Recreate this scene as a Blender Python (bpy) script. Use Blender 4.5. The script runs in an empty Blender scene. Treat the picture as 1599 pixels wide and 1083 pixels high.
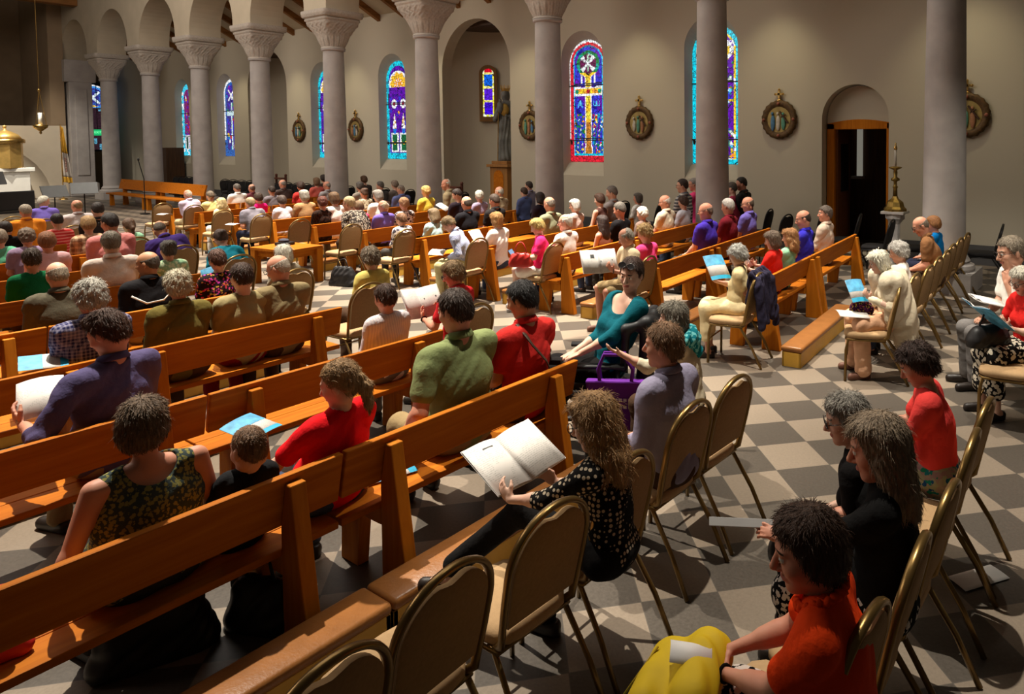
import bpy, math, random
import numpy as np
from mathutils import Vector, Matrix, geometry

# ------------------------------------------------------------------ camera, world, light, exposure
SC = bpy.context.scene
COL = SC.collection
PI = math.pi
CAM_H = 2.327
cd = bpy.data.cameras.new('camera'); cam = bpy.data.objects.new('camera', cd); COL.objects.link(cam)
YAW, PITCH, ROLL = -0.9639322764, -0.0454135568, -0.0068773603
_f = np.array([math.cos(PITCH)*math.cos(YAW), math.cos(PITCH)*math.sin(YAW), math.sin(PITCH)])
_r = np.cross(_f, [0, 0, 1]); _r /= np.linalg.norm(_r); _u = np.cross(_r, _f)
_r2 = _r*math.cos(ROLL)+_u*math.sin(ROLL); _u2 = -_r*math.sin(ROLL)+_u*math.cos(ROLL)
M = Matrix(((_r2[0], _u2[0], -_f[0], 0), (_r2[1], _u2[1], -_f[1], 0), (_r2[2], _u2[2], -_f[2], CAM_H), (0, 0, 0, 1)))
cam.matrix_world = M
cd.sensor_width = 36.0; cd.lens = 1109.514/1599*36
cd.shift_x = (799.5-1011.633)/1599; cd.shift_y = (267.6235-541.5)/1599
cd.clip_start = 0.05; cd.clip_end = 200
SC.camera = cam
vs = SC.view_settings
vs.view_transform = 'Standard'; vs.look = 'None'; vs.gamma = 1.0; vs.exposure = 0.42; vs.use_curve_mapping = False

w = bpy.data.worlds.new('world'); SC.world = w; w.use_nodes = True
w.node_tree.nodes['Background'].inputs[0].default_value = (1.0, 0.82, 0.62, 1)
w.node_tree.nodes['Background'].inputs[1].default_value = 0.022

def spot(name, loc, target, power, size_deg, blend=0.5, col=(1, .82, .6), radius=.06):
    l = bpy.data.lights.new(name, 'SPOT'); l.energy = power; l.color = col
    l.spot_size = math.radians(size_deg); l.spot_blend = blend; l.shadow_soft_size = radius
    o = bpy.data.objects.new(name, l); COL.objects.link(o); o.location = loc
    o.rotation_euler = (Vector(target)-Vector(loc)).to_track_quat('-Z', 'Y').to_euler()
    return o
def area(name, loc, target, power, sx, sy, col=(1, .85, .66)):
    l = bpy.data.lights.new(name, 'AREA'); l.energy = power; l.color = col; l.shape = 'RECTANGLE'; l.size = sx; l.size_y = sy
    o = bpy.data.objects.new(name, l); COL.objects.link(o); o.location = loc
    o.rotation_euler = (Vector(target)-Vector(loc)).to_track_quat('-Z', 'Y').to_euler()
    return o
# downlights in the nave roof, plus a fill spot added for the right column
WARM = (1, .925, .79)
for (x, y, tx, ty, p, a) in [(5.0, -8.6, 4.3, -8.6, 4000, 48), (8.6, -7.4, 7.9, -7.8, 10500, 42), (12.6, -7.8, 12.2, -8.2, 8600, 42), (16.6, -7.6, 16.2, -7.8, 6000, 42),
                             (21.0, -7.5, 20.5, -7.8, 4600, 44), (2.6, -4.9, 1.5, -4.9, 2700, 46), (7.4, -3.0, 5.2, -2.9, 5600, 44), (-1.5, -3.5, 1.6, -10.2, 1500, 34), (12.0, -3.2, 9.6, -3.2, 4200, 46), (17, -4.2, 15.0, -4.2, 3800, 46),
                             (27, -7, 26, -7.5, 3200, 50), (35.0, -8.0, 37.4, -8.8, 4200, 26), (33, -5.5, 38.5, -9.5, 1700, 50), (1.8, -8.0, 1.2, -7.4, 1100, 46)]:
    spot('nave_downlight_and_fill', (x, y, 9.5), (tx, ty, 0), p, a, .6, WARM)
# aisle lamps above the stations and along the aisle vault
for x in (6.3, 9.9, 13.55, 17.4, 21.6, 25.1, 2.6, 29, 33.0):
    spot('aisle_wall_washer', (x, -12.75, 6.05), (x, -13.95, .4), 112, 76, 1.0, (1, .88, .57), .12)
# broad soft fill lights, added above the nave and on its unseen left side
area('nave_ceiling_fill', (16, -6.5, 11.5), (16, -7.5, 0), 760, 22, 8, (1, .92, .82))
area('nave_side_fill', (21, 1.5, 9.5), (16, -12, 5.0), 850, 18, 3, (1, .86, .74))

# ------------------------------------------------------------------ materials
MATS = {}
def nd(nt, t, **kw):
    n = nt.nodes.new(t)
    for k, v in kw.items(): setattr(n, k, v)
    return n
def lk(nt, a, b): nt.links.new(a, b)
def base_mat(name, rough=.7, metal=0, spec=.3):
    m = bpy.data.materials.new(name); m.use_nodes = True
    b = m.node_tree.nodes['Principled BSDF']
    b.inputs['Roughness'].default_value = rough; b.inputs['Metallic'].default_value = metal
    b.inputs['Specular IOR Level'].default_value = spec
    return m, m.node_tree, b
def c4(c): return (c[0], c[1], c[2], 1)
def srgb(r, g, b):
    f = lambda v: (v/255/12.92) if v/255 <= .04045 else ((v/255+.055)/1.055)**2.4
    return (f(r), f(g), f(b))
def noisy(name, c, amt=.15, scale=8, rough=.8, metal=0, bump=0, bscale=60, spec=.3, stretch=(1, 1, 1), coord='Object'):
    """plain colour broken up by noise, optional noise bump"""
    key = ('noisy', name)
    if key in MATS: return MATS[key]
    m, nt, b = base_mat(name, rough, metal, spec)
    tc = nd(nt, 'ShaderNodeTexCoord'); mp = nd(nt, 'ShaderNodeMapping'); mp.inputs['Scale'].default_value = stretch
    lk(nt, tc.outputs[coord], mp.inputs[0])
    n = nd(nt, 'ShaderNodeTexNoise'); n.inputs['Scale'].default_value = scale; n.inputs['Detail'].default_value = 4
    lk(nt, mp.outputs[0], n.inputs['Vector'])
    r = nd(nt, 'ShaderNodeValToRGB')
    r.color_ramp.elements[0].color = c4([v*(1-amt) for v in c]); r.color_ramp.elements[1].color = c4([min(1, v*(1+amt)) for v in c])
    r.color_ramp.elements[0].position = .3; r.color_ramp.elements[1].position = .7
    lk(nt, n.outputs['Fac'], r.inputs[0]); lk(nt, r.outputs[0], b.inputs['Base Color'])
    if bump:
        n2 = nd(nt, 'ShaderNodeTexNoise'); n2.inputs['Scale'].default_value = bscale; n2.inputs['Detail'].default_value = 3
        lk(nt, mp.outputs[0], n2.inputs['Vector'])
        bp = nd(nt, 'ShaderNodeBump'); bp.inputs['Strength'].default_value = bump; bp.inputs['Distance'].default_value = .01
        lk(nt, n2.outputs['Fac'], bp.inputs['Height']); lk(nt, bp.outputs[0], b.inputs['Normal'])
    MATS[key] = m; return m
def wood(name, c1, c2, axis=1, rough=.42, spec=.35):
    key = ('wood', name)
    if key in MATS: return MATS[key]
    m, nt, b = base_mat(name, rough, 0, spec)
    tc = nd(nt, 'ShaderNodeTexCoord'); mp = nd(nt, 'ShaderNodeMapping')
    s = [14, 14, 14]; s[axis] = .9; mp.inputs['Scale'].default_value = s
    lk(nt, tc.outputs['Object'], mp.inputs[0])
    n = nd(nt, 'ShaderNodeTexNoise'); n.inputs['Scale'].default_value = 1.6; n.inputs['Detail'].default_value = 5; n.inputs['Distortion'].default_value = .6
    lk(nt, mp.outputs[0], n.inputs['Vector'])
    r = nd(nt, 'ShaderNodeValToRGB'); r.color_ramp.elements[0].position = .32; r.color_ramp.elements[1].position = .68
    r.color_ramp.elements[0].color = c4(c1); r.color_ramp.elements[1].color = c4(c2)
    lk(nt, n.outputs['Fac'], r.inputs[0]); lk(nt, r.outputs[0], b.inputs['Base Color'])
    MATS[key] = m; return m
def fabric(kind, c1, c2=None, sc=1.0):
    """cloth: plain / plaid / stripe / dots / floral / spots"""
    key = ('fab', kind, tuple(c1), tuple(c2) if c2 else None, sc)
    if key in MATS: return MATS[key]
    m, nt, b = base_mat('cloth_'+kind, .9, 0, .12)
    tc = nd(nt, 'ShaderNodeTexCoord')
    out = None
    if kind == 'plain':
        n = nd(nt, 'ShaderNodeTexNoise'); n.inputs['Scale'].default_value = 14; lk(nt, tc.outputs['Object'], n.inputs['Vector'])
        r = nd(nt, 'ShaderNodeValToRGB'); r.color_ramp.elements[0].color = c4([v*.86 for v in c1]); r.color_ramp.elements[1].color = c4([min(1, v*1.1) for v in c1])
        lk(nt, n.outputs['Fac'], r.inputs[0]); out = r.outputs[0]
    elif kind in ('plaid', 'stripe', 'hstripe'):
        mx = None
        axes = {'plaid': (0, 1, 2), 'stripe': (1,), 'hstripe': (2,)}[kind]
        sp = nd(nt, 'ShaderNodeSeparateXYZ'); lk(nt, tc.outputs['Object'], sp.inputs[0])
        acc = None
        for a in axes:
            mu = nd(nt, 'ShaderNodeMath', operation='MULTIPLY'); mu.inputs[1].default_value = 2*PI*sc; lk(nt, sp.outputs[a], mu.inputs[0])
            si = nd(nt, 'ShaderNodeMath', operation='SINE'); lk(nt, mu.outputs[0], si.inputs[0])
            g = nd(nt, 'ShaderNodeMath', operation='GREATER_THAN'); g.inputs[1].default_value = .25; lk(nt, si.outputs[0], g.inputs[0])
            if acc is None: acc = g.outputs[0]
            else:
                ad = nd(nt, 'ShaderNodeMath', operation='ADD'); lk(nt, acc, ad.inputs[0]); lk(nt, g.outputs[0], ad.inputs[1]); acc = ad.outputs[0]
        dv = nd(nt, 'ShaderNodeMath', operation='DIVIDE'); dv.inputs[1].default_value = len(axes); lk(nt, acc, dv.inputs[0])
        r = nd(nt, 'ShaderNodeValToRGB'); r.color_ramp.elements[0].color = c4(c1); r.color_ramp.elements[1].color = c4(c2)
        lk(nt, dv.outputs[0], r.inputs[0]); out = r.outputs[0]
    else:
        v = nd(nt, 'ShaderNodeTexVoronoi'); v.inputs['Scale'].default_value = 30*sc; lk(nt, tc.outputs['Object'], v.inputs['Vector'])
        r = nd(nt, 'ShaderNodeValToRGB'); r.color_ramp.interpolation = 'CONSTANT'
        th = {'dots': .36, 'floral': .42, 'spots': .5}[kind]
        r.color_ramp.elements[0].color = c4(c2); r.color_ramp.elements[1].position = th; r.color_ramp.elements[1].color = c4(c1)
        if kind == 'dots': v.inputs['Randomness'].default_value = .25
        if kind != 'dots':
            n = nd(nt, 'ShaderNodeTexNoise'); n.inputs['Scale'].default_value = 55*sc; lk(nt, tc.outputs['Object'], n.inputs['Vector'])
            ad = nd(nt, 'ShaderNodeMath', operation='MULTIPLY_ADD'); ad.inputs[1].default_value = .9; ad.inputs[2].default_value = -.42
            lk(nt, n.outputs['Fac'], ad.inputs[0])
            a2 = nd(nt, 'ShaderNodeMath', operation='ADD'); lk(nt, v.outputs['Distance'], a2.inputs[0]); lk(nt, ad.outputs[0], a2.inputs[1])
            lk(nt, a2.outputs[0], r.inputs[0])
        else: lk(nt, v.outputs['Distance'], r.inputs[0])
        out = r.outputs[0]
        if kind == 'floral':   # every other bloom in its own colour
            hs = nd(nt, 'ShaderNodeHueSaturation'); hs.inputs['Saturation'].default_value = 1.0
            sc3 = nd(nt, 'ShaderNodeSeparateColor'); lk(nt, v.outputs['Color'], sc3.inputs[0])
            mr = nd(nt, 'ShaderNodeMapRange'); mr.inputs[3].default_value = .38; mr.inputs[4].default_value = .62; lk(nt, sc3.outputs[0], mr.inputs[0])
            lk(nt, mr.outputs[0], hs.inputs['Hue']); lk(nt, out, hs.inputs['Color']); out = hs.outputs[0]
    lk(nt, out, b.inputs['Base Color'])
    n2 = nd(nt, 'ShaderNodeTexNoise'); n2.inputs['Scale'].default_value = 22; n2.inputs['Detail'].default_value = 3; lk(nt, tc.outputs['Object'], n2.inputs['Vector'])
    bp = nd(nt, 'ShaderNodeBump'); bp.inputs['Strength'].default_value = .35; bp.inputs['Distance'].default_value = .02
    lk(nt, n2.outputs['Fac'], bp.inputs['Height']); lk(nt, bp.outputs[0], b.inputs['Normal'])
    MATS[key] = m; return m
def hair_mat(c):
    key = ('hair', tuple(c))
    if key in MATS: return MATS[key]
    m, nt, b = base_mat('hair', .55, 0, .35)
    tc = nd(nt, 'ShaderNodeTexCoord'); mp = nd(nt, 'ShaderNodeMapping'); mp.inputs['Scale'].default_value = (70, 70, 9)
    lk(nt, tc.outputs['Object'], mp.inputs[0])
    n = nd(nt, 'ShaderNodeTexNoise'); n.inputs['Scale'].default_value = 1.6; n.inputs['Detail'].default_value = 4; n.inputs['Distortion'].default_value = .8
    lk(nt, mp.outputs[0], n.inputs['Vector'])
    r = nd(nt, 'ShaderNodeValToRGB'); r.color_ramp.elements[0].position = .3; r.color_ramp.elements[1].position = .72
    r.color_ramp.elements[0].color = c4([v*.6 for v in c]); r.color_ramp.elements[1].color = c4([min(1, v*1.5) for v in c])
    lk(nt, n.outputs['Fac'], r.inputs[0]); lk(nt, r.outputs[0], b.inputs['Base Color'])
    bp = nd(nt, 'ShaderNodeBump'); bp.inputs['Strength'].default_value = .8; bp.inputs['Distance'].default_value = .012
    lk(nt, n.outputs['Fac'], bp.inputs['Height']); lk(nt, bp.outputs[0], b.inputs['Normal'])
    MATS[key] = m; return m
def skin_mat(c):
    key = ('skin', tuple(c))
    if key in MATS: return MATS[key]
    m, nt, b = base_mat('skin', .55, 0, .35)
    tc = nd(nt, 'ShaderNodeTexCoord')
    n = nd(nt, 'ShaderNodeTexNoise'); n.inputs['Scale'].default_value = 9; n.inputs['Detail'].default_value = 5; lk(nt, tc.outputs['Object'], n.inputs['Vector'])
    r = nd(nt, 'ShaderNodeValToRGB'); r.color_ramp.elements[0].position = .35; r.color_ramp.elements[1].position = .7
    r.color_ramp.elements[0].color = c4((c[0]*.97, c[1]*.82, c[2]*.78)); r.color_ramp.elements[1].color = c4(c)
    lk(nt, n.outputs['Fac'], r.inputs[0]); lk(nt, r.outputs[0], b.inputs['Base Color'])
    b.inputs['Subsurface Weight'].default_value = 0.0
    MATS[key] = m; return m
def emis(name, c, s):
    key = ('em', name)
    if key in MATS: return MATS[key]
    m, nt, b = base_mat(name, .5); b.inputs['Base Color'].default_value = c4(c)
    b.inputs['Emission Color'].default_value = c4(c); b.inputs['Emission Strength'].default_value = s
    MATS[key] = m; return m

# ------------------------------------------------------------------ meshes
def np_mesh(name, V, faces):
    """faces: int array (n,k) of one size, or a list of such arrays"""
    if isinstance(faces, np.ndarray): faces = [faces]
    me = bpy.data.meshes.new(name)
    V = np.asarray(V, dtype=np.float32); me.vertices.add(len(V)); me.vertices.foreach_set('co', V.ravel())
    idx = np.concatenate([f.ravel() for f in faces]).astype(np.int32)
    tot = np.concatenate([np.full(len(f), f.shape[1], np.int32) for f in faces])
    me.loops.add(len(idx)); me.loops.foreach_set('vertex_index', idx)
    me.polygons.add(len(tot)); st = np.concatenate([[0], np.cumsum(tot)[:-1]]).astype(np.int32)
    me.polygons.foreach_set('loop_start', st); me.polygons.foreach_set('loop_total', tot)
    me.update(calc_edges=True)
    return me
def put(name, me, mat=None, parent=None, smooth=True, loc=None):
    o = bpy.data.objects.new(name, me); COL.objects.link(o)
    if parent is not None: o.parent = parent
    if loc is not None: o.location = loc
    for m in (mat if isinstance(mat, (list, tuple)) else [mat]):
        if m is not None: me.materials.append(m)
    me.polygons.foreach_set('use_smooth', np.full(len(me.polygons), smooth))
    return o
def empty(name, loc=(0, 0, 0), rz=0):
    o = bpy.data.objects.new(name, None); COL.objects.link(o); o.location = loc; o.rotation_euler = (0, 0, rz)
    o.empty_display_size = .1; return o
def tag(o, label, cat, group=None, kind=None):
    if label: o['label'] = label
    if cat: o['category'] = cat
    if group: o['group'] = group
    if kind: o['kind'] = kind
    return o
def dup(root, loc, rz, label=None, group=None):
    r = root.copy(); COL.objects.link(r); r.location = loc; r.rotation_euler = (0, 0, rz)
    if label: r['label'] = label
    if group: r['group'] = group
    for ch in list(root.children):
        c = ch.copy(); COL.objects.link(c); c.parent = r
        for g in list(ch.children):
            d = g.copy(); COL.objects.link(d); d.parent = c
    return r
class MB:
    """collects polygons into one mesh"""
    def __init__(s): s.v = []; s.f = []
    def add(s, v, f):
        n = len(s.v); s.v += [tuple(map(float, p)) for p in v]; s.f += [tuple(i+n for i in q) for q in f]; return s
    def box(s, lo, hi):
        x0, y0, z0 = lo; x1, y1, z1 = hi
        return s.add([(x0, y0, z0), (x1, y0, z0), (x1, y1, z0), (x0, y1, z0), (x0, y0, z1), (x1, y0, z1), (x1, y1, z1), (x0, y1, z1)],
                     [(0, 3, 2, 1), (4, 5, 6, 7), (0, 1, 5, 4), (1, 2, 6, 5), (2, 3, 7, 6), (3, 0, 4, 7)])
    def prism(s, poly, axis, a, b):
        """closed 2-D outline extruded along an axis (0,1,2); outline coords are the other two axes in order"""
        n = len(poly)
        def p3(p, t):
            q = list(p); q.insert(axis, t); return q
        v = [p3(p, a) for p in poly]+[p3(p, b) for p in poly]
        f = [tuple(range(n))[::-1], tuple(range(n, 2*n))]+[(i, (i+1) % n, n+(i+1) % n, n+i) for i in range(n)]
        return s.add(v, f)
    def lathe(s, prof, c=(0, 0, 0), n=24, ang0=0, ang1=2*PI):
        full = abs(ang1-ang0-2*PI) < 1e-6; m = n if full else n+1; v = []; f = []
        for (r_, z) in prof:
            for i in range(m):
                a = ang0+(ang1-ang0)*i/n; v.append((c[0]+r_*math.cos(a), c[1]+r_*math.sin(a), c[2]+z))
        for j in range(len(prof)-1):
            for i in range(n):
                i2 = (i+1) % m; f.append((j*m+i, j*m+i2, (j+1)*m+i2, (j+1)*m+i))
        if full:
            if prof[0][0] > 1e-6: f.append(tuple(range(m))[::-1])
            if prof[-1][0] > 1e-6: f.append(tuple((len(prof)-1)*m+i for i in range(m)))
        return s.add(v, f)
    def tube(s, pts, r, n=8, cap=True, closed=False, flat=None):
        """round tube along a polyline; r one radius or a list; flat=(a,b) for an elliptic section"""
        P = [Vector(p) for p in pts]; k = len(P); v = []; f = []; up = None
        for i, p in enumerate(P):
            if closed: t = P[(i+1) % k]-P[i-1]
            else: t = P[min(i+1, k-1)]-P[max(i-1, 0)]
            t = t.normalized() if t.length > 1e-9 else Vector((0, 0, 1))
            if up is None:
                up = Vector((0, 0, 1)) if abs(t.z) < .9 else Vector((1, 0, 0))
            a = (up-t*up.dot(t)); a = a.normalized() if a.length > 1e-6 else t.orthogonal().normalized(); up = a; b = t.cross(a)
            rr = r[i] if isinstance(r, (list, tuple)) else r
            for j in range(n):
                an = 2*PI*j/n; v.append(p+a*(rr*math.cos(an)*(flat[0] if flat else 1))+b*(rr*math.sin(an)*(flat[1] if flat else 1)))
        for i in range(k if closed else k-1):
            i2 = (i+1) % k
            for j in range(n):
                j2 = (j+1) % n; f.append((i*n+j, i*n+j2, i2*n+j2, i2*n+j))
        if cap and not closed: f += [tuple(range(n))[::-1], tuple((k-1)*n+j for j in range(n))]
        return s.add(v, f)
    def ball(s, c, r, n=12, m=8):
        if not isinstance(r, (tuple, list)): r = (r, r, r)
        v = []; f = []
        for j in range(m+1):
            th = PI*j/m
            for i in range(n):
                a = 2*PI*i/n; v.append((c[0]+r[0]*math.sin(th)*math.cos(a), c[1]+r[1]*math.sin(th)*math.sin(a), c[2]+r[2]*math.cos(th)))
        for j in range(m):
            for i in range(n): f.append((j*n+i, (j+1)*n+i, (j+1)*n+(i+1) % n, j*n+(i+1) % n))
        return s.add(v, f)
    def build(s, name, mat=None, parent=None, smooth=False, bevel=0, loc=None):
        me = bpy.data.meshes.new(name); me.from_pydata(s.v, [], s.f); me.update()
        o = put(name, me, mat, parent, smooth, loc)
        if bevel:
            md = o.modifiers.new('bevel', 'BEVEL'); md.width = bevel; md.segments = 2; md.limit_method = 'ANGLE'
        return o
def auto_smooth(o, deg=40):
    me = o.data
    try: me.set_sharp_from_angle(angle=math.radians(deg))
    except Exception: pass
    return o
def structure(o): o['kind'] = 'structure'; return o

# ------------------------------------------------------------------ signed-distance modelling, meshed by surface nets
OFF8 = np.array([(i, j, k) for i in (0, 1) for j in (0, 1) for k in (0, 1)])
EDG = [(a, b) for a in range(8) for b in range(a+1, 8) if abs(OFF8[a]-OFF8[b]).sum() == 1]
def surfnet(F, o, h):
    S = F < 0
    nx, ny, nz = F.shape
    cnt = np.zeros((nx-1, ny-1, nz-1), np.int8)
    for (i, j, k) in OFF8: cnt += S[i:nx-1+i, j:ny-1+j, k:nz-1+k]
    act = (cnt > 0) & (cnt < 8)
    ids = np.argwhere(act); idx = np.full(act.shape, -1, np.int32); idx[act] = np.arange(len(ids))
    cv = np.stack([F[ids[:, 0]+a, ids[:, 1]+b, ids[:, 2]+c] for a, b, c in OFF8], 1)
    acc = np.zeros((len(ids), 3)); wt = np.zeros(len(ids))
    for a, b in EDG:
        va, vb = cv[:, a], cv[:, b]; mk = (va < 0) != (vb < 0)
        t = np.where(mk, va/np.where(mk, va-vb, 1), 0)
        acc += mk[:, None]*(OFF8[a]+t[:, None]*(OFF8[b]-OFF8[a])); wt += mk
    V = np.asarray(o)+h*(ids+acc/np.maximum(wt, 1)[:, None])
    Q = []
    for ax in range(3):
        s0 = [slice(None)]*3; s1 = [slice(None)]*3; s0[ax] = slice(0, -1); s1[ax] = slice(1, None)
        df = S[tuple(s0)] != S[tuple(s1)]
        p = np.argwhere(df); b_, c_ = [a for a in range(3) if a != ax]
        p = p[(p[:, b_] > 0) & (p[:, c_] > 0) & (p[:, b_] < F.shape[b_]-1) & (p[:, c_] < F.shape[c_]-1)]
        if not len(p): continue
        eb = np.zeros(3, int); eb[b_] = 1; ec = np.zeros(3, int); ec[c_] = 1
        q = np.stack([idx[tuple((p-eb-ec).T)], idx[tuple((p-ec).T)], idx[tuple(p.T)], idx[tuple((p-eb).T)]], 1)
        flip = S[tuple(p.T)] if ax != 1 else ~S[tuple(p.T)]
        q[~flip] = q[~flip][:, ::-1]
        Q.append(q)
    return V, np.concatenate(Q)
def smin(a, b, k):
    if k <= 0: return np.minimum(a, b)
    h = np.clip(.5+.5*(b-a)/k, 0, 1); return b+(a-b)*h-k*h*(1-h)
class SDF:
    def __init__(s): s.p = []
    def cap(s, a, b, ra, rb=None, k=.02):
        s.p.append(('c', np.array(a, float), np.array(b, float), ra, ra if rb is None else rb, k)); return s
    def path(s, pts, rs, k=.01):
        for i in range(len(pts)-1): s.cap(pts[i], pts[i+1], rs[i], rs[i+1], k)
        return s
    def ell(s, c, r, R=None, k=.02, cut=False):
        s.p.append(('e', np.array(c, float), np.array(r, float), np.eye(3) if R is None else np.array(R), cut, k)); return s
    def bounds(s):
        lo = np.full(3, 9e9); hi = -lo
        for q in s.p:
            if q[0] == 'c':
                m = max(q[3], q[4]); lo = np.minimum(lo, np.minimum(q[1], q[2])-m); hi = np.maximum(hi, np.maximum(q[1], q[2])+m)
            elif not q[4]:
                e = np.sqrt(((q[3]*q[2][None, :])**2).sum(1)); lo = np.minimum(lo, q[1]-e); hi = np.maximum(hi, q[1]+e)
        return lo, hi
    def mesh(s, h, post=None, pad=.03):
        lo, hi = s.bounds(); lo = lo-pad; hi = hi+pad
        n = np.ceil((hi-lo)/h).astype(int)+1
        ax = [(lo[i]+h*np.arange(n[i])).astype(np.float32) for i in range(3)]
        F = np.full(n, .15, np.float32)
        for q in s.p:
            k = q[5]
            if q[0] == 'c': m = max(q[3], q[4]); a = np.minimum(q[1], q[2])-m; b = np.maximum(q[1], q[2])+m
            else: e = np.sqrt(((q[3]*q[2][None, :])**2).sum(1)); a = q[1]-e; b = q[1]+e
            g = k+2*h+.012
            i0 = np.clip(np.floor((a-g-lo)/h).astype(int), 0, n-1); i1 = np.clip(np.ceil((b+g-lo)/h).astype(int)+1, 1, n)
            if (i1 <= i0).any(): continue
            sl = tuple(slice(i0[t], i1[t]) for t in range(3))
            X = ax[0][sl[0]][:, None, None]; Y = ax[1][sl[1]][None, :, None]; Z = ax[2][sl[2]][None, None, :]
            if q[0] == 'c':
                d = q[2]-q[1]; dd = max(float(d@d), 1e-10)
                px, py, pz = X-q[1][0], Y-q[1][1], Z-q[1][2]
                t = np.clip((px*d[0]+py*d[1]+pz*d[2])/dd, 0, 1)
                D = np.sqrt((px-t*d[0])**2+(py-t*d[1])**2+(pz-t*d[2])**2)-(q[3]+(q[4]-q[3])*t)
                F[sl] = smin(F[sl], D, k)
            else:
                R = q[3]; r = q[2]
                px, py, pz = X-q[1][0], Y-q[1][1], Z-q[1][2]
                u = [(px*R[0, i]+py*R[1, i]+pz*R[2, i])/r[i] for i in range(3)]
                k0 = np.sqrt(u[0]**2+u[1]**2+u[2]**2); k1 = np.sqrt((u[0]/r[0])**2+(u[1]/r[1])**2+(u[2]/r[2])**2)+1e-6
                D = k0*(k0-1)/k1
                if q[4]: F[sl] = -smin(-F[sl], D, k)
                else: F[sl] = smin(F[sl], D, k)
        if post is not None:
            F = post(ax[0][:, None, None], ax[1][None, :, None], ax[2][None, None, :], F).astype(np.float32)
        F[0] = F[-1] = .1; F[:, 0] = F[:, -1] = .1; F[:, :, 0] = F[:, :, -1] = .1
        return surfnet(F, lo, h)
def rotm(yaw, pitch, roll=0):
    """columns: forward, left, up after yaw (left +), pitch (down +), roll"""
    cy, sy = math.cos(yaw), math.sin(yaw); cp, sp = math.cos(pitch), math.sin(pitch); cr, sr = math.cos(roll), math.sin(roll)
    Rz = np.array([[cy, -sy, 0], [sy, cy, 0], [0, 0, 1]]); Ry = np.array([[cp, 0, sp], [0, 1, 0], [-sp, 0, cp]]); Rx = np.array([[1, 0, 0], [0, cr, -sr], [0, sr, cr]])
    return Rz@Ry@Rx

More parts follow.
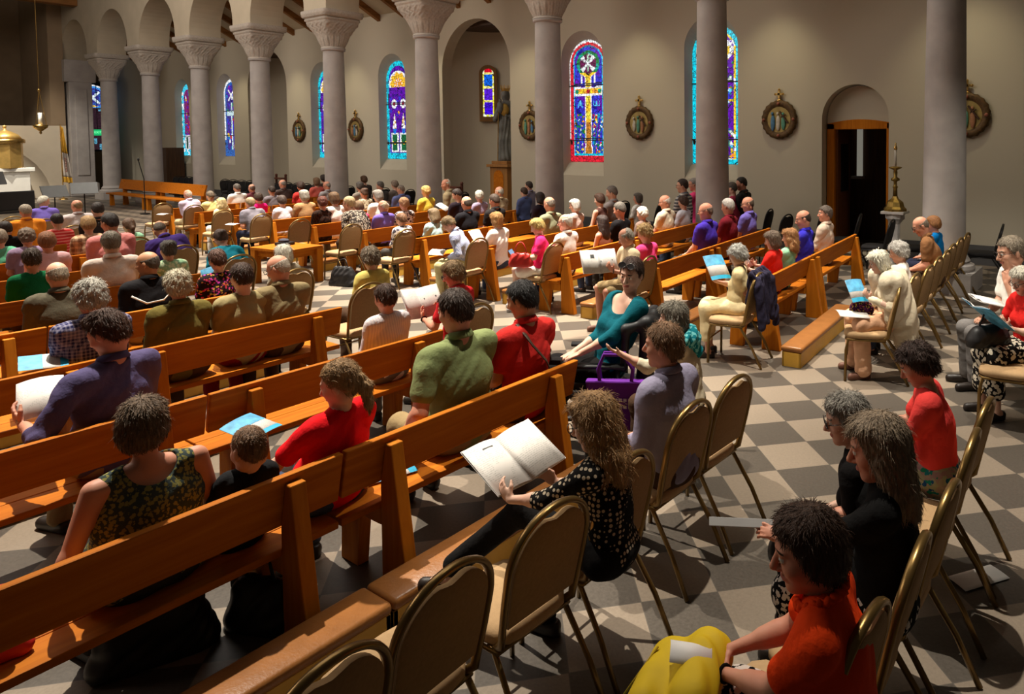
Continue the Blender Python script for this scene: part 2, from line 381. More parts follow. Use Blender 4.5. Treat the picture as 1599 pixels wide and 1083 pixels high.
# ------------------------------------------------------------------ people
SKIN = {'l': (.60, .34, .23), 'p': (.66, .42, .31), 'r': (.60, .29, .19), 't': (.42, .22, .12), 'd': (.30, .15, .08)}
EYE_W = noisy('eye_white', (.62, .58, .52), .05, 20, .3); IRIS = noisy('iris', (.06, .05, .035), .1, 40, .2)
LIP = noisy('lips', (.42, .13, .10), .1, 30, .45)
FX = np.array([1., 0, 0]); FY = np.array([0, 1., 0]); FZ = np.array([0, 0, 1.])
def nrm(v):
    v = np.asarray(v, float); n = np.linalg.norm(v); return v/n if n > 1e-9 else v
def skeleton(d, s):
    m = d['sex'] == 'm'; seat = d['seat']; ln = math.radians(d['lean']); sl = math.radians(d['sl'])
    hip = np.array([0, 0, seat+.088*s])
    def dirn(a): return nrm(np.array([math.sin(a), -math.sin(sl), math.cos(a)*math.cos(sl)]))
    d1 = dirn(ln*.7-.06); d2 = dirn(ln*1.15); hd = dirn(ln*.9+math.radians(6+d['hp']*.28))
    waist = hip+d1*.20*s; chest = waist+d2*.18*s; nb = chest+d2*.165*s
    tw = math.radians(d['tw']); lat = nrm(np.array([-math.sin(tw), math.cos(tw), math.sin(sl)])); fw = nrm(np.cross(lat, d2))
    hw = (.172 if m else .150)*s*d['bw']
    sh = chest+d2*.108*s; SL = sh+lat*hw-d2*.01*s; SR = sh-lat*hw-d2*.01*s
    hs = min(max(s, .90), 1.06)*(1.0 if m else .965)*d['hs']
    hb = nb+hd*.035*s; C = nb+hd*.158*s
    R = rotm(math.radians(d['hy']), math.radians(d['hp']), math.radians(d['hr']))
    J = dict(hip=hip, d1=d1, d2=d2, waist=waist, chest=chest, nb=nb, lat=lat, fw=fw, L=SL, R=SR, C=C, HR=R, hs=hs, hd=hd, s=s)
    for i, sg in (('L', 1), ('R', -1)):
        if d['legs'] and d['legs'].get(i):
            J['leg'+i] = [np.array(q, float) for q in d['legs'][i]]
        else:
            sp = d['spread']; hj = hip+np.array([.02, .088*sg*s, -.005])
            kn = np.array([.43*s, (.10+sp)*sg, max(seat+.055, .47)]); an = np.array([.41*s+d['shin'], (.105+sp)*sg, .085]); to = an+np.array([.15*s, .025*sg, -.055])
            J['leg'+i] = [hj, kn, an, to]
    for i, sg in (('L', 1), ('R', -1)):
        a = d['la'] if i == 'L' else d['ra']
        S = J[i]; f = n = None; cu = .35
        if a == 'lap': W = np.array([.27*s, .075*sg, seat+.175]); n = np.array([-.1, -.3*sg, -1.]); f = np.array([.75, -.65*sg, -.1])
        elif a == 'book': W = np.array([.33*s, .125*sg, seat+.30]); f = np.array([.55, -.25*sg, .75]); n = np.array([-.5, -.75*sg, .35]); cu = .5
        elif a == 'chin': W = C+R@np.array([.11, .05*sg, -.21])*hs; f = nrm(C+R@np.array([.09, .0, -.09])-W); n = np.array([-.7, -.5*sg, .2]); cu = .55
        elif a == 'side': W = np.array([.13*s, .27*sg, seat+.13]); f = np.array([.9, 0, -.2]); n = np.array([0, 0, -1.])
        elif a == 'knee': W = np.array([.36*s, .12*sg, seat+.16]); f = np.array([.95, 0, -.3]); n = np.array([0, 0, -1.])
        else:
            W = np.array(a[0], float)
            if len(a) > 1: f, n = np.array(a[1], float), np.array(a[2], float)
            if len(a) > 3: cu = a[3]
        L1, L2 = .285*s, .25*s
        v = W-S; D = np.linalg.norm(v)
        if D > (L1+L2)*.985: W = S+v/D*(L1+L2)*.985; v = W-S; D = np.linalg.norm(v)
        x = (D*D+L1*L1-L2*L2)/(2*D); hgt = math.sqrt(max(L1*L1-x*x, 1e-6)); ax = v/D
        pole = np.array(d.get('pole'+i) or [-.55, .55*sg, -.75], float); pole = nrm(pole-ax*(pole@ax))
        E = S+ax*x+pole*hgt
        if f is None: f = nrm(W-E); n = np.array([0, 0, -1.])
        f = nrm(f); n = nrm(n-f*(n@f))
        J['arm'+i] = (S, E, W, f, n, cu)
    return J
def hand(B, W, f, n, sg, s, cu, vox, k):
    lt = np.cross(f, n) if sg < 0 else np.cross(n, f); lt = nrm(lt); Rm = np.stack([f, lt, n], 1); fr = max(.0088*s, vox*.72)
    B.ell(W+f*.043*s, (.052*s, .040*s, max(.015*s, vox*1.1)), Rm, k=.012)
    for j, L in enumerate((.070, .078, .072, .056)):
        b = W+f*.080*s+lt*(1.5-j)*.0195*s; dr = f; pts = [b]
        sp = lt*(1.5-j)*.07
        for q in range(3):
            a = cu*(.55+.85*q)*(1+.08*j); dr = nrm(f*math.cos(a)+n*math.sin(a)+sp); pts.append(pts[-1]+dr*L*s*(.42, .33, .25)[q])
        B.path(pts, [fr*1.08, fr, fr*.93, fr*.82], k=.004)
    t0 = W+f*.022*s+lt*.028*s; d1 = nrm(f*.62+lt*.72+n*.30); d2 = nrm(f*.85+lt*.35+n*.45)
    B.path([t0, t0+d1*.040*s, t0+d1*.040*s+d2*.034*s], [fr*1.45, fr*1.2, fr*.95], k=.010)
def wrinkle(rng, A, d2):
    p = [rng.uniform(0, 6.3) for _ in range(6)]; q = [rng.uniform(.8, 1.25) for _ in range(4)]
    def fn(X, Y, Z):
        u = X*13*q[0]+Y*9+Z*17*q[1]+1.6*np.sin(Y*11+Z*7+p[0])+p[1]
        v = Y*25*q[2]-X*12+Z*10*q[3]+1.8*np.sin(Z*12+X*9+p[2])+p[3]
        return A*(.55*np.sin(2*u)*np.sin(v*.7)+.65*np.sin(v+1.3*np.sin(u))*np.sin(u*.55+p[4])+.25*np.sin(3.1*u+p[5]))
    return fn
HAIRLINE = {
    'pony': ([-.2, -.106, -.100, -.06, -.032, .012, .03, .052, .12], [-2, -2, -.066, -.055, -.004, .000, .040, .076, .088]),   # x (front +) against the lowest z that carries hair
    'short': ([-.12, -.06, -.032, .012, .03, .052, .12], [-.066, -.055, -.004, .000, .040, .076, .088]),
    'medium': ([-.12, -.05, -.02, .012, .035, .055, .12], [-.092, -.085, -.060, -.030, .020, .070, .086]),
    'bob': ([-.12, -.03, .015, .035, .05, .062, .12], [-.125, -.120, -.105, -.050, .030, .074, .086]),
    'curly': ([-.12, -.05, -.02, .015, .035, .055, .12], [-.085, -.078, -.045, -.012, .030, .072, .084]),
    'long': ([-.12, .008, .022, .040, .055, .065, .12], [-2, -2, -.14, -.03, .045, .076, .086])}
def build_hair(d, J, vox, rng):
    st = d['hair']
    if st == 'none': return None
    H = SDF(); C, R, hs = J['C'], J['HR'], J['hs']
    def E(c, r, k=.03): H.ell(C+R@(np.array(c)*hs), np.array(r)*hs, R, k)
    def Cp(a, b, ra, rb=None, k=.025): H.cap(C+R@(np.array(a)*hs), C+R@(np.array(b)*hs), ra*hs, (ra if rb is None else rb)*hs, k)
    line = 'short'; lump = .0016; fq = 70
    if st in ('short', 'bald', 'balding', 'buzz', 'quiff'):
        g = {'short': .004, 'quiff': .006, 'buzz': -.004, 'bald': -.003, 'balding': .001}[st]
        E((-.013, 0, .038), (.102+g, .083+g, .093+g)); E((-.045, 0, -.015), (.066+g, .071+g, .062+g))
        if st == 'quiff': E((.045, 0, .108), (.048, .056, .030)); E((-.01, 0, .115), (.06, .06, .028))
        if st in ('bald', 'balding'): lump = .0006
    elif st in ('medium', 'pony', 'bun', 'updo'):
        line = 'medium' if st == 'medium' else 'pony' if st == 'pony' else 'short'
        g = .006 if st == 'medium' else .002
        E((-.015, 0, .036), (.106+g, .088+g, .100+g)); E((-.050, 0, -.02), (.066+g, .076+g, .070+g))
        if st == 'medium': E((.02, .0, .095), (.055, .075, .03)); E((-.01, 0, -.01), (.09, .092, .07))
        if st == 'pony':
            E((-.108, 0, .000), (.026, .024, .024)); Cp((-.112, 0, -.005), (-.132, .0, -.05), .020, .031); Cp((-.132, 0, -.05), (-.120, .004, -.14), .032, .024); Cp((-.12, .004, -.14), (-.108, 0, -.185), .024, .008)
        if st == 'bun': E((-.112, 0, .055), (.042, .045, .042))
        if st == 'updo': E((-.085, 0, .085), (.055, .060, .045))
    elif st == 'bob':
        line = 'bob'; E((-.016, 0, .035), (.112, .096, .104)); E((-.022, 0, -.045), (.098, .100, .088)); E((.03, 0, .095), (.055, .078, .030))
    elif st == 'curly':
        line = 'curly'; lump = .008; fq = 74; E((-.014, 0, .042), (.117, .100, .104)); E((-.05, 0, -.02), (.078, .092, .075))
    elif st in ('long', 'wavy'):
        line = 'long'; E((-.016, 0, .036), (.113, .097, .104)); E((-.030, 0, -.04), (.092, .104, .10)); L = d['hlen']
        E((-.060, 0, -.08-L*.45), (.052, .112, .06+L*.62)); E((.03, 0, .095), (.055, .078, .028))
        for sg in (1, -1): Cp((-.002, .086*sg, -.03), (-.025, .104*sg, -.08-L*.8), .028, .030)
        lump = .006 if st == 'wavy' else .002; fq = 48 if st == 'wavy' else 60
    xs, zs = HAIRLINE[line]; p = [rng.uniform(0, 6.3) for _ in range(5)]; near = vox < .0085; cut = d.get('part', 0)
    def post(X, Y, Z, F):
        x, y, z = [((X-C[0])*R[0, i]+(Y-C[1])*R[1, i]+(Z-C[2])*R[2, i])/hs for i in range(3)]
        lu = np.sin(fq*x+p[0]+1.5*np.sin(fq*.45*z+p[3]))*np.sin(fq*y+p[1])*np.sin(fq*.8*z+p[2]+1.2*np.sin(fq*.5*y))
        F = F-lump*lu
        if st not in ('bald', 'buzz', 'balding'):
            ph = np.arctan2(y, x+.012)
            F = F-(.0022 if near else .0014)*np.sin(ph*(38 if near else 19)+3.5*np.sin(z*26+p[3])+2*np.sin(ph*3+p[4]))
            if near: F = F-.0012*np.sin(ph*83+5*np.sin(z*31+p[1]))
        hl = np.interp(x, xs, zs)+.004*np.sin(y*130+p[2])
        F = np.maximum(F, (hl-z)*hs*.8)
        if st == 'bald': F = np.maximum(F, (z-.046-.25*np.clip(-x-.02, 0, 1))*hs*.7)
        if st == 'balding': F = np.maximum(F, np.minimum(z-.062, x+.055-.2*np.abs(y))*hs*.7)
        return F
    V, Q = H.mesh(vox, post, pad=.02)
    if vox > .0082 or not len(V) or st == 'bald' and vox > .0075: return V, Q
    # loose strands over the mass: thin tapering ribbons that follow the fall of the hair
    ng = np.random.default_rng(int(rng.random()*1e6)); n = {'bald': 700, 'balding': 1500, 'buzz': 1800}.get(st, 3600)
    if vox > .0065: n = n//2
    f = Q[ng.integers(0, len(Q), n)]; wq = ng.dirichlet((1, 1, 1, 1), n)
    p = (V[f]*wq[:, :, None]).sum(1); nv = np.cross(V[f[:, 2]]-V[f[:, 0]], V[f[:, 3]]-V[f[:, 1]]); nv /= np.maximum(np.linalg.norm(nv, axis=1), 1e-9)[:, None]
    ql = ((p-C)@R)/hs; crown = np.array([-.035, 0, .135])
    if ((ql-np.array([-.02, 0, .0]))*(nv@R)).sum(1).mean() < 0: nv = -nv
    fl = ql-crown; top_ = np.clip((ql[:, 2]-.06)/.06, 0, 1)[:, None]
    fl = fl/np.maximum(np.linalg.norm(fl, axis=1), 1e-6)[:, None]*(.35+.65*top_)+np.array([0, 0, -1.])*(1-top_)*1.0+(np.array([.0, 0, 0]))
    if st == 'pony': fl = np.where((ql[:, :1] > -.098) & (ql[:, 2:] > -.03), np.array([-.9, 0, -.15])+0*fl, np.array([.1, 0, -1.])+0*fl)
    fl = fl+ng.normal(0, .55 if st in ('curly', 'wavy') else .16, fl.shape)
    fl = fl@R.T; fl -= nv*(fl*nv).sum(1)[:, None]; fl /= np.maximum(np.linalg.norm(fl, axis=1), 1e-6)[:, None]
    L = ng.uniform(.018, .038, n)*(.45 if st in ('buzz', 'bald') else 1.5 if st in ('long', 'wavy', 'bob') else 1.0)
    lift = np.abs(ng.normal(0, .0022, n))*(2.2 if st in ('curly', 'wavy') else 1.0); sd = np.cross(nv, fl); wd = .0011*(1.4 if vox > .0065 else 1)
    P0 = p-nv*.0015; P1 = p+fl*(L*.5)[:, None]+nv*(lift*.9+.0012)[:, None]; P2 = p+fl*L[:, None]+nv*(lift*1.3-L*.10)[:, None]+sd*(ng.normal(0, .006, n))[:, None]
    SV = np.stack([P0-sd*wd, P0+sd*wd, P1+sd*wd, P1-sd*wd, P2+sd*wd*.15, P2-sd*wd*.15], 1).reshape(-1, 3)
    b0 = len(V)+np.arange(n)[:, None]*6
    return np.concatenate([V, SV]), np.concatenate([Q, b0+np.array([0, 1, 2, 3]), b0+np.array([3, 2, 4, 5])])
def build_person(P, label, sex='f', yaw=0, seat=.43, hair='medium', hc=(.2, .12, .07), skin='l', top=None, sleeve='s', bot='trousers', bm=None, shoe=None,
                 group=None, vox=None, seed=0, **kw):
    d = dict(sex=sex, seat=seat, lean=5, sl=0, tw=0, hy=0, hp=10, hr=0, la='lap', ra='lap', bw=1.0, fat=0.0, hs=1.0, legs=None, spread=0.0, shin=0.0, scoop=0.0, collar=(sex == 'm'), hlen=.12, glasses=None, hair=hair, wr=1.0, watch=None, belt=None)
    d.update(kw); rng = random.Random(seed*7+3)
    if d.get('pel') is not None:      # lean the trunk until head and hips sit where pew back and head want them
        best = None
        for ln in range(-16, 30):
            d['lean'] = ln; K = skeleton(d, 1.0)['C'][2]-seat; s = (P[2]-seat)/K; e = abs(skeleton(d, s)['C'][0]-d['pel'])
            if best is None or e < best[0]: best = (e, ln)
        d['lean'] = best[1]
    K = skeleton(d, 1.0)['C'][2]-seat; s = min(max((P[2]-seat)/K, .62), 1.25)
    J = skeleton(d, s); m = sex == 'm'; C, R, hs = J['C'], J['HR'], J['hs']
    ya = math.radians(yaw); cy, sy = math.cos(ya), math.sin(ya)
    off = np.array([cy*C[0]-sy*C[1], sy*C[0]+cy*C[1]])
    base = (P[0]-off[0], P[1]-off[1], 0.0)
    D = math.hypot(P[0], P[1])
    if vox is None: vox = .0068 if D < 4.2 else (.009 if D < 6.5 else (.0125 if D < 10.5 else .016))
    ft = d['fat']; bw = d['bw']
    hip, waist, chest, nb, d1, d2, lat, fw = [J[q] for q in ('hip', 'waist', 'chest', 'nb', 'd1', 'd2', 'lat', 'fw')]
    RT = np.stack([fw, lat, np.cross(fw, lat)], 1)
    def torso(B, g, k=.05, low=True):
        if low: B.ell(hip+FX*.005, ((.120+.3*ft)*s+g, (.160 if m else .172)*s*bw+.4*ft+g, .098*s+g), k=k)
        B.ell(hip+d1*.13*s+FX*(.012+.4*ft), ((.100+ft)*s+g, (.140 if m else .128)*s*bw+ft+g, .150*s+g), k=k)
        B.ell(waist+d2*.11*s, ((.105+.5*ft)*s+g, (.160 if m else .140)*s*bw+.4*ft+g, .185*s+g), RT, k=k)
        B.cap(J['L']*.82+J['R']*.18, J['R']*.82+J['L']*.18, .058*s+g, k=.05)
        for q in ('L', 'R'): B.cap(nb-d2*.02*s, J[q]*.75+nb*.25-d2*.015*s, .042*s+g, .046*s+g, k=.04)
        if not m:
            for sg in (1, -1): B.ell(waist+d2*.10*s+fw*.085*s+lat*.068*s*sg, (.056*s+g, .06*s+g, .06*s+g), RT, k=.035)
    am = 1.0 if m else .87
    B = SDF(); torso(B, -.004)
    B.cap(nb-d2*.03*s, C+R@np.array([-.022, 0, -.055])*hs, (.060 if m else .050)*s, (.056 if m else .047)*s, k=.03)
    for q, sg in (('L', 1), ('R', -1)):
        S, E, W, f, n, cu = J['arm'+q]
        B.cap(S, E, .050*s*am+.15*ft, .039*s*am+.08*ft, k=.03); B.cap(E, W, .040*s*am+.08*ft, .026*s*am, k=.02)
        B.cap(E*.8+W*.2, E*.6+W*.4, .041*s*am+.06*ft, .036*s*am, k=.03)
        hand(B, W, f, n, sg, s*(1.0 if m else .92), cu, vox, .01)
        hj, kn, an, to = J['leg'+q]
        B.cap(hj, kn, .080*s+.3*ft, .055*s, k=.03); B.cap(kn, an, .053*s, .036*s, k=.03)
        B.cap(kn*.75+an*.25-FX*.018, kn*.5+an*.5-FX*.016, .046*s, .040*s, k=.04); B.cap(an-FX*.03-FZ*.035, to, .034*s, .026*s, k=.03)
    # head
    def HE(c, r, k=.014, cut=False): B.ell(C+R@(np.array(c)*hs), np.array(r)*hs, R, k, cut)
    def HC(a, b, ra, rb, k=.008): B.cap(C+R@(np.array(a)*hs), C+R@(np.array(b)*hs), ra*hs, rb*hs, k)
    HE((-.012, 0, .036), (.098, .077, .088)); HE((.028, 0, -.030), (.062, .061, .080), .025); HE((.050, 0, -.085), (.036, .036, .030), .02); HE((.066, 0, -.100), (.020, .024, .018), .014)
    for sg in (1, -1):
        HE((.055, .037*sg, -.022), (.028, .026, .028), .02); HE((-.02, .045*sg, -.05), (.05, .025, .045), .02)
        HE((-.012, .080*sg, -.004), (.019, .010, .033), .006)
        if vox < .012: HE((.099, .031*sg, .010), (.017, .018, .012), .008, True); HE((.080, .031*sg, .009), (.0135, .0135, .0125), .002)
    HE((.074, 0, .032), (.020, .050, .013), .014)
    HC((.090, 0, .014), (.113, 0, -.026), .0085, .0125, .008); HE((.098, 0, -.033), (.012, .019, .009), .006)
    if vox < .012: HE((.086, 0, -.061), (.012, .026, .010), .006)
    V, Q = B.mesh(vox)
    sk = skin_mat(SKIN[skin])
    me = np_mesh('person_body', V, Q)
    root = put('person', me, sk, None, True); root.location = base; root.rotation_euler = (0, 0, ya)
    tag(root, label, 'person', group)
    if vox < .0095:
        me.materials.append(EYE_W); me.materials.append(IRIS); me.materials.append(LIP); me.materials.append(hair_mat([v*.7 for v in hc]))
        c = V[Q].mean(1); q = ((c-C)@R)/hs; mi = np.zeros(len(Q), np.int32)
        for sg in (1, -1):
            e = np.linalg.norm(q-np.array([.080, .031*sg, .009]), axis=1); mi[(e < .0158) & (q[:, 0] > .081) & (np.abs(q[:, 2]-.009) < .0075)] = 1
            e = np.linalg.norm((q-np.array([.093, .030*sg, .009]))[:, 1:], axis=1); mi[(e < .0058) & (q[:, 0] > .08)] = 2
            mi[(np.abs(q[:, 2]-.033+.06*np.abs(np.abs(q[:, 1])-.028)) < .0042) & (np.abs(q[:, 1]) > .012) & (np.abs(q[:, 1]) < .047) & (q[:, 0] > .05)] = 4
        mi[(np.abs(q[:, 2]+.061) < .0085) & (np.abs(q[:, 1]) < .023) & (q[:, 0] > .082)] = 3
        me.polygons.foreach_set('material_index', mi)
    # shirt
    if top is not None:
        T = SDF(); g = .010+.002*(vox > .01)
        torso(T, g)
        for q in ('L', 'R'):
            S, E, W = J['arm'+q][:3]
            if sleeve == 'n': continue
            T.cap(J[q]*.9+J['R' if q == 'L' else 'L']*.1, S*.8+E*.2, .062*s+.15*ft, .060*s*am+.15*ft+.004, k=.04)
            if sleeve == 's': T.cap(S, S*.36+E*.64, .056*s*am+.15*ft+.008, .056*s*am+.1*ft+.008, k=.03)
            elif sleeve == 'h': T.cap(S, E, .055*s*am+.012, .047*s*am+.010, k=.03); T.cap(E, E*.72+W*.28, .047*s*am+.010, .043*s*am+.008, k=.02)
            else: T.cap(S, E, .055*s*am+.15*ft+.010, .047*s*am+.010+.08*ft, k=.03); T.cap(E, E*.06+W*.94, .047*s*am+.009, .034*s*am+.008, k=.02)
        if sleeve == 'n':
            T.p = [q for q in T.p if not (q[0] == 'c' and abs(q[3]-(.058*s+g)) < 1e-9)]
            T.cap(J['L']*.70+J['R']*.30, J['R']*.70+J['L']*.30, .050*s+g, k=.04)
        wf = wrinkle(rng, .0042*d['wr'], d2); ncen = nb+d2*.030*s+fw*.022*s; sc_ = d['scoop']; nr = (.064 if m else .058)*s
        sc2 = d.get('backscoop', 0)
        def post(X, Y, Z, F):
            F = F-wf(X, Y, Z)
            a = nb+J['hd']*((.034 if d['collar'] else .008)*s); hdv = J['hd']
            px, py, pz = X-a[0], Y-a[1], Z-a[2]; t = np.clip(px*hdv[0]+py*hdv[1]+pz*hdv[2], 0, .3)
            F = np.maximum(F, nr*1.0-np.sqrt((px-t*hdv[0])**2+(py-t*hdv[1])**2+(pz-t*hdv[2])**2))
            if sc_ > 0:
                b = nb-d2*.02*s+fw*(.07*s); F = np.maximum(F, sc_*s-np.sqrt((X-b[0])**2+(Y-b[1])**2+(Z-b[2])**2))
            if sc2 > 0:
                b = nb+d2*.01*s-fw*(.05*s); F = np.maximum(F, sc2*s-np.sqrt((X-b[0])**2+(Y-b[1])**2+((Z-b[2])*1.0)**2))
            return F
        V, Q = T.mesh(max(vox, .007), post)
        so = put({'n': 'tank_top', 's': 'short_sleeved_shirt', 'h': 'blouse', 'l': 'long_sleeved_shirt'}[sleeve], np_mesh('shirt', V, Q), top, root)
        if d['collar'] and sc_ == 0:
            cm = MB(); ring = []; hd = J['hd']; up = nrm(hd); ff = nrm(fw-up*(fw@up)); ll = np.cross(up, ff)
            for i in range(17):
                a = math.radians(28+304*i/16); ring.append((a, nb+up*(.012*s)+(ff*math.cos(a)*.070+ll*math.sin(a)*.066)*s-ff*.004-up*.020*s*max(0, math.cos(a))))
            for (ro, ri, dz) in ((.016, .0, .034),):
                vv = []; ff_ = []
                for a, c in ring:
                    o_ = ff*math.cos(a)+ll*math.sin(a)
                    for (x_, z_) in ((.004, -.004), (.000, .030), (-.004, .034), (.006, .033), (.020, .002), (.016, -.008)): vv.append(c+o_*x_*s+up*z_*s)
                for i in range(16):
                    for j in range(5): ff_.append((i*6+j, i*6+j+1, (i+1)*6+j+1, (i+1)*6+j))
                cm.add(vv, ff_)
            cm.build('collar', top, so, True)
    # lower clothing
    if bm is not None and bot != 'none':
        T = SDF(); g = .012
        T.ell(hip+FX*.01-FZ*.004, ((.122+.3*ft)*s+g, (.162 if m else .174)*s*bw+.4*ft+g, .094*s+g), k=.04)
        for q in ('L', 'R'):
            hj, kn, an, to = J['leg'+q]
            if bot == 'shorts': T.cap(hj, hj*.12+kn*.88, .084*s+.3*ft+g, .068*s+g*1.6, k=.04)
            elif bot == 'skirt':
                T.cap(hj, kn, .086*s+.3*ft+g, .064*s+g, k=.10); T.cap(kn, kn*.35+an*.65+FX*.01, .062*s+g, .075*s+g, k=.10)
            else:
                lo = d.get('loose', 0); T.cap(hj, kn, .083*s+.3*ft+g+lo, .060*s+g+lo, k=.04); T.cap(kn, an+FZ*.01, .060*s+g+lo, .050*s+g+lo*1.3, k=.04)
        if bot == 'skirt':
            a = (J['legL'][1]+J['legR'][1])/2; T.cap(hip, a, .08*s, .06*s, k=.10); b = (J['legL'][2]+J['legR'][2])/2; T.cap(a, a*.4+b*.6, .06*s, .07*s, k=.1)
        wf = wrinkle(rng, .0045*d['wr'], d2)
        V, Q = T.mesh(max(vox, .0085), lambda X, Y, Z, F: F-wf(X, Y, Z))
        put({'trousers': 'trousers', 'shorts': 'shorts', 'skirt': 'skirt'}[bot], np_mesh(bot, V, Q), bm, root)
    if shoe is not None:
        for q in ('L', 'R'):
            an, to = J['leg'+q][2:4]; T = SDF(); dr = nrm(np.array([to[0]-an[0], to[1]-an[1], 0]))
            ht = np.array([an[0], an[1], to[2]])-dr*.045; T.cap(ht+FZ*.02, to+FZ*.004, .042*s, .036*s, k=.02); T.cap(ht-FZ*.012, to-FZ*.012, .032, .030, k=.01)
            z0 = to[2]-.028; a2 = an+FZ*.035
            def post(X, Y, Z, F): return np.maximum(np.maximum(F, z0-Z), Z-(to[2]+.045))
            V, Q = T.mesh(max(vox, .009), post); put('shoe', np_mesh('shoe', V, Q), shoe, root)
    hm = build_hair(d, J, min(max(vox*.85, .0055), .013), rng)
    if hm is not None and len(hm[0]): put('hair', np_mesh('hair', *hm), hair_mat(hc), root)
    # spectacles
    if d['glasses']:
        kind = d['glasses']; gm = MB(); gx = .108; T_ = lambda p: C+R@(np.array(p)*hs)
        up = kind == 'on_head'
        for sg in (1, -1):
            ring = []
            for i in range(14):
                a = 2*PI*i/14; y = .034*sg+.027*math.cos(a); z = .008+.021*math.sin(a)
                ring.append(T_((gx-.15*abs(y)*.3, y, z)) if not up else T_((.072-.012*math.cos(abs(y)*20)-z*.75+.03, y*1.05, .100+z*.75)))
            gm.tube(ring, .0022 if not up else .003, 6, closed=True)
            if up or kind == 'sun': gm.add(ring, [tuple(range(14))])
            gm.tube([T_((.100, .060*sg, .014)), T_((.03, .083*sg, .014)), T_((-.02, .086*sg, .008))] if not up else [T_((.07, .060*sg, .115)), T_((.03, .092*sg, .075)), T_((-.01, .092*sg, .03))], .0022, 5)
        gm.tube([T_((gx+.002, .009, .012)), T_((gx+.002, -.009, .012))] if not up else [T_((.086, .009, .112)), T_((.086, -.009, .112))], .002, 5)
        gl = gm.build('sunglasses' if (up or kind == 'sun') else 'spectacles', noisy('spectacle_frame', (.012, .010, .010) if kind != 'gold' else (.5, .36, .16), .05, 20, .15, spec=.8), root, True)
    for q in d.get('bands') or []:
        S, E, W = J['arm'+q[0]][:3]; ax = nrm(W-E); bmh = MB(); o_ = nrm(np.cross(ax, [.3, .5, .8])); u_ = np.cross(ax, o_)
        c = W-ax*.012; rr = .031*s*am+.002
        bmh.tube([c+(o_*math.cos(2*PI*i/14)+u_*math.sin(2*PI*i/14))*rr for i in range(14)], .005, 6, closed=True)
        bmh.build(q[1], q[2], root, True)
    root['_d'] = 0; del root['_d']
    return root, J
def to_world(root, p):
    a = root.rotation_euler[2]; c, s_ = math.cos(a), math.sin(a)
    return np.array([root.location[0]+c*p[0]-s_*p[1], root.location[1]+s_*p[0]+c*p[1], p[2]+root.location[2]])

# ------------------------------------------------------------------ the room
PLASTER = noisy('plaster_wall', (.50, .45, .355), .05, 1.2, .92, 0, .15, 30, .1, coord='Generated')
PLASTER_W = noisy('plaster_warm', (.46, .39, .29), .05, 2, .92, 0, .1, 30, .1)
STONE = noisy('limestone_shaft', (.40, .365, .345), .10, 3.0, .85, 0, .12, 40, .15)
STONE_C = noisy('limestone_carved', (.42, .37, .32), .12, 22, .9, 0, .25, 60, .1)
W_ORANGE = wood('oak_honey', (.36, .098, .006), (.50, .155, .010), 1, .6, .08)
W_ORANGE_X = wood('oak_honey_upright', (.40, .118, .007), (.53, .175, .012), 2, .6, .08)
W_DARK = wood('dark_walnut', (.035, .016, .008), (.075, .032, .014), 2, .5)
W_RAFT = wood('rafter_wood', (.20, .085, .025), (.30, .135, .042), 1, .7, .15)
W_RED = wood('redwood', (.07, .02, .012), (.12, .035, .02), 2, .5)
GOLD_M = noisy('brass_gilt', (.62, .40, .13), .15, 12, .3, 1, 0)
BLACK = noisy('black_plastic', (.012, .012, .013), .1, 10, .45)
COLX0, COLS, COLY = 2.48, 4.0955, -11.58
WALLY = -14.0; HMAX = 12.0

# floor: grey and pale tiles laid on the diagonal
m, nt, b = base_mat('checker_tiles', .38, 0, .35)
g = nd(nt, 'ShaderNodeNewGeometry'); mp = nd(nt, 'ShaderNodeMapping', vector_type='TEXTURE')
mp.inputs['Location'].default_value = (2.9493, -6.4847, 0); mp.inputs['Rotation'].default_value = (0, 0, 2.37785); mp.inputs['Scale'].default_value = (.4, .4, 1)
lk(nt, g.outputs['Position'], mp.inputs[0])
sx = nd(nt, 'ShaderNodeSeparateXYZ'); lk(nt, mp.outputs[0], sx.inputs[0])
fr = []; pp = []
for a in (0, 1):
    fl = nd(nt, 'ShaderNodeMath', operation='FLOOR'); lk(nt, sx.outputs[a], fl.inputs[0]); fr.append(fl)
    f2 = nd(nt, 'ShaderNodeMath', operation='FRACT'); lk(nt, sx.outputs[a], f2.inputs[0])
    pg = nd(nt, 'ShaderNodeMath', operation='PINGPONG'); pg.inputs[1].default_value = .5; lk(nt, f2.outputs[0], pg.inputs[0]); pp.append(pg)
ad = nd(nt, 'ShaderNodeMath', operation='ADD'); lk(nt, fr[0].outputs[0], ad.inputs[0]); lk(nt, fr[1].outputs[0], ad.inputs[1])
md = nd(nt, 'ShaderNodeMath', operation='FLOORED_MODULO'); md.inputs[1].default_value = 2; lk(nt, ad.outputs[0], md.inputs[0])
n1 = nd(nt, 'ShaderNodeTexNoise'); n1.inputs['Scale'].default_value = 55; n1.inputs['Detail'].default_value = 6; n1.inputs['Roughness'].default_value = .7; lk(nt, g.outputs['Position'], n1.inputs['Vector'])
n2 = nd(nt, 'ShaderNodeTexNoise'); n2.inputs['Scale'].default_value = 1.1; lk(nt, g.outputs['Position'], n2.inputs['Vector'])
rA = nd(nt, 'ShaderNodeValToRGB'); rB = nd(nt, 'ShaderNodeValToRGB')
for r_, c, k in ((rA, (.235, .185, .138), .14), (rB, (.080, .066, .053), .28)):
    r_.color_ramp.elements[0].position = .3; r_.color_ramp.elements[1].position = .7
    r_.color_ramp.elements[0].color = c4([v*(1-k) for v in c]); r_.color_ramp.elements[1].color = c4([v*(1+k) for v in c]); lk(nt, n1.outputs['Fac'], r_.inputs[0])
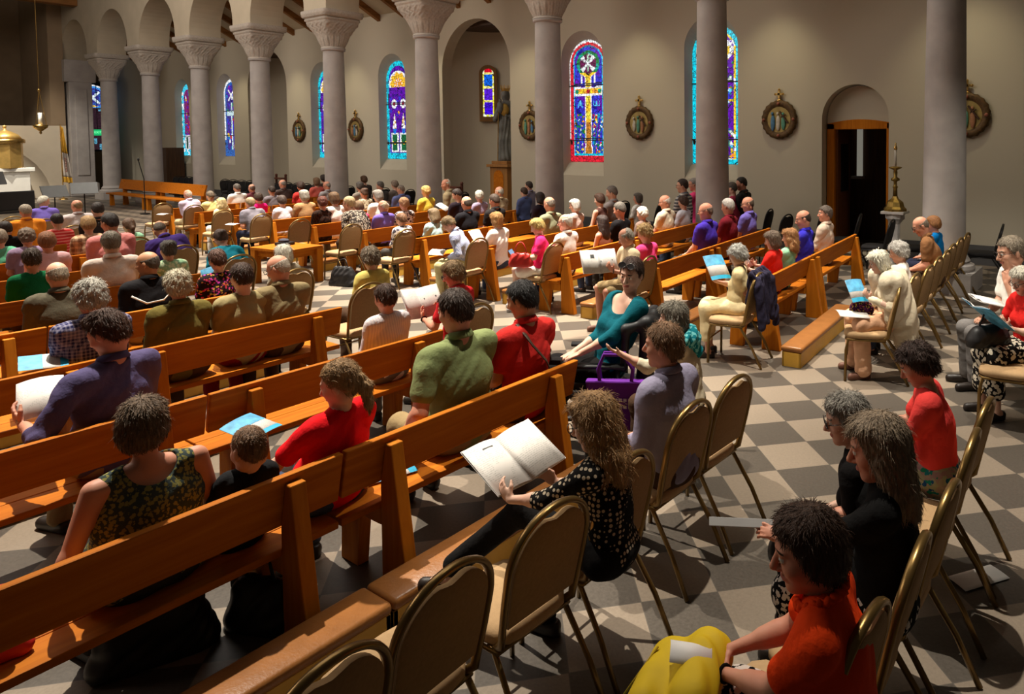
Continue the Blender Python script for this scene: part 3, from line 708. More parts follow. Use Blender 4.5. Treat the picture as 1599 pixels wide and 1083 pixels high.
mx = nd(nt, 'ShaderNodeMix', data_type='RGBA'); lk(nt, md.outputs[0], mx.inputs[0]); lk(nt, rA.outputs[0], mx.inputs[6]); lk(nt, rB.outputs[0], mx.inputs[7])
mn = nd(nt, 'ShaderNodeMath', operation='MINIMUM'); lk(nt, pp[0].outputs[0], mn.inputs[0]); lk(nt, pp[1].outputs[0], mn.inputs[1])
lt = nd(nt, 'ShaderNodeMath', operation='LESS_THAN'); lt.inputs[1].default_value = .006; lk(nt, mn.outputs[0], lt.inputs[0])
m2 = nd(nt, 'ShaderNodeMix', data_type='RGBA'); lk(nt, lt.outputs[0], m2.inputs[0]); lk(nt, mx.outputs[2], m2.inputs[6]); m2.inputs[7].default_value = (.10, .085, .07, 1)
mr = nd(nt, 'ShaderNodeMapRange'); mr.inputs[3].default_value = .88; mr.inputs[4].default_value = 1.1; lk(nt, n2.outputs['Fac'], mr.inputs[0])
vm = nd(nt, 'ShaderNodeVectorMath', operation='SCALE'); lk(nt, m2.outputs[2], vm.inputs[0]); lk(nt, mr.outputs[0], vm.inputs['Scale']); lk(nt, vm.outputs[0], b.inputs['Base Color'])
rr = nd(nt, 'ShaderNodeMapRange'); rr.inputs[3].default_value = .3; rr.inputs[4].default_value = .5; lk(nt, n1.outputs['Fac'], rr.inputs[0]); lk(nt, rr.outputs[0], b.inputs['Roughness'])
FLOOR_M = m
mb = MB(); mb.box((-4, -16.2, -.2), (44, 5, 0)); structure(mb.build('floor', FLOOR_M))

def arch_pts(cx, half, z0, spring, n=24):
    """outline of a round-headed opening, anticlockwise in (x,z)"""
    p = [(cx-half, z0), (cx+half, z0)]
    for i in range(n+1):
        a = PI*i/n; p.append((cx+half*math.cos(a), spring+half*math.sin(a)))
    return p
def holed_wall(name, outer, holes, y0, y1, mat):
    """wall in the x-z plane between y0 (room side) and y1 with openings cut through"""
    loops = [outer]+holes
    tri = geometry.tessellate_polygon([[Vector((p[0], p[1], 0)) for p in L] for L in loops])
    flat = [p for L in loops for p in L]; n = len(flat)
    v = [(p[0], y0, p[1]) for p in flat]+[(p[0], y1, p[1]) for p in flat]
    f = [tuple(t) for t in tri]+[tuple(n+i for i in t[::-1]) for t in tri]
    o = 0
    for L in loops:
        k = len(L)
        for i in range(k): f.append((o+i, o+(i+1) % k, n+o+(i+1) % k, n+o+i))
        o += k
    mb = MB(); mb.add(v, f)
    ob = mb.build(name, mat, None, False)
    bm_ = __import__('bmesh').new(); bm_.from_mesh(ob.data); __import__('bmesh').ops.recalc_face_normals(bm_, faces=bm_.faces); bm_.to_mesh(ob.data); bm_.free()
    return structure(ob)
WIN_X = [7.99, 11.75, 19.62, 23.6, 30.6, 34.5]
DOOR_X = 4.70; NICHE_X = [15.74, 27.3]
holes = [arch_pts(x, .69, 1.41, 4.40) for x in WIN_X]+[arch_pts(DOOR_X, .675, .001, 2.715)]+[arch_pts(x, 1.42, .001, 4.38) for x in NICHE_X]
holed_wall('wall_right', [(-3.5, 0), (42.5, 0), (42.5, 6.55), (-3.5, 6.55)], holes, WALLY, WALLY-.36, PLASTER)
# splayed window linings and stained glass
def glass_panel(name, fn, half, z0, spring, nx=46):
    zt = spring+half; nz = int(nx*(zt-z0)/(2*half)); dx = 2*half/nx; dz = (zt-z0)/nz
    V = []; F = []; C = []; vid = {}
    def vi(i, j):
        if (i, j) not in vid: vid[(i, j)] = len(V); V.append((-half+i*dx, 0, z0+j*dz))
        return vid[(i, j)]
    for j in range(nz):
        for i in range(nx):
            x = -half+(i+.5)*dx; z = z0+(j+.5)*dz
            if z > spring and x*x+(z-spring)**2 > half*half: continue
            F.append((vi(i, j), vi(i+1, j), vi(i+1, j+1), vi(i, j+1))); C.append(fn(-x/half, (z-z0)/(zt-z0), -x, z))   # local +x lies to the left as seen from the room
    me = bpy.data.meshes.new(name); me.from_pydata(V, [], F)
    at = me.color_attributes.new('glass_colour', 'FLOAT_COLOR', 'CORNER')
    at.data.foreach_set('color', np.repeat(np.array([(c[0], c[1], c[2], 1) for c in C], np.float32), 4, axis=0).ravel())
    return me
def glass_mat():
    if 'glass' in MATS: return MATS['glass']
    m, nt, b = base_mat('stained_glass', .25, 0, .4)
    a = nd(nt, 'ShaderNodeVertexColor', layer_name='glass_colour')
    tc = nd(nt, 'ShaderNodeTexCoord'); v = nd(nt, 'ShaderNodeTexNoise'); v.inputs['Scale'].default_value = 16; v.inputs['Detail'].default_value = 3; lk(nt, tc.outputs['Object'], v.inputs['Vector'])
    mr = nd(nt, 'ShaderNodeMapRange'); mr.inputs[1].default_value = .3; mr.inputs[2].default_value = .7; mr.inputs[3].default_value = .45; mr.inputs[4].default_value = 1.45; lk(nt, v.outputs['Fac'], mr.inputs[0])
    vs_ = nd(nt, 'ShaderNodeVectorMath', operation='SCALE'); lk(nt, a.outputs[0], vs_.inputs[0]); lk(nt, mr.outputs[0], vs_.inputs['Scale'])
    b.inputs['Base Color'].default_value = (.02, .02, .02, 1); ve = nd(nt, 'ShaderNodeTexVoronoi', feature='DISTANCE_TO_EDGE'); ve.inputs['Scale'].default_value = 9.5; lk(nt, tc.outputs['Object'], ve.inputs['Vector'])
    gt = nd(nt, 'ShaderNodeMath', operation='GREATER_THAN'); gt.inputs[1].default_value = .032; lk(nt, ve.outputs['Distance'], gt.inputs[0])
    vl = nd(nt, 'ShaderNodeVectorMath', operation='SCALE'); lk(nt, vs_.outputs[0], vl.inputs[0]); lk(nt, gt.outputs[0], vl.inputs['Scale'])
    lk(nt, vl.outputs[0], b.inputs['Emission Color']); b.inputs['Emission Strength'].default_value = .82
    MATS['glass'] = m; return m
_wr = random.Random(5)
_cell = {}
def jit(x, z, s, k=0):
    q = (int(math.floor(x*s)), int(math.floor(z*s)), k)
    if q not in _cell: _cell[q] = _wr.random()
    return _cell[q]
BLU, PUR, CYA, RED, YEL, WHT, GRN, DRK = (.03, .03, .62), (.12, .0, .42), (.0, .62, .80), (.70, .01, .03), (1.0, .62, .02), (.95, .97, 1.0), (.0, .22, .05), (.01, .01, .015)
def seg(x, z, x0, z0, x1, z1):
    dx, dz = x1-x0, z1-z0; t = max(0, min(1, ((x-x0)*dx+(z-z0)*dz)/(dx*dx+dz*dz))); return math.hypot(x-x0-t*dx, z-z0-t*dz), t
def edge_d(u, x, z, half, z0, spring):
    return (half-math.hypot(x, z-spring)) if z > spring else min(half-abs(x), z-z0)
def leaf_mix(x, z, s):
    j = jit(x+.3*z, z-.2*x, s); return BLU if j < .3 else PUR if j < .62 else GRN if j < .74 else (.0, .25, .55) if j < .82 else RED if j < .88 else WHT if j < .93 else YEL
def w_cross(u, v, x, z):
    d = edge_d(u, x, z, .55, 1.77, 4.27); zt = 4.82
    if d < .035: return WHT if (x < 0 or z > 4.5) and z > 2.3 else RED
    if d < .11: return RED
    if d < .145: return CYA if jit(0, z, 7) > .15 else (.0, .2, .3)
    for zb in (2.31, 3.72): 
        if abs(z-zb) < .014: return DRK
    cx, cz = 0, 4.24; rr = math.hypot(x-cx, z-cz)
    if rr < .335:
        if rr > .25: return (GRN if jit(x, z, 13) < .6 else (.0, .4, .3)) if z > 4.02 else YEL
        for (a, b_, c_, e) in ((-.17, 4.08, .17, 4.40), (-.17, 4.40, .17, 4.08)):
            dd, t = seg(x, z, a, b_, c_, e)
            if dd < .012+.045*abs(t-.5)*2: return WHT
        if abs(x) < .018 and abs(z-4.26) < .22: return (.55, .8, .6)
        if abs(math.hypot(x-.05, z-4.42)-.055) < .016 and x > .02: return (.5, .8, .6)
        return (.12, .0, .06)
    zx = 3.53
    if abs(z-zx) < .115+.03*max(0, abs(x)-.2) and abs(x) < .40:
        if abs(abs(z-zx)-.10) < .026 or abs(abs(x)-.39) < .018: return WHT
        if math.hypot(x, z-zx) < .055: return RED
        if math.hypot(abs(x)-.33, z-zx) < .055: return (.0, .3, .16)
        return YEL if jit(x, z, 9) < .55 else (1., .38, .03)
    hw = .065+(.03*max(0, (z-3.7)/.3) if z > 3.6 else .045*max(0, (2.4-z)/.6))
    if 1.83 < z < 4.0 and abs(x) < hw+.022:
        if abs(x) > hw-.004 or z > 3.95: return WHT
        return ((1, .55, .02) if jit(x, z, 6) < .6 else (.9, .75, .05)) if z > 2.75 else (.55, .2, .02)
    if 3.72 < z < 3.98 and abs(abs(x)-.2) < .022: return WHT
    if math.hypot((abs(x)-.2)*1.6, z-4.03) < .055: return (1, .22, .02)
    # the two letters
    if 3.13 < z < 3.31:
        for (a, b_, c_, e) in ((-.30, 3.14, -.24, 3.30), (-.24, 3.30, -.18, 3.14), (-.275, 3.20, -.205, 3.20)):
            if seg(x, z, a, b_, c_, e)[0] < .016: return (.1, .6, 1.)
        for cx_ in (.205, .285):
            if abs(math.hypot(x-cx_, (z-3.20)*.9)-.045) < .016 and z < 3.21 or (abs(abs(x-cx_)-.045) < .014 and 3.2 < z < 3.29): return (.1, .6, 1.)
    if z < 2.95:
        f = math.sin(x*40+math.sin(z*19)*2)*math.sin(z*26+x*7)
        if f > .72: return WHT if jit(x, z, 8) < .4 else (1, .2, .02) if jit(x, z, 8) < .7 else YEL
        if abs(math.sin((abs(x)-.12-(z-1.8)*.16)*30)) < .35 and abs(x) > .1: return GRN if jit(x, z, 5) < .6 else (.0, .35, .5)
        return leaf_mix(x, z, 9) if jit(x, z, 9, 2) < .5 else BLU
    j = jit(x+.2*z, z+.3*x, 8); return BLU if j < .5 else PUR if j < .9 else (.0, .0, .3)
def w_doors(u, v, x, z):
    d = edge_d(u, x, z, .55, 1.77, 4.27)
    if d < .13: return (CYA if jit(x, z, 9) > .12 else (.0, .3, .45)) if not (jit(0, z*.7, 3) < .18 and d > .06) else DRK
    for zb in (2.25, 3.5): 
        if abs(z-zb) < .013: return DRK
    r = math.hypot(x, z-4.12)
    if z > 4.02 and r < .42:
        a = math.atan2(z-4.12, x); q = abs(math.sin(a*4.5))
        if r > .30+.08*q: return WHT
        return (1, .55, .03) if r > .18 else (.95, .35, .03) if q > .4 else WHT
    for cx in (-.2, .2):
        r = math.hypot(x-cx, (z-3.48)*.85)
        if r < .125: return RED if r < .035 else (.2, .0, .1) if r < .06 else WHT
        if abs(x-cx) < .085*(1-max(0, (z-2.75))/.45) and 2.68 < z < 3.18: return WHT if jit(x, z, 14) < .6 else (1, .6, .2)
        if abs(x-cx) < .06 and 2.52 < z < 2.68: return (.0, .2, .8)
        if abs(x-cx) < .165 and 1.92 < z < 2.56:
            if abs(x-cx) > .115 or z > 2.49 or z < 1.98: return WHT
            return YEL if abs(z-2.2-.5*abs(x-cx)) < .03 else (.0, .13, .04)
    if math.hypot(x, z-3.2) < .05: return (1, .4, .05)
    return PUR if jit(x, z, 10) < .6 else (.05, .0, .3) if jit(x, z, 10) < .9 else BLU
def w_flowers(u, v, x, z):
    d = edge_d(u, x, z, .55, 1.72, 4.27)
    if d < .10: return (.02, .02, .6) if jit(0, z, 2.2, 4) < .16 else CYA
    if d < .135: return YEL if jit(x, z, 8) < .8 else WHT
    for zb in (2.31, 3.6): 
        if abs(z-zb) < .014: return DRK
    r = math.hypot(x-.15, z-4.28)
    if r < .24: return WHT if abs(r-.2) < .035 else YEL if jit(x, z, 8) < .6 else WHT
    f = math.sin(x*19+2*math.sin(z*8))*math.sin(z*13+x*5)
    if f > .66: return WHT if jit(x, z, 7) < .35 else (1, .25, .03) if jit(x, z, 7) < .6 else (.1, .5, .9)
    if abs(f-.5) < .1: return GRN
    return PUR if jit(x, z, 9) < .72 else leaf_mix(x, z, 9)
def w_far(u, v, x, z):
    d = edge_d(u, x, z, .55, 1.77, 4.27)
    if d < .20: return (.05, .65, .9) if jit(x, z, 8) > .15 else WHT
    if 1.95 < z < 2.6 and abs(abs(x)-.18) < .15: return WHT if abs(abs(abs(x)-.18)-.12) < .035 or z > 2.53 or z < 2.02 else (.01, .05, .03)
    return leaf_mix(x, z, 8) if jit(x, z, 9, 2) < .25 else (.22, .01, .14)
def w_far2(u, v, x, z):
    d = edge_d(u, x, z, .55, 1.77, 4.27)
    if d < .09 and z > 2.4: return WHT
    if d < .2: return (.02, .12, .45)
    for (a, b_, c_, e) in ((-.2, 4.0, .2, 4.4), (-.2, 4.4, .2, 4.0)):
        if seg(x, z, a, b_, c_, e)[0] < .04: return WHT
    if abs(z-3.45) < .1 and abs(x) < .36 or abs(x) < .05 and 1.9 < z < 3.9: return (.6, .8, .85)
    return leaf_mix(x, z, 7) if jit(x, z, 8, 3) < .4 else (.05, .03, .28)
FN = [w_flowers, w_cross, w_doors, w_doors, w_far2, w_far]
LEAD = noisy('lead_came', (.02, .02, .02), .1, 20, .6)
TRIM_W = noisy('window_lining', (.47, .425, .34), .04, 3, .9, 0, .1, 30, .1)
WINL = ['window_1', 'window_2', 'window_3', 'window_4', 'window_5', 'window_6']
def arch_loop(cx, half, z0, spring, y, n=24): return [(p[0], y, p[1]) for p in arch_pts(cx, half, z0, spring, n)]
for i, x in enumerate(WIN_X):
    gl = put(WINL[i], glass_panel('stained_glass', (lambda u, v, x_, z_, f_=FN[i]: f_(u, v, x_*.55/.62, z_-.04)), .62, 1.75, 4.27), glass_mat(), None, False, (x, WALLY-.25, 0)); structure(gl)
    mb = MB(); A = arch_loop(0, .690, 1.41, 4.40, .25); B_ = arch_loop(0, .64, 1.72, 4.29, .04); Cc = arch_loop(0, .615, 1.745, 4.27, -.01); k = len(A)
    mb.add(A+B_+Cc, [(j, (j+1) % k, k+(j+1) % k, k+j) for j in range(k)]+[(k+j, k+(j+1) % k, 2*k+(j+1) % k, 2*k+j) for j in range(k)])
    mb.build('window_lining', TRIM_W, gl)
    ld = MB()
    for z in ((2.31, 3.72) if i == 1 else (2.25, 3.5) if i in (2, 3) else (2.31, 3.6) if i == 0 else (2.6, 3.6)): ld.box((-.62, -.02, z-.014), (.62, .03, z+.014))
    ld.build('saddle_bars', LEAD, gl)
# niches: half-round apses behind the two big arches
for k, x in enumerate(NICHE_X):
    mb = MB(); prof = [(1.42, 0), (1.42, 4.38)]
    mb.lathe([(1.42, .0), (1.42, 5.9)], (x, WALLY-.36, 0), 28, PI, 2*PI)
    mb.add([(x-1.5, WALLY-.3, 5.82), (x+1.5, WALLY-.3, 5.82), (x+1.5, WALLY-1.85, 5.82), (x-1.5, WALLY-1.85, 5.82)], [(0, 1, 2, 3)])
    structure(mb.build('wall_niche_%d' % (k+1), PLASTER, None, True))
    mb = MB(); mb.box((x-1.3, WALLY-1.7, 5.66), (x+1.3, WALLY-.38, 5.80)); structure(mb.build('trim_%d' % (k+1), W_DARK))
# niche window with yellow border
def w_niche(u, v, x, z):
    d = edge_d(u, x, z, .24, 0, 1.16)
    if d < .055: return (1., .92, .05) if jit(x, z, 12) < .6 else (.95, .95, .6)
    for zb in (.42, .80, 1.18):
        if abs(z-zb) < .03: return (1, .9, .25)
    if z > 1.2: return (.7, .0, .02)
    return (.05, .0, .75) if z < .42 else (.10, .01, .7) if z < .8 else (.0, .12, .75)
na = math.radians(42.5); nw = put('window_7', glass_panel('niche_glass', (lambda u, v, x_, z_: w_niche(u, v, x_*.24/.165, z_*1.16/1.31)), .165, 0, 1.31, 26), glass_mat(), None, False, (15.74+1.33*math.sin(na), WALLY-.36-1.33*math.cos(na), 3.06)); structure(nw); nw.rotation_euler = (0, 0, na)
mb = MB(); a = arch_loop(0, .275, -.15, 1.31, .05); b_ = arch_loop(0, .17, -.01, 1.31, .05); c_ = arch_loop(0, .17, -.01, 1.31, -.04); a0 = arch_loop(0, .275, -.15, 1.31, -.10); k = len(a)
mb.add(a+b_+c_+a0, [(j, (j+1) % k, k+(j+1) % k, k+j) for j in range(k)]+[(k+j, k+(j+1) % k, 2*k+(j+1) % k, 2*k+j) for j in range(k)]+[(3*k+j, 3*k+(j+1) % k, (j+1) % k, j) for j in range(k)])
mb.build('window_frame', wood('niche_frame', (.16, .075, .02), (.22, .11, .03), 2), nw)
# doorway on the right: timber frame in the recess, arched tympanum above, dark porch behind
mb = MB(); L = arch_pts(0, .66, 2.60, 2.715); L[0] = (-.66, 2.58); L[1] = (.66, 2.58); mb.prism([(p[0], p[1]) for p in L], 1, WALLY-.34, WALLY-.26)
o = structure(mb.build('wall_tympanum', PLASTER, loc=(DOOR_X, 0, 0)))
fr = MB(); y0, y1 = WALLY-.36, WALLY-.24
fr.box((.50, y0, 0), (.66, y1, 2.62)); fr.box((-.66, y0, 0), (-.56, y1, 2.62)); fr.prism([(-.66, 2.50), (.66, 2.50)]+[(.66-1.32*i/12, 2.62+.08*math.sin(PI*i/12)) for i in range(13)], 1, y0, y1)
d1 = fr.build('door_1', W_ORANGE_X, None, False, .008, (DOOR_X, 0, 0)); structure(d1)
lf = MB(); lf.prism([(.46, 0), (.50, 0), (.50, 2.5), (.46, 2.5)], 1, y0-.75, y0+.02); lf.build('door_leaf', wood('door_leaf_oak', (.11, .035, .012), (.17, .06, .02), 2), d1)
lg = MB(); lg.box((.452, y0-.62, 1.2), (.459, y0-.16, 2.2)); lg.build('door_glass', noisy('dark_glass', (.015, .015, .017), .1, 5, .08), d1)
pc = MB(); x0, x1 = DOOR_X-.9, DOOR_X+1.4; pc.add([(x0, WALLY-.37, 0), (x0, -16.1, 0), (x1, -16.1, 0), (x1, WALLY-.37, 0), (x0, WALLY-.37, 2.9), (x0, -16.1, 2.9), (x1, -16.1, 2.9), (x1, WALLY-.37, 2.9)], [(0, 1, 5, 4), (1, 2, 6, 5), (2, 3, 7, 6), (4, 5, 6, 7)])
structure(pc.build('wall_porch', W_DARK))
pw = MB(); pw.box((DOOR_X+.50, -16.08, 1.45), (DOOR_X+.62, -16.02, 2.75)); structure(pw.build('window_8', emis('porch_daylight', (.42, .40, .33), .28)))
bx = MB(); bx.box((DOOR_X+.44, -16.05, 1.40), (DOOR_X+.70, -15.85, 1.46)); o = bx.build('windowsill', noisy('sill_pale', (.32, .33, .36), .05)); structure(o); o.name = 'trim_3'
# grey baseboard of the aisle
mb = MB()
for x0, x1 in ((-3.5, DOOR_X-.675), (DOOR_X+.675, NICHE_X[0]-1.42), (NICHE_X[0]+1.42, NICHE_X[1]-1.42), (NICHE_X[1]+1.42, 42)): mb.box((x0, WALLY, 0), (x1, WALLY+.03, .36))
structure(mb.build('baseboard_right', noisy('baseboard_grey', (.085, .083, .085), .1, 4, .6)))
# sloping aisle ceiling and its rafters
SL = .545
def zc(y): return 6.36+SL*(y-WALLY)
mb = MB(); mb.add([(-3.5, WALLY-.1, zc(WALLY-.1)), (42.5, WALLY-.1, zc(WALLY-.1)), (42.5, -11.9, zc(-11.9)), (-3.5, -11.9, zc(-11.9)),
                   (-3.5, WALLY-.1, zc(WALLY-.1)+.1), (42.5, WALLY-.1, zc(WALLY-.1)+.1), (42.5, -11.9, zc(-11.9)+.1), (-3.5, -11.9, zc(-11.9)+.1)], [(0, 1, 2, 3), (4, 7, 6, 5)])
structure(mb.build('ceiling_aisle', noisy('ceiling_boards_pale', (.48, .40, .28), .06, 3, .8)))
mb = MB()
mb.add([(-.075, WALLY, zc(WALLY)-.20), (.075, WALLY, zc(WALLY)-.20), (.075, -11.95, zc(-11.95)-.20), (-.075, -11.95, zc(-11.95)-.20),
        (-.075, WALLY, zc(WALLY)), (.075, WALLY, zc(WALLY)), (.075, -11.95, zc(-11.95)), (-.075, -11.95, zc(-11.95))], [(0, 3, 2, 1), (4, 5, 6, 7), (0, 1, 5, 4), (1, 2, 6, 5), (2, 3, 7, 6), (3, 0, 4, 7)])
rf = None
for k in range(-8, 21):
    x = 15.09+1.275*k
    if rf is None: rf = mb.build('rafter', W_RAFT, loc=(x, 0, 0)); r_ = rf
    else: r_ = rf.copy(); COL.objects.link(r_); r_.location = (x, 0, 0)
    tag(r_, 'brown timber rafter under the sloping ceiling of the side aisle', 'rafter', 'rafters of the side aisle')
# arcade wall on the columns
hol = [arch_pts(COLX0+COLS*(k+.5), 1.50, 5.96, 6.05, 28) for k in range(-1, 9)]
for h_ in hol: pass
outer = [(COLX0-COLS-.6, 5.94)]
for h_ in hol:
    outer += [(h_[0][0], 5.94)]+[(p[0], p[1]) for p in h_[2:][::-1]]+[(h_[1][0], 5.94)]
outer += [(42.5, 5.94), (42.5, HMAX), (COLX0-COLS-.6, HMAX)]
holed_wall('wall_arcade', outer, [], -11.06, -12.06, PLASTER_W)
# columns
def carved_capital():
    n = 128; rings = 48; V = []; F = []
    for j in range(rings+1):
        t = j/rings; z = 1.02*t
        for i in range(n):
            a = 2*PI*i/n; e = 2+9*min(1, max(0, (t-.12)/.5))
            sq = 1/((abs(math.cos(a))**e+abs(math.sin(a))**e)**(1/e))
            r = (.30+.25*min(1, max(0, t-.03)/.72)**1.15)*(1+(sq-1)*min(1, t*1.6))
            if .05 < t < .32: r += .022*abs(math.sin(a*8))*math.sin(PI*(t-.05)/.27)+.006*math.sin(a*32)
            elif .34 < t < .70:
                m_ = math.sin(PI*(t-.34)/.36)**.4; r += m_*(.016*math.sin(a*16+2.2*math.sin(t*34))*math.cos(t*40)+.010*math.sin(a*32-t*50))
            elif .73 < t < .80: r += .014*math.sin(a*24)**2
            if .70 < t < .73 or .80 < t < .83: r -= .012
            if t >= .83: r = (.60+.03*min(1, (t-.83)/.08))*sq+(.008*math.sin(a*40)*math.sin((t-.83)*50) if t < .95 else 0)
            if t < .04: r = .325
            V.append((r*math.cos(a), r*math.sin(a), z))
    for j in range(rings):
        for i in range(n): F.append((j*n+i, j*n+(i+1) % n, (j+1)*n+(i+1) % n, (j+1)*n+i))
    F.append(tuple(rings*n+i for i in range(n)))
    return V, F
sh = MB(); sh.lathe([(.315, .40), (.315, .55), (.308, 1.6), (.292, 3.4), (.272, 4.86), (.272, 4.93)], n=40)
bs = MB(); bs.box((-.48, -.48, 0), (.48, .48, .30)); bs.lathe([(.44, .30), (.455, .34), (.44, .39), (.36, .42), (.385, .45), (.36, .49), (.318, .55)], n=36)
nk = MB(); nk.lathe([(.275, 4.86), (.315, 4.88), (.32, 4.92), (.30, 4.95)], n=36)
CARDN = ['beside the right edge, in front of the doorway wall', 'covering the middle of the turquoise bordered window', 'left of the purple cross window', 'left of the niche with the crowned statue', 'between the two oval wall plaques', 'fifth one left of the statue niche arch',
         'behind the right end of the front bench', 'behind the middle of the front bench', 'farthest free standing one, left of the front bench']
col0 = None
WHERE = ['in the right foreground, capital out of the picture', 'hiding the middle of the turquoise bordered window', 'just left of the purple and gold cross window', 'just left of the statue niche', 'standing between the two small wall plaques', 'left of the leftmost small wall plaque',
         'between the two narrow far windows', 'left of the far turquoise window behind the long front bench', 'farthest round one before the square pier']
for k in range(-1, 9):
    loc = (COLX0+COLS*k, COLY, 0)
    if col0 is None:
        col0 = empty('stone_column', loc)
        sh.build('shaft', STONE, col0, True); auto_smooth(bs.build('column_base', STONE, col0, True), 35); nk.build('neck_ring', STONE, col0, True)
        v, f = carved_capital(); cp = MB(); cp.add(v, f); auto_smooth(cp.build('capital', STONE_C, col0, True, loc=(0, 0, 4.93)), 50); r_ = col0
    else: r_ = dup(col0, loc, 0)
    tag(r_, 'grey limestone column with carved capital, '+(WHERE[k] if k >= 0 else 'nearest the camera outside the right edge'), 'column', 'arcade columns')
# square pier that ends the arcade and the wall of the sanctuary
mb = MB(); mb.box((38.3, -12.1, 0), (39.2, -11.06, .55)); mb.box((38.4, -12.0, .55), (39.1, -11.16, 5.0)); mb.prism([(38.4, 5.0), (39.1, 5.0), (39.25, 5.95), (38.25, 5.95)], 1, -12.15, -11.0)
mb.box((38.36, -11.8, .9), (38.42, -11.35, 4.7))
structure(mb.build('wall_pier', STONE, None, False, .02))
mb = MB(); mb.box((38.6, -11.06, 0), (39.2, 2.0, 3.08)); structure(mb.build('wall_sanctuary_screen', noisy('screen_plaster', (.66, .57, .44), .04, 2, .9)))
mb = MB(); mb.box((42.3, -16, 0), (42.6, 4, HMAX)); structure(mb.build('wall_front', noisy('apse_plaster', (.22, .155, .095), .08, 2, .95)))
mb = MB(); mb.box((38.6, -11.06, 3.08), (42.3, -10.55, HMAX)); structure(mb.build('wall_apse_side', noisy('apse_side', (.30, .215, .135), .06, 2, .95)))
bmn = MB(); bmn.box((36.6, -11.05, 8.05), (37.1, -6.0, 8.5)); bmn.box((36.6, -11.05, 8.5), (37.1, -5.0, 8.9)); structure(bmn.build('trim_4', W_RAFT))
# big round-headed window that closes the far end of the aisle
def w_end(u, v, x, z):
    r = math.hypot(x, z-2.2)
    if z > 2.2 and r > .86: return WHT
    if z > 1.45:
        for (a, b_, c_, e) in ((-.4, 1.8, .4, 2.6), (-.4, 2.6, .4, 1.8)):
            if seg(x, z, a, b_, c_, e)[0] < .07: return (.8, .95, 1.)
        if r > .72: return (.05, .3, .8)
        if abs(r-.5) < .08: return (.03, .10, .4)
        if 1.45 < z < 1.7: return (.9, .6, .05) if jit(x, z, 7) < .35 else (.05, .05, .45)
        return (.04, .04, .3)
    return (.04, .45, .5) if abs(x) > .8 else (.03, .012, .02) if jit(x, z, 6) < .85 else (.1, .35, .5)
gl = put('window_9', glass_panel('end_window_glass', (lambda u, v, x_, z_: w_end(u, v, x_*.95/.62, 2.2+(z_-2.55)*.95/.62 if z_ > 1.9 else z_*.6)), .62, 0, 2.55, 40), glass_mat(), None, False, (42.26, -13.2, 2.0)); gl.rotation_euler = (0, 0, PI/2); structure(gl)
fr = MB(); a = arch_loop(0, .62, 0, 2.55, -.03); b_ = arch_loop(0, .80, -.08, 2.55, -.03); k = len(a); fr.add(a+b_, [(j, (j+1) % k, k+(j+1) % k, k+j) for j in range(k)]); fr.build('window_frame', LEAD, gl)

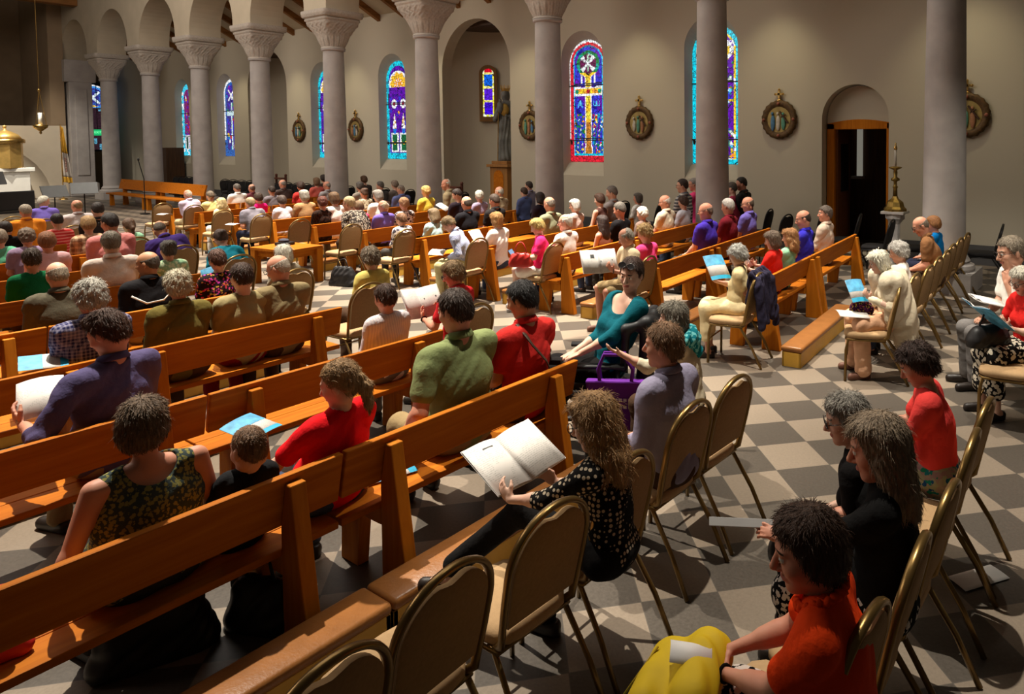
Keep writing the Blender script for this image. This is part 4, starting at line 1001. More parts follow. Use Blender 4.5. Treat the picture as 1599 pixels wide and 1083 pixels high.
# ------------------------------------------------------------------ furniture
# banquet chair: origin under the middle of the back's top edge; the sitter faces +x
FAB_T = noisy('chair_back_fabric', (.335, .205, .095), .08, 60, .85, 0, .1, 200, .15); FAB_S = noisy('chair_seat_fabric', (.45, .29, .15), .06, 40, .85, 0, .1, 160, .15)
FRAME = noisy('gold_painted_steel', (.215, .13, .042), .08, 6, .30, .75, 0); FRAME_B = noisy('black_steel', (.016, .015, .015), .1, 6, .35, .3)
FAB_B = noisy('black_chair_fabric', (.018, .016, .017), .12, 60, .8)
def hump(i, n, w, h0, h1):
    """rounded back outline: y,z points from bottom left over the top to bottom right"""
    a = PI*i/n; return (-w*math.cos(a)*(1 if True else 1), h0+(h1-h0)*math.sin(a))
def chair_parts(frame, fb, fs, H=.94):
    root = empty('banquet_chair'); B0 = (.06, .47)   # back foot x and z
    def bx(z): return .115-.115*(z-.42)/(H-.42)      # reclined back: x falls to 0 at the top
    n = 22; out = []
    zs = .73
    def outline(w, ztop, zlow):
        p = [(-w*.94, zlow), (-w*.985, zlow+.12), (-w, zs)]
        for i in range(1, n): a = PI*i/n; p.append((-w*math.cos(a), zs+(ztop-zs)*math.sin(a)**.85))
        return p+[(w, zs), (w*.985, zlow+.12), (w*.94, zlow)]
    o_ = outline(.205, H, .50)
    pts = [(bx(.43)+.11, -.155, .425), (bx(.43)+.03, -.178, .418), (bx(.45), -.19, .445)]+[(bx(z), y, z) for y, z in o_]+[(bx(.45), .19, .445), (bx(.43)+.03, .178, .418), (bx(.43)+.11, .155, .425)]
    t = MB(); t.tube(pts, .0135, 8, flat=(1.35, .95)); t.build('back_frame', frame, root, True)
    # upholstered panel with the hand-hold dip at the top
    ip = outline(.192, H-.020, .500); ip = [(y, z-(.030*math.exp(-(y/.050)**2) if z > H-.12 else 0)) for y, z in ip]
    k = len(ip); v = []; f = []
    for dx, sc in ((-.012, .965), (-.017, .90), (.014, .965), (.026, .86)):
        for y, z in ip: v.append((bx(z)+dx, y*sc, .70+(z-.70)*sc))
    f += [tuple(k+i for i in range(k)), tuple(3*k+i for i in range(k))[::-1]]
    for i in range(k):
        j = (i+1) % k; f += [(i, j, k+j, k+i), (j, i, 2*k+i, 2*k+j), (2*k+j, 2*k+i, 3*k+i, 3*k+j)]
    pm = MB(); pm.add(v, f); auto_smooth(pm.build('backrest', fb, root, True), 50)
    # seat cushion
    v = []; f = []; k = 28
    def sq(i, hx, hy, e=5):
        a = 2*PI*i/k; c, s_ = math.cos(a), math.sin(a); q = (abs(c)**e+abs(s_)**e)**(-1/e); return hx*c*q, hy*s_*q
    for (z, g) in ((.415, .94), (.43, 1.0), (.455, 1.0), (.472, .95), (.480, .80), (.483, .4)):
        for i in range(k):
            x, y = sq(i, .205*g, .205*g); v.append((.305+x, y*(1+.05*(x/.2)), z))
    for j in range(5):
        for i in range(k): f.append((j*k+i, j*k+(i+1) % k, (j+1)*k+(i+1) % k, (j+1)*k+i))
    f.append(tuple(5*k+i for i in range(k))); f.append(tuple(range(k))[::-1])
    sm = MB(); sm.add(v, f); sm.build('seat', fs, root, True)
    fr = MB(); fr.tube([(.13, -.19, .405), (.46, -.20, .405), (.49, -.17, .405), (.49, .17, .405), (.46, .20, .405), (.13, .19, .405)], .011, 8, closed=True); fr.build('seat_frame', frame, root, True)
    for sg in (1, -1):
        l = MB(); l.tube([(.19, .178*sg, .412), (.15, .186*sg, .40), (.02, .198*sg, .20), (-.075, .205*sg, .004)], .0125, 8, flat=(1.15, .9)); l.build('leg', frame, root, True)
        l = MB(); l.tube([(.40, .17*sg, .405), (.47, .188*sg, .395), (.488, .196*sg, .30), (.495, .202*sg, .004)], .0125, 8, flat=(1.15, .9)); l.build('leg', frame, root, True)
    st = MB(); st.tube([(.479, -.196, .26), (.479, .196, .26)], .008, 8); st.build('stretcher', frame, root, True)
    return root
CH0 = chair_parts(FRAME, FAB_T, FAB_S)
CHN = [0]
def chair(x, y, rz, label):
    x *= .986; y *= .986
    if CHN[0] == 0: CH0.location = (x, y, 0); CH0.rotation_euler = (0, 0, rz); r_ = CH0
    else: r_ = dup(CH0, (x, y, 0), rz)
    CHN[0] += 1
    return tag(r_, label, 'chair', 'tan banquet chairs')
CB0 = None
def black_chair(x, y, rz, label, group='black stacking chairs by the aisle wall'):
    global CB0
    if CB0 is None: CB0 = chair_parts(FRAME_B, FAB_B, FAB_B, .93); CB0.name = 'black_chair'; CB0.location = (x, y, 0); CB0.rotation_euler = (0, 0, rz); r_ = CB0
    else: r_ = dup(CB0, (x, y, 0), rz)
    return tag(r_, label, 'chair', group)
# pews
PEW_H = .79
def pew(xb, ya, yb, ang, label, pa=.30, pb=.30, group='honey oak pews', kind=None):
    """xb = back of the top rail at ya; runs from ya to yb (towards -y); ang = slant of the row"""
    root = empty('pew', (xb, ya, 0), ang); L = ya-yb; L = L/math.cos(ang)
    bk = MB(); bk.prism([(.0, -0.0)], 1, 0, 0) if False else None
    bk.add([(x, y, z) for y in (-.004, -L+.004) for (x, z) in ((.0, PEW_H), (.045, PEW_H), (.095, .545), (.058, .535))], [(3, 2, 1, 0), (4, 5, 6, 7), (0, 1, 5, 4), (1, 2, 6, 5), (2, 3, 7, 6), (3, 0, 4, 7)])
    bk.build('backrest_board', W_ORANGE, root, False, .008)
    st = MB(); st.box((.06, -L+.004, .392), (.245, -.004, .43)); st.box((.249, -L+.004, .392), (.46, -.004, .43)); st.box((.425, -L+.004, .345), (.455, -.004, .392)); st.build('seat', W_ORANGE, root, False, .006)
    for y in (-pa, -L+pb):
        po = MB(); po.prism([(-.16, 0), (.055, 0), (.052, .53), (.0, PEW_H-.035), (-.045, PEW_H-.035)], 1, y-.038, y+.038); po.build('post', W_ORANGE_X, root, False, .006)
        fl = MB(); fl.prism([(.28, 0), (.44, 0), (.42, .392), (.06, .392), (.06, .30), (.24, .30)], 1, y-.034, y+.034); fl.build('front_leg', W_ORANGE_X, root, False, .006)
    return tag(root, label, 'pew', group)
VINYL = noisy('brown_vinyl', (.27, .105, .028), .12, 9, .35, 0, .15, 60); KBOX = noisy('yellow_oak_board', (.60, .33, .045), .08, 6, .5)
def kneeler(xc, ya, yb, ang, label):
    root = empty('kneeler', (xc, ya, 0), ang); L = ya-yb
    b_ = MB(); b_.box((-.10, -L, 0), (-.075, -.004, .15)); b_.box((.075, -L, 0), (.10, -.004, .15)); b_.box((-.10, -.03, 0), (.10, -.004, .15)); b_.box((-.10, -L, 0), (.10, -L+.026, .15)); b_.build('kneeler_box', KBOX, root, False, .003)
    p = MB(); p.box((-.115, -L-.004, .15), (.115, 0, .208)); p.build('kneeler_pad', VINYL, root, True, .022)
    return tag(root, label, 'kneeler', 'padded kneelers behind the pews')
LROW = [3.2, 4.63, 6.06, 7.5, 8.97, 10.4, 11.9, 13.35]; RROW = [3.35, 4.85, 6.3, 7.75, 9.35, 10.95, 12.5, 13.95, 15.5, 17.0, 18.5]
RA = math.radians(5); TR = math.tan(RA)
ORD = ['nearest', 'second', 'third', 'fourth', 'fifth', 'sixth', 'seventh', 'eighth', 'ninth', 'tenth', 'eleventh']
LN = ['row of the child and ponytail woman', 'row of the purple blue shirt', 'row of the blue checked shirt', 'row of the black shirt with white stripe', 'row of the smooth grey haired white shirt', 'row of the pale pink top', 'row of the plaid shawl', 'row of the red striped tee']
for i, x in enumerate(LROW):
    a = 0 if i < 4 else math.radians(2 if i == 4 else 3)
    pew(x, -1.975, -3.75-(0.06 if i > 3 else 0), a, 'oak pew, aisle half, left block, '+LN[i], .26, .26)
    pew(x, .55, -1.968, 0, 'oak pew, outer half, left block, '+LN[i], .3, .26)
    if i: kneeler(x-.30, -.2, -3.7, a, 'brown padded kneeler, left block, '+LN[i])
    else:
        kneeler(x-.30, -.15, -1.93, 0, 'long brown padded kneeler in front of the nearest chairs, left half')
        kneeler(x-.30, -1.94, -3.6, 0, 'long brown padded kneeler in front of the nearest chairs, right half')
RN = ['last right row behind the strawberry blond waves', 'right row of the royal purple polo', 'right row of the spectacled white shirt', 'right row of the strawberry blond bob', 'right row of the pale blue tee', 'right row of the violet shirt', 'right row of the black lace top', 'right row of the white tee and grey bob', 'right row of the neon pink tee', 'right row of the small grey tee', 'frontmost right row']
for i, x in enumerate(RROW):
    e = TR*1.75
    pew(x, -7.08, -8.83, RA, 'oak pew, aisle half, '+RN[i], .05 if i < 4 else .12, .10)
    pew(x+e, -8.86, -11.2 if i < 8 else -11.0, RA, 'oak pew, wall half, '+RN[i], .10, .12)
    kneeler(x-(.47 if i == 0 else .42), -6.68 if i == 0 else -7.05, -8.8, RA, 'yellow kneeler with brown pad, '+RN[i])
# tan chairs
for (x, y, lb) in [(1.78, -1.04, 'in the bottom edge of the picture, leftmost of the nearest row'), (1.84, -1.50, 'with nobody on it, second from the left in the nearest row'), (1.83, -2.0, 'with nobody on it, left of the woman in the dotted dress'),
                   (1.84, -2.51, 'under the woman in the dotted dress'), (1.93, -3.21, 'under the man in the lavender blue dress shirt'), (1.93, -3.70, 'beside the aisle, right of the lavender shirted man')]:
    chair(x, y, random.Random(int(y*100)).uniform(-.05, .05), 'tan gold framed chair '+lb)
for (x, y, lb) in [(.63, -2.06, 'under the woman in the orange blouse'), (.60, -2.53, 'under the long haired woman in black'), (.60, -3.01, 'under the grey haired woman with dark spectacles'), (.62, -3.62, 'under the woman in the coral tee'), (.64, -4.11, 'with nobody on it, right of the coral tee'),
                   (.55, -6.42, 'at the right edge under the white haired woman in red'), (.60, -7.10, 'at the right edge under the man with hand at chin')]:
    chair(x, y, random.Random(int(y*100)).uniform(-.06, .06), 'tan gold framed chair '+lb)
BR = ['under the white haired woman with the cream cardigan', 'behind the cream cardigan chair, second of the row', 'third of the row behind the last pew', 'fourth of the row behind the last pew', 'under the man in the brown shirt', 'right of the brown shirt', 'next to last of the row behind the last pew', 'last of the row near the big right column']
for (x, y), lb in zip([(1.90, -7.02), (1.88, -7.57), (1.87, -8.11), (1.92, -8.77), (1.95, -9.35), (2.0, -9.92), (2.04, -10.6), (2.06, -11.2)], BR): chair(x, y, .30 if y > -7.1 else -.04, 'tan gold framed chair, '+lb)
for (x, y, rz, lb) in [(3.25, -6.72, .16, 'with a navy jacket hung on its back'), (4.83, -6.99, .08, 'under the man in the cream shirt reading a newspaper'), (6.59, -7.26, .05, 'under the blond woman in pink'), (7.79, -6.96, .05, 'under the bent man in the striped shirt'),
                   (9.58, -7.05, .05, 'under the woman in the leaf print blouse'), (10.97, -7.0, .06, 'under the blond woman in the patterned black top'), (12.51, -6.96, .04, 'behind the wooden side table'), (14.07, -7.06, .03, 'left of the wooden side table under the grey shirt'), (15.58, -7.03, .03, 'under the long haired blonde in white lace'), (17.44, -7.26, .03, 'under the bald man in lavender'), (18.65, -7.1, .03, 'with nobody on it, farthest on the right side of the aisle')]:
    chair(x, y, rz, 'tan gold framed chair '+lb)
for (x, y, lb) in [(4.66, -4.13, 'under the reading woman in the red polo'), (6.25, -4.17, 'under the curly haired woman in pale yellow'), (7.63, -4.19, 'under the white haired woman by the side table'), (9.2, -4.33, 'under the woman in the bright blue top'), (10.75, -4.31, 'under the bending man in dark purple'), (12.26, -4.30, 'behind the woman in the mint tee'), (14.96, -4.34, 'under the bald man in pale grey'), (17.84, -4.24, 'at the far left under the man in violet'), (16.72, -4.41, 'second at the far left beside the violet shirt')]:
    chair(x, y, .02, 'tan gold framed chair '+lb)
# black chairs along the aisle wall
rr = random.Random(3)
spots = [(31.4+.5*i, -13.1, -PI/2) for i in range(4)]+[(28.4-.62*i, -12.9, -PI/2) for i in range(5)]+[(24.6-.58*i, -12.95, -PI/2) for i in range(5)]
for i, (x, y, a) in enumerate(spots): black_chair(x, y, PI+rr.uniform(-.3, .3), 'black stacking chair in the dark row along the far aisle wall', 'black chairs along the far aisle wall')
near = [(20.3, -12.9, 'left of the big middle column, farthest of the near black ones'), (18.6, -12.95, 'just left of the column before the statue niche'), (17.3, -12.9, 'right of the vested man, first of three below the niche'), (16.1, -12.9, 'second of three below the niche'), (15.0, -12.9, 'third of three below the niche'),
        (12.6, -12.9, 'left of the white haired woman in plaid, against the wall'), (11.7, -12.9, 'below the purple cross window, right one of two'), (9.6, -12.9, 'behind the woman in the white top, against the wall'), (8.6, -12.9, 'behind the cream shirted man, against the wall'), (6.0, -12.9, 'right of the periwinkle shirt, against the wall'),
        (4.85, -12.8, 'left of the doorway, nearest the royal blue shirt'), (5.3, -12.15, 'left of the doorway, behind the royal blue shirt'), (4.2, -12.9, 'right of the old man in the pale shirt'), (3.45, -12.3, 'in front of the open doorway, dark and empty'), (2.9, -12.55, 'tilted in front of the marble candle pedestal'),
        (2.32, -12.15, 'right of the big right column, first of two'), (1.78, -12.5, 'right of the big right column, second of two')]
for x, y, lb in near: black_chair(x, y, rr.uniform(-.15, .25), 'black padded chair '+lb, 'black chairs near the aisle wall')
# front bench
def bench(x, y, L, rz, lb):
    root = empty('front_bench', (x, y, 0), rz)
    b_ = MB(); b_.add([(a, c_, z) for a in (0, L) for (c_, z) in ((-.05, .95), (.0, .95), (.09, .60), (.04, .60))], [(3, 2, 1, 0), (4, 5, 6, 7), (0, 1, 5, 4), (1, 2, 6, 5), (2, 3, 7, 6), (3, 0, 4, 7)]); b_.build('backrest_board', W_ORANGE, root)
    s_ = MB(); s_.box((-.25, .05, .42), (L, .50, .47)); s_.build('seat', W_ORANGE, root)
    for px in (.25, L/2-.15, L/2+.25, L-.3):
        p = MB(); p.prism([(-.12, 0), (.06, 0), (.03, .92), (-.04, .92)], 0, px-.05, px+.05); p.build('post', W_ORANGE_X, root)
        p = MB(); p.prism([(.33, 0), (.47, 0), (.47, .42), (.36, .42)], 0, px-.05, px+.05); p.build('front_leg', W_ORANGE_X, root)
    tag(root, lb, 'bench')
bench(24.6, -10.6, 7.2, math.radians(-1), 'long honey wood bench in front of the far columns')
# wooden side table
t = empty('side_table', (11.6, -6.2, 0), .12)
m_ = MB(); m_.box((-.46, -.34, .555), (.46, .34, .60)); m_.build('tabletop', W_ORANGE, t, False, .006)
m_ = MB(); m_.box((-.40, -.28, .45), (.40, .28, .555)); m_.build('apron', W_ORANGE, t)
for sx_ in (1, -1):
    for sy_ in (1, -1):
        m_ = MB(); m_.box((sx_*.40-.055, sy_*.28-.055, 0), (sx_*.40+.055, sy_*.28+.055, .555)); m_.build('leg', W_ORANGE_X, t)
tag(t, 'square honey wood side table standing in the aisle', 'table')
b_ = empty('small_projector', (11.75, -6.25, .60), .3); m_ = MB(); m_.box((-.12, -.10, 0), (.12, .10, .05)); m_.build('base', BLACK, b_, False, .01); m_ = MB(); m_.ball((.02, .0, .07), (.09, .08, .04)); m_.build('cover', noisy('dark_device', (.05, .05, .07), .1), b_, True)
tag(b_, 'small dark electronic device lying on the side table', 'device')
# stations of the cross
def station(x, i, lb):
    root = empty('station_plaque', (x, WALLY+.02, 2.72))
    k = 40; v = []; f = []
    for j, (r_, y) in enumerate(((.40, 0), (.395, .05), (.36, .075), (.30, .055), (.265, .04))):
        for q in range(k):
            a = 2*PI*q/k; rr_ = r_*(1+(.05 if j < 2 else 0)*(q % 2)); v.append((rr_*math.cos(a)*.97, y, rr_*math.sin(a)))
    for j in range(4):
        for q in range(k): f.append((j*k+q, j*k+(q+1) % k, (j+1)*k+(q+1) % k, (j+1)*k+q))
    m_ = MB(); m_.add(v, f); m_.build('ring_frame', noisy('carved_bronze', (.10, .055, .02), .35, 16, .55, .3, .6, 40), root, True)
    m_ = MB(); m_.add([(.275*math.cos(2*PI*q/k), .042, .275*math.sin(2*PI*q/k)) for q in range(k)], [tuple(range(k))[::-1]]); m_.build('picture_field', noisy('gilt_ground', (.34, .25, .085), .15, 9, .5, .3), root)
    rg = random.Random(i)
    for q in range(3):
        s_ = MB(); cx = .13-.12*q; hh = .17+.05*rg.random()
        s_.ball((cx, .06, -.07), (.05, .022, hh*.8), 10, 8); s_.ball((cx+.01, .065, hh*.75-.03), (.03, .02, .036), 8, 6)
        s_.build('figure', noisy('painted_relief_%d' % ((q+i) % 4), [(.08, .20, .34), (.55, .50, .42), (.10, .28, .20), (.35, .16, .08)][(q+i) % 4], .2, 12, .7), root, True)
    s_ = MB(); s_.tube([(-.03, .07, .17), (-.22, .075, -.08)], .018, 6); s_.tube([(-.06, .07, .05), (-.17, .075, .10)], .014, 6); s_.build('carried_cross', W_DARK, root)
    for a in range(4):
        s_ = MB(); s_.ball((.335*math.cos(a*PI/2), .075, .335*math.sin(a*PI/2)), .035, 10, 6); s_.build('boss', noisy('red_boss', (.30, .10, .06), .2, 20, .5), root, True)
    s_ = MB(); s_.box((-.022, .01, .40), (.022, .05, .62)); s_.box((-.075, .01, .515), (.075, .05, .56)); s_.ball((0, .03, .40), (.05, .035, .04), 8, 6)
    for p in ((0, .63), (-.085, .537), (.085, .537)): s_.ball((p[0], .03, p[1]), .028, 8, 6)
    s_.build('finial_cross', GOLD_M, root, False)
    tag(root, lb, 'wall plaque', 'stations of the cross')
for i, (x, lb) in enumerate([(6.30, 'round bronze relief plaque left of the doorway arch'), (9.93, 'round bronze relief plaque right of the purple cross window'), (13.55, 'round bronze relief plaque half hidden by the column right of the statue niche'), (21.55, 'round bronze relief plaque left of the green and turquoise window'), (25.04, 'farthest round bronze relief plaque beside the far arch'), (2.62, 'round bronze relief plaque behind the big right column')]):
    station(x, i, lb)
# candlestick on a marble pedestal beside the doorway
MARB = noisy('white_marble', (.55, .52, .50), .15, 7, .35, 0, 0); cx, cy = 3.56, -12.8
p = empty('marble_pedestal', (cx, cy, 0)); m_ = MB(); m_.lathe([(.17, 0), (.17, .10), (.10, .14), (.085, .3), (.09, .8), (.13, .86), (.17, .9), (.17, .98)], n=8); m_.build('pedestal_shaft', MARB, p); m_ = MB(); m_.box((-.2, -.2, .98), (.2, .2, 1.03)); m_.build('pedestal_top', MARB, p, False, .01)
tag(p, 'white marble pedestal under the brass candlestick by the doorway', 'pedestal')
p = empty('candlestick', (cx, cy, 1.03)); m_ = MB(); m_.lathe([(.20, 0), (.20, .04), (.16, .08), (.14, .16), (.06, .22), (.045, .26)], n=8); m_.build('foot', noisy('aged_brass', (.25, .16, .04), .3, 15, .4, .8), p)
m_ = MB(); m_.lathe([(.04, .26), (.035, .40), (.05, .42), (.03, .45), (.03, .52), (.075, .54), (.075, .57), (.03, .60), (.038, .68), (.03, .72), (.11, .76), (.11, .775), (.03, .79)], n=16); m_.build('stem', noisy('aged_brass', (.25, .16, .04), .3, 15, .4, .8), p, True)
m_ = MB(); m_.lathe([(.022, .78), (.022, 1.10), (.012, 1.11)], n=12); m_.build('candle', noisy('wax', (.62, .60, .52), .04, 5, .5), p, True)
m_ = MB(); m_.lathe([(.03, 1.08), (.032, 1.12), (.012, 1.17), (.016, 1.19), (.0, 1.21)], n=12); m_.build('candle_cap', GOLD_M, p, True)
tag(p, 'tall brass candlestick with a white candle beside the doorway', 'candlestick')
# crowned statue on its pedestal in the niche
sx, sy = 15.46, -14.92
p = empty('statue_pedestal', (sx, sy, 0)); m_ = MB(); m_.box((-.36, -.33, .0), (.36, .33, 1.54)); m_.build('pedestal_case', wood('pedestal_oak', (.25, .11, .03), (.34, .16, .045), 2), p, False, .01)
m_ = MB(); m_.box((-.44, -.40, 1.54), (.44, .40, 1.62)); m_.box((-.32, -.3, 1.62), (.32, .3, 1.72)); m_.build('pedestal_cornice', wood('pedestal_oak', (.25, .11, .03), (.34, .16, .045), 2), p, False, .01)
m_ = MB(); m_.prism([(q[0], q[1]) for q in arch_pts(0, .2, .7, 1.25, 12)], 1, .325, .34); m_.build('arched_panel', W_ORANGE, p)
tag(p, 'oak pedestal with arched panel under the crowned statue', 'pedestal')
T = SDF(); T.cap((0, 0, .1), (0, 0, .9), .24, .18, .05); T.cap((0, 0, .9), (0, .02, 1.45), .19, .16, .05); T.cap((-.14, .02, 1.5), (.14, .02, 1.5), .10, k=.05); T.ell((0, .03, 1.76), (.095, .11, .13), k=.03); T.ell((0, -.02, 1.74), (.12, .12, .17), k=.03)
T.cap((.18, .05, 1.4), (.26, .12, 1.1), .07, .06, .03); T.cap((.26, .12, 1.1), (.15, .22, 1.25), .055, .04, .03); T.cap((-.18, .05, 1.4), (-.24, .14, 1.15), .07, .06, .03); T.cap((-.24, .14, 1.15), (-.06, .24, 1.2), .05, .04, .03); T.ell((.10, .22, 1.42), (.07, .07, .15), k=.03); T.ell((.10, .23, 1.60), (.05, .05, .06), k=.02)
V_, Q_ = T.mesh(.016, lambda X, Y, Z, F: F-.012*np.sin(np.arctan2(Y, X)*13+3*np.sin(Z*4))*(Z < 1.3)-.008*np.sin(Z*14+X*9))
st_ = put('statue', np_mesh('statue', V_, Q_), noisy('painted_robe', (.13, .13, .12), .35, 5, .6), None, True, (sx, sy, 1.72)); st_.rotation_euler = (0, 0, .6); st_.scale = (1.08, 1.08, 1.1); tag(st_, 'crowned statue of a robed mother holding a child in the niche', 'statue')
m_ = MB(); m_.lathe([(.10, 1.86), (.13, 1.93), (.115, 1.93), (.09, 1.88)], (0, .0, 0), 16)
for q in range(8): m_.tube([(.12*math.cos(q*PI/4), .12*math.sin(q*PI/4), 1.92), (.135*math.cos(q*PI/4), .135*math.sin(q*PI/4), 2.03)], [.018, .006], 6)
m_.build('crown', GOLD_M, st_); m_ = MB(); m_.tube([(.18, .27, .0), (.15, .24, 1.35)], .013, 6); m_.build('gold_staff', GOLD_M, st_); m_ = MB(); m_.ball((.0, .17, 1.36), (.13, .06, .17)); m_.build('gilt_bodice', noisy('gilt_bodice', (.42, .26, .06), .3, 12, .45, .5), st_, True)
# dark prayer stools
for (x, y, lb) in ((16.0, -13.4, 'dark red wooden prayer stool in front of the statue pedestal'), (25.6, -13.55, 'dark red wooden prayer stool by the far small plaque')):
    p = empty('prayer_stool', (x, y, 0)); m_ = MB()
    for sg in (1, -1): m_.box((-.32*1-.03 if sg < 0 else .29, -.03, 0), (-.29 if sg < 0 else .35, .03, 1.12)); m_.ball((.32*sg, 0, 1.12), .05, 8, 6)
    m_.box((-.3, -.02, .3), (.3, .02, .38)); m_.build('side_post', W_RED, p); m_ = MB(); m_.box((-.33, -.04, .98), (.33, .20, 1.03)); m_.build('book_rest', W_RED, p); m_ = MB(); m_.box((-.3, .1, .12), (.3, .45, .2)); m_.build('kneeling_board', W_RED, p)
    tag(p, lb, 'prayer stool')
# sanctuary: tabernacle on its altar, hanging lamp, flag, exit sign
p = empty('altar_table', (37.6, -8.9, 0)); WM = noisy('altar_white', (.80, .78, .72), .04, 4, .5)
m_ = MB(); m_.box((-.35, -.7, 1.18), (.35, 1.5, 1.34)); m_.build('altar_top', WM, p, False, .02); m_ = MB(); m_.box((-.28, -.55, .0), (.28, 1.4, 1.18)); m_.build('altar_base', WM, p, False, .02)
m_ = MB(); m_.box((-.37, .05, 1.30), (-.33, .12, 1.62)); m_.box((-.37, -.03, 1.46), (-.33, .20, 1.53)); m_.build('gold_cross', GOLD_M, p)
tag(p, 'white altar table under the gold tabernacle', 'altar')
p = empty('tabernacle', (37.7, -8.8, 1.34)); m_ = MB(); m_.lathe([(.55, 0), (.55, 1.0)], n=8); m_.build('cabinet', noisy('gold_leaf', (.72, .46, .14), .12, 6, .35, .7), p); m_ = MB(); m_.lathe([(.62, 1.0), (.62, 1.14), (.56, 1.18)], n=24); m_.build('cornice', GOLD_M, p, True)
m_ = MB(); m_.lathe([(.54, 1.16), (.42, 1.34), (.22, 1.46), (.06, 1.54), (.05, 1.6)], n=24); m_.ball((0, 0, 1.67), .07); m_.build('dome', noisy('gold_leaf', (.72, .46, .14), .12, 6, .35, .7), p, True); tag(p, 'gold domed tabernacle on the altar at the far left', 'tabernacle')
p = empty('sanctuary_lamp', (36.2, -9.55, 2.9)); m_ = MB(); m_.lathe([(.0, -.22), (.05, -.16), (.03, -.1), (.22, .05), (.26, .16), (.1, .18)], n=16); m_.build('brass_bowl', GOLD_M, p, True)
m_ = MB(); m_.lathe([(.07, .18), (.07, .65)], n=12); m_.build('lamp_glass', noisy('milk_glass', (.7, .68, .62), .04, 5, .2), p, True); m_ = MB()
for q in range(3): m_.tube([(.2*math.cos(q*2.1), .2*math.sin(q*2.1), .15), (0, 0, 1.55)], .012, 5)
m_.tube([(0, 0, 1.5), (0, 0, 6.3)], .012, 5); m_.ball((0, 0, 1.55), .06); m_.build('chains', GOLD_M, p); tag(p, 'brass sanctuary lamp hanging from thin chains', 'lamp')
p = empty('flag', (36.6, -10.3, 0)); m_ = MB(); m_.tube([(0, 0, 0), (0, 0, 3.1)], .022, 8); m_.lathe([(.16, 0), (.14, .04), (.03, .08)], n=16); m_.build('flagpole', GOLD_M, p)
def drape(z0, z1, name, mat):
    m_ = MB(); v = []; f = []; n = 9; r_ = 10
    for j in range(r_+1):
        z = z0+(z1-z0)*j/r_; wv = .06+.19*(3.0-z)/2.2
        for i in range(n): v.append((.05*math.sin(i*1.9+z*1.5), -.01-wv*1.25*i/(n-1), z-.06*i/(n-1)))
    for j in range(r_):
        for i in range(n-1): f.append((j*n+i, j*n+i+1, (j+1)*n+i+1, (j+1)*n+i))
    m_.add(v, f); o = m_.build(name, mat, p, True); md = o.modifiers.new('s', 'SOLIDIFY'); md.thickness = .008; return o
drape(3.02, 1.95, 'yellow_cloth', noisy('flag_yellow', (.72, .40, .04), .08, 6, .8)); drape(1.95, .95, 'white_cloth', noisy('flag_white', (.62, .55, .48), .06, 6, .8)); drape(.95, .72, 'yellow_fringe', noisy('flag_yellow', (.72, .40, .04), .08, 6, .8))
m_ = MB()
for q in range(6): m_.tube([(-.09, -.07-.014*q, 1.72-.10*q), (-.09, -.13+.008*q, 1.64-.10*q)], .022, 6)
m_.build('emblem', noisy('flag_emblem', (.30, .13, .10), .3, 20, .8), p)
tag(p, 'yellow and white flag with an emblem standing by the square pier', 'flag')
p = empty('exit_sign', (40.5, -12.80, 2.82)); m_ = MB(); m_.box((-.03, -.17, -.14), (.03, .17, .14)); m_.build('sign_case', emis('exit_green', (.02, .62, .20), .55), p)
def glyphs(word, h, mat, parent, place):
    cu = bpy.data.curves.new('lettering', 'FONT'); cu.body = word; cu.size = h; cu.extrude = .002; cu.align_x = 'CENTER'; cu.align_y = 'CENTER'
    o = bpy.data.objects.new('lettering', cu); COL.objects.link(o); bpy.context.view_layer.update()
    me = bpy.data.meshes.new_from_object(o.evaluated_get(bpy.context.evaluated_depsgraph_get())); bpy.data.objects.remove(o)
    q = put('lettering', me, mat, parent, False); place(q); return q
def _pl(q): q.location = (-.034, 0, 0); q.rotation_euler = (PI/2, 0, -PI/2)
glyphs('EXIT', .14, emis('exit_white', (.25, .95, .5), .8), p, _pl)
m_ = MB(); m_.tube([(0, 0, .14), (0, 0, 4.6)], .012, 6); m_.build('hanging_rod', FRAME_B, p)
tag(p, 'green lit exit sign between the square pier and the farthest column', 'sign')
# music stands, keyboard chairs at the far left
def music_stand(x, y, rz, h, lb):
    p = empty('music_stand', (x, y, 0), rz); m_ = MB(); m_.add([(-.08, -.28, h-.14), (-.08, .28, h-.14), (.08, .28, h+.14), (.08, -.28, h+.14), (-.10, -.28, h-.13), (-.10, .28, h-.13), (.06, .28, h+.15), (.06, -.28, h+.15)], [(0, 3, 2, 1), (4, 5, 6, 7), (0, 1, 5, 4), (1, 2, 6, 5), (2, 3, 7, 6), (3, 0, 4, 7)]); m_.build('desk', noisy('stand_grey', (.06, .06, .06), .1, 8, .5), p)
    m_ = MB(); m_.tube([(0, 0, .1), (0, 0, h)], .014, 8); m_.build('pole', FRAME_B, p); m_ = MB()
    for q in range(3): m_.tube([(0, 0, .25), (.26*math.cos(q*2.1), .26*math.sin(q*2.1), .01)], .01, 6)
    m_.build('tripod_foot', FRAME_B, p); tag(p, lb, 'music stand', 'music stands')
music_stand(22.3, -6.1, .2, 1.12, 'dark music stand left of the bald man in pale grey, left one')
music_stand(22.6, -6.8, -.2, 1.15, 'dark music stand left of the bald man in pale grey, right one')
music_stand(21.0, -4.6, .2, 1.55, 'tall black music stand at the far left edge')
p = empty('folding_table', (22.2, -5.15, 0), .1); m_ = MB(); m_.box((-.02, -.55, .72), (.04, .62, 1.18)); m_.build('front_panel', BLACK, p, False, .02); m_ = MB(); m_.box((-.1, -.6, .66), (.5, .6, .71)); m_.build('seat_board', BLACK, p)
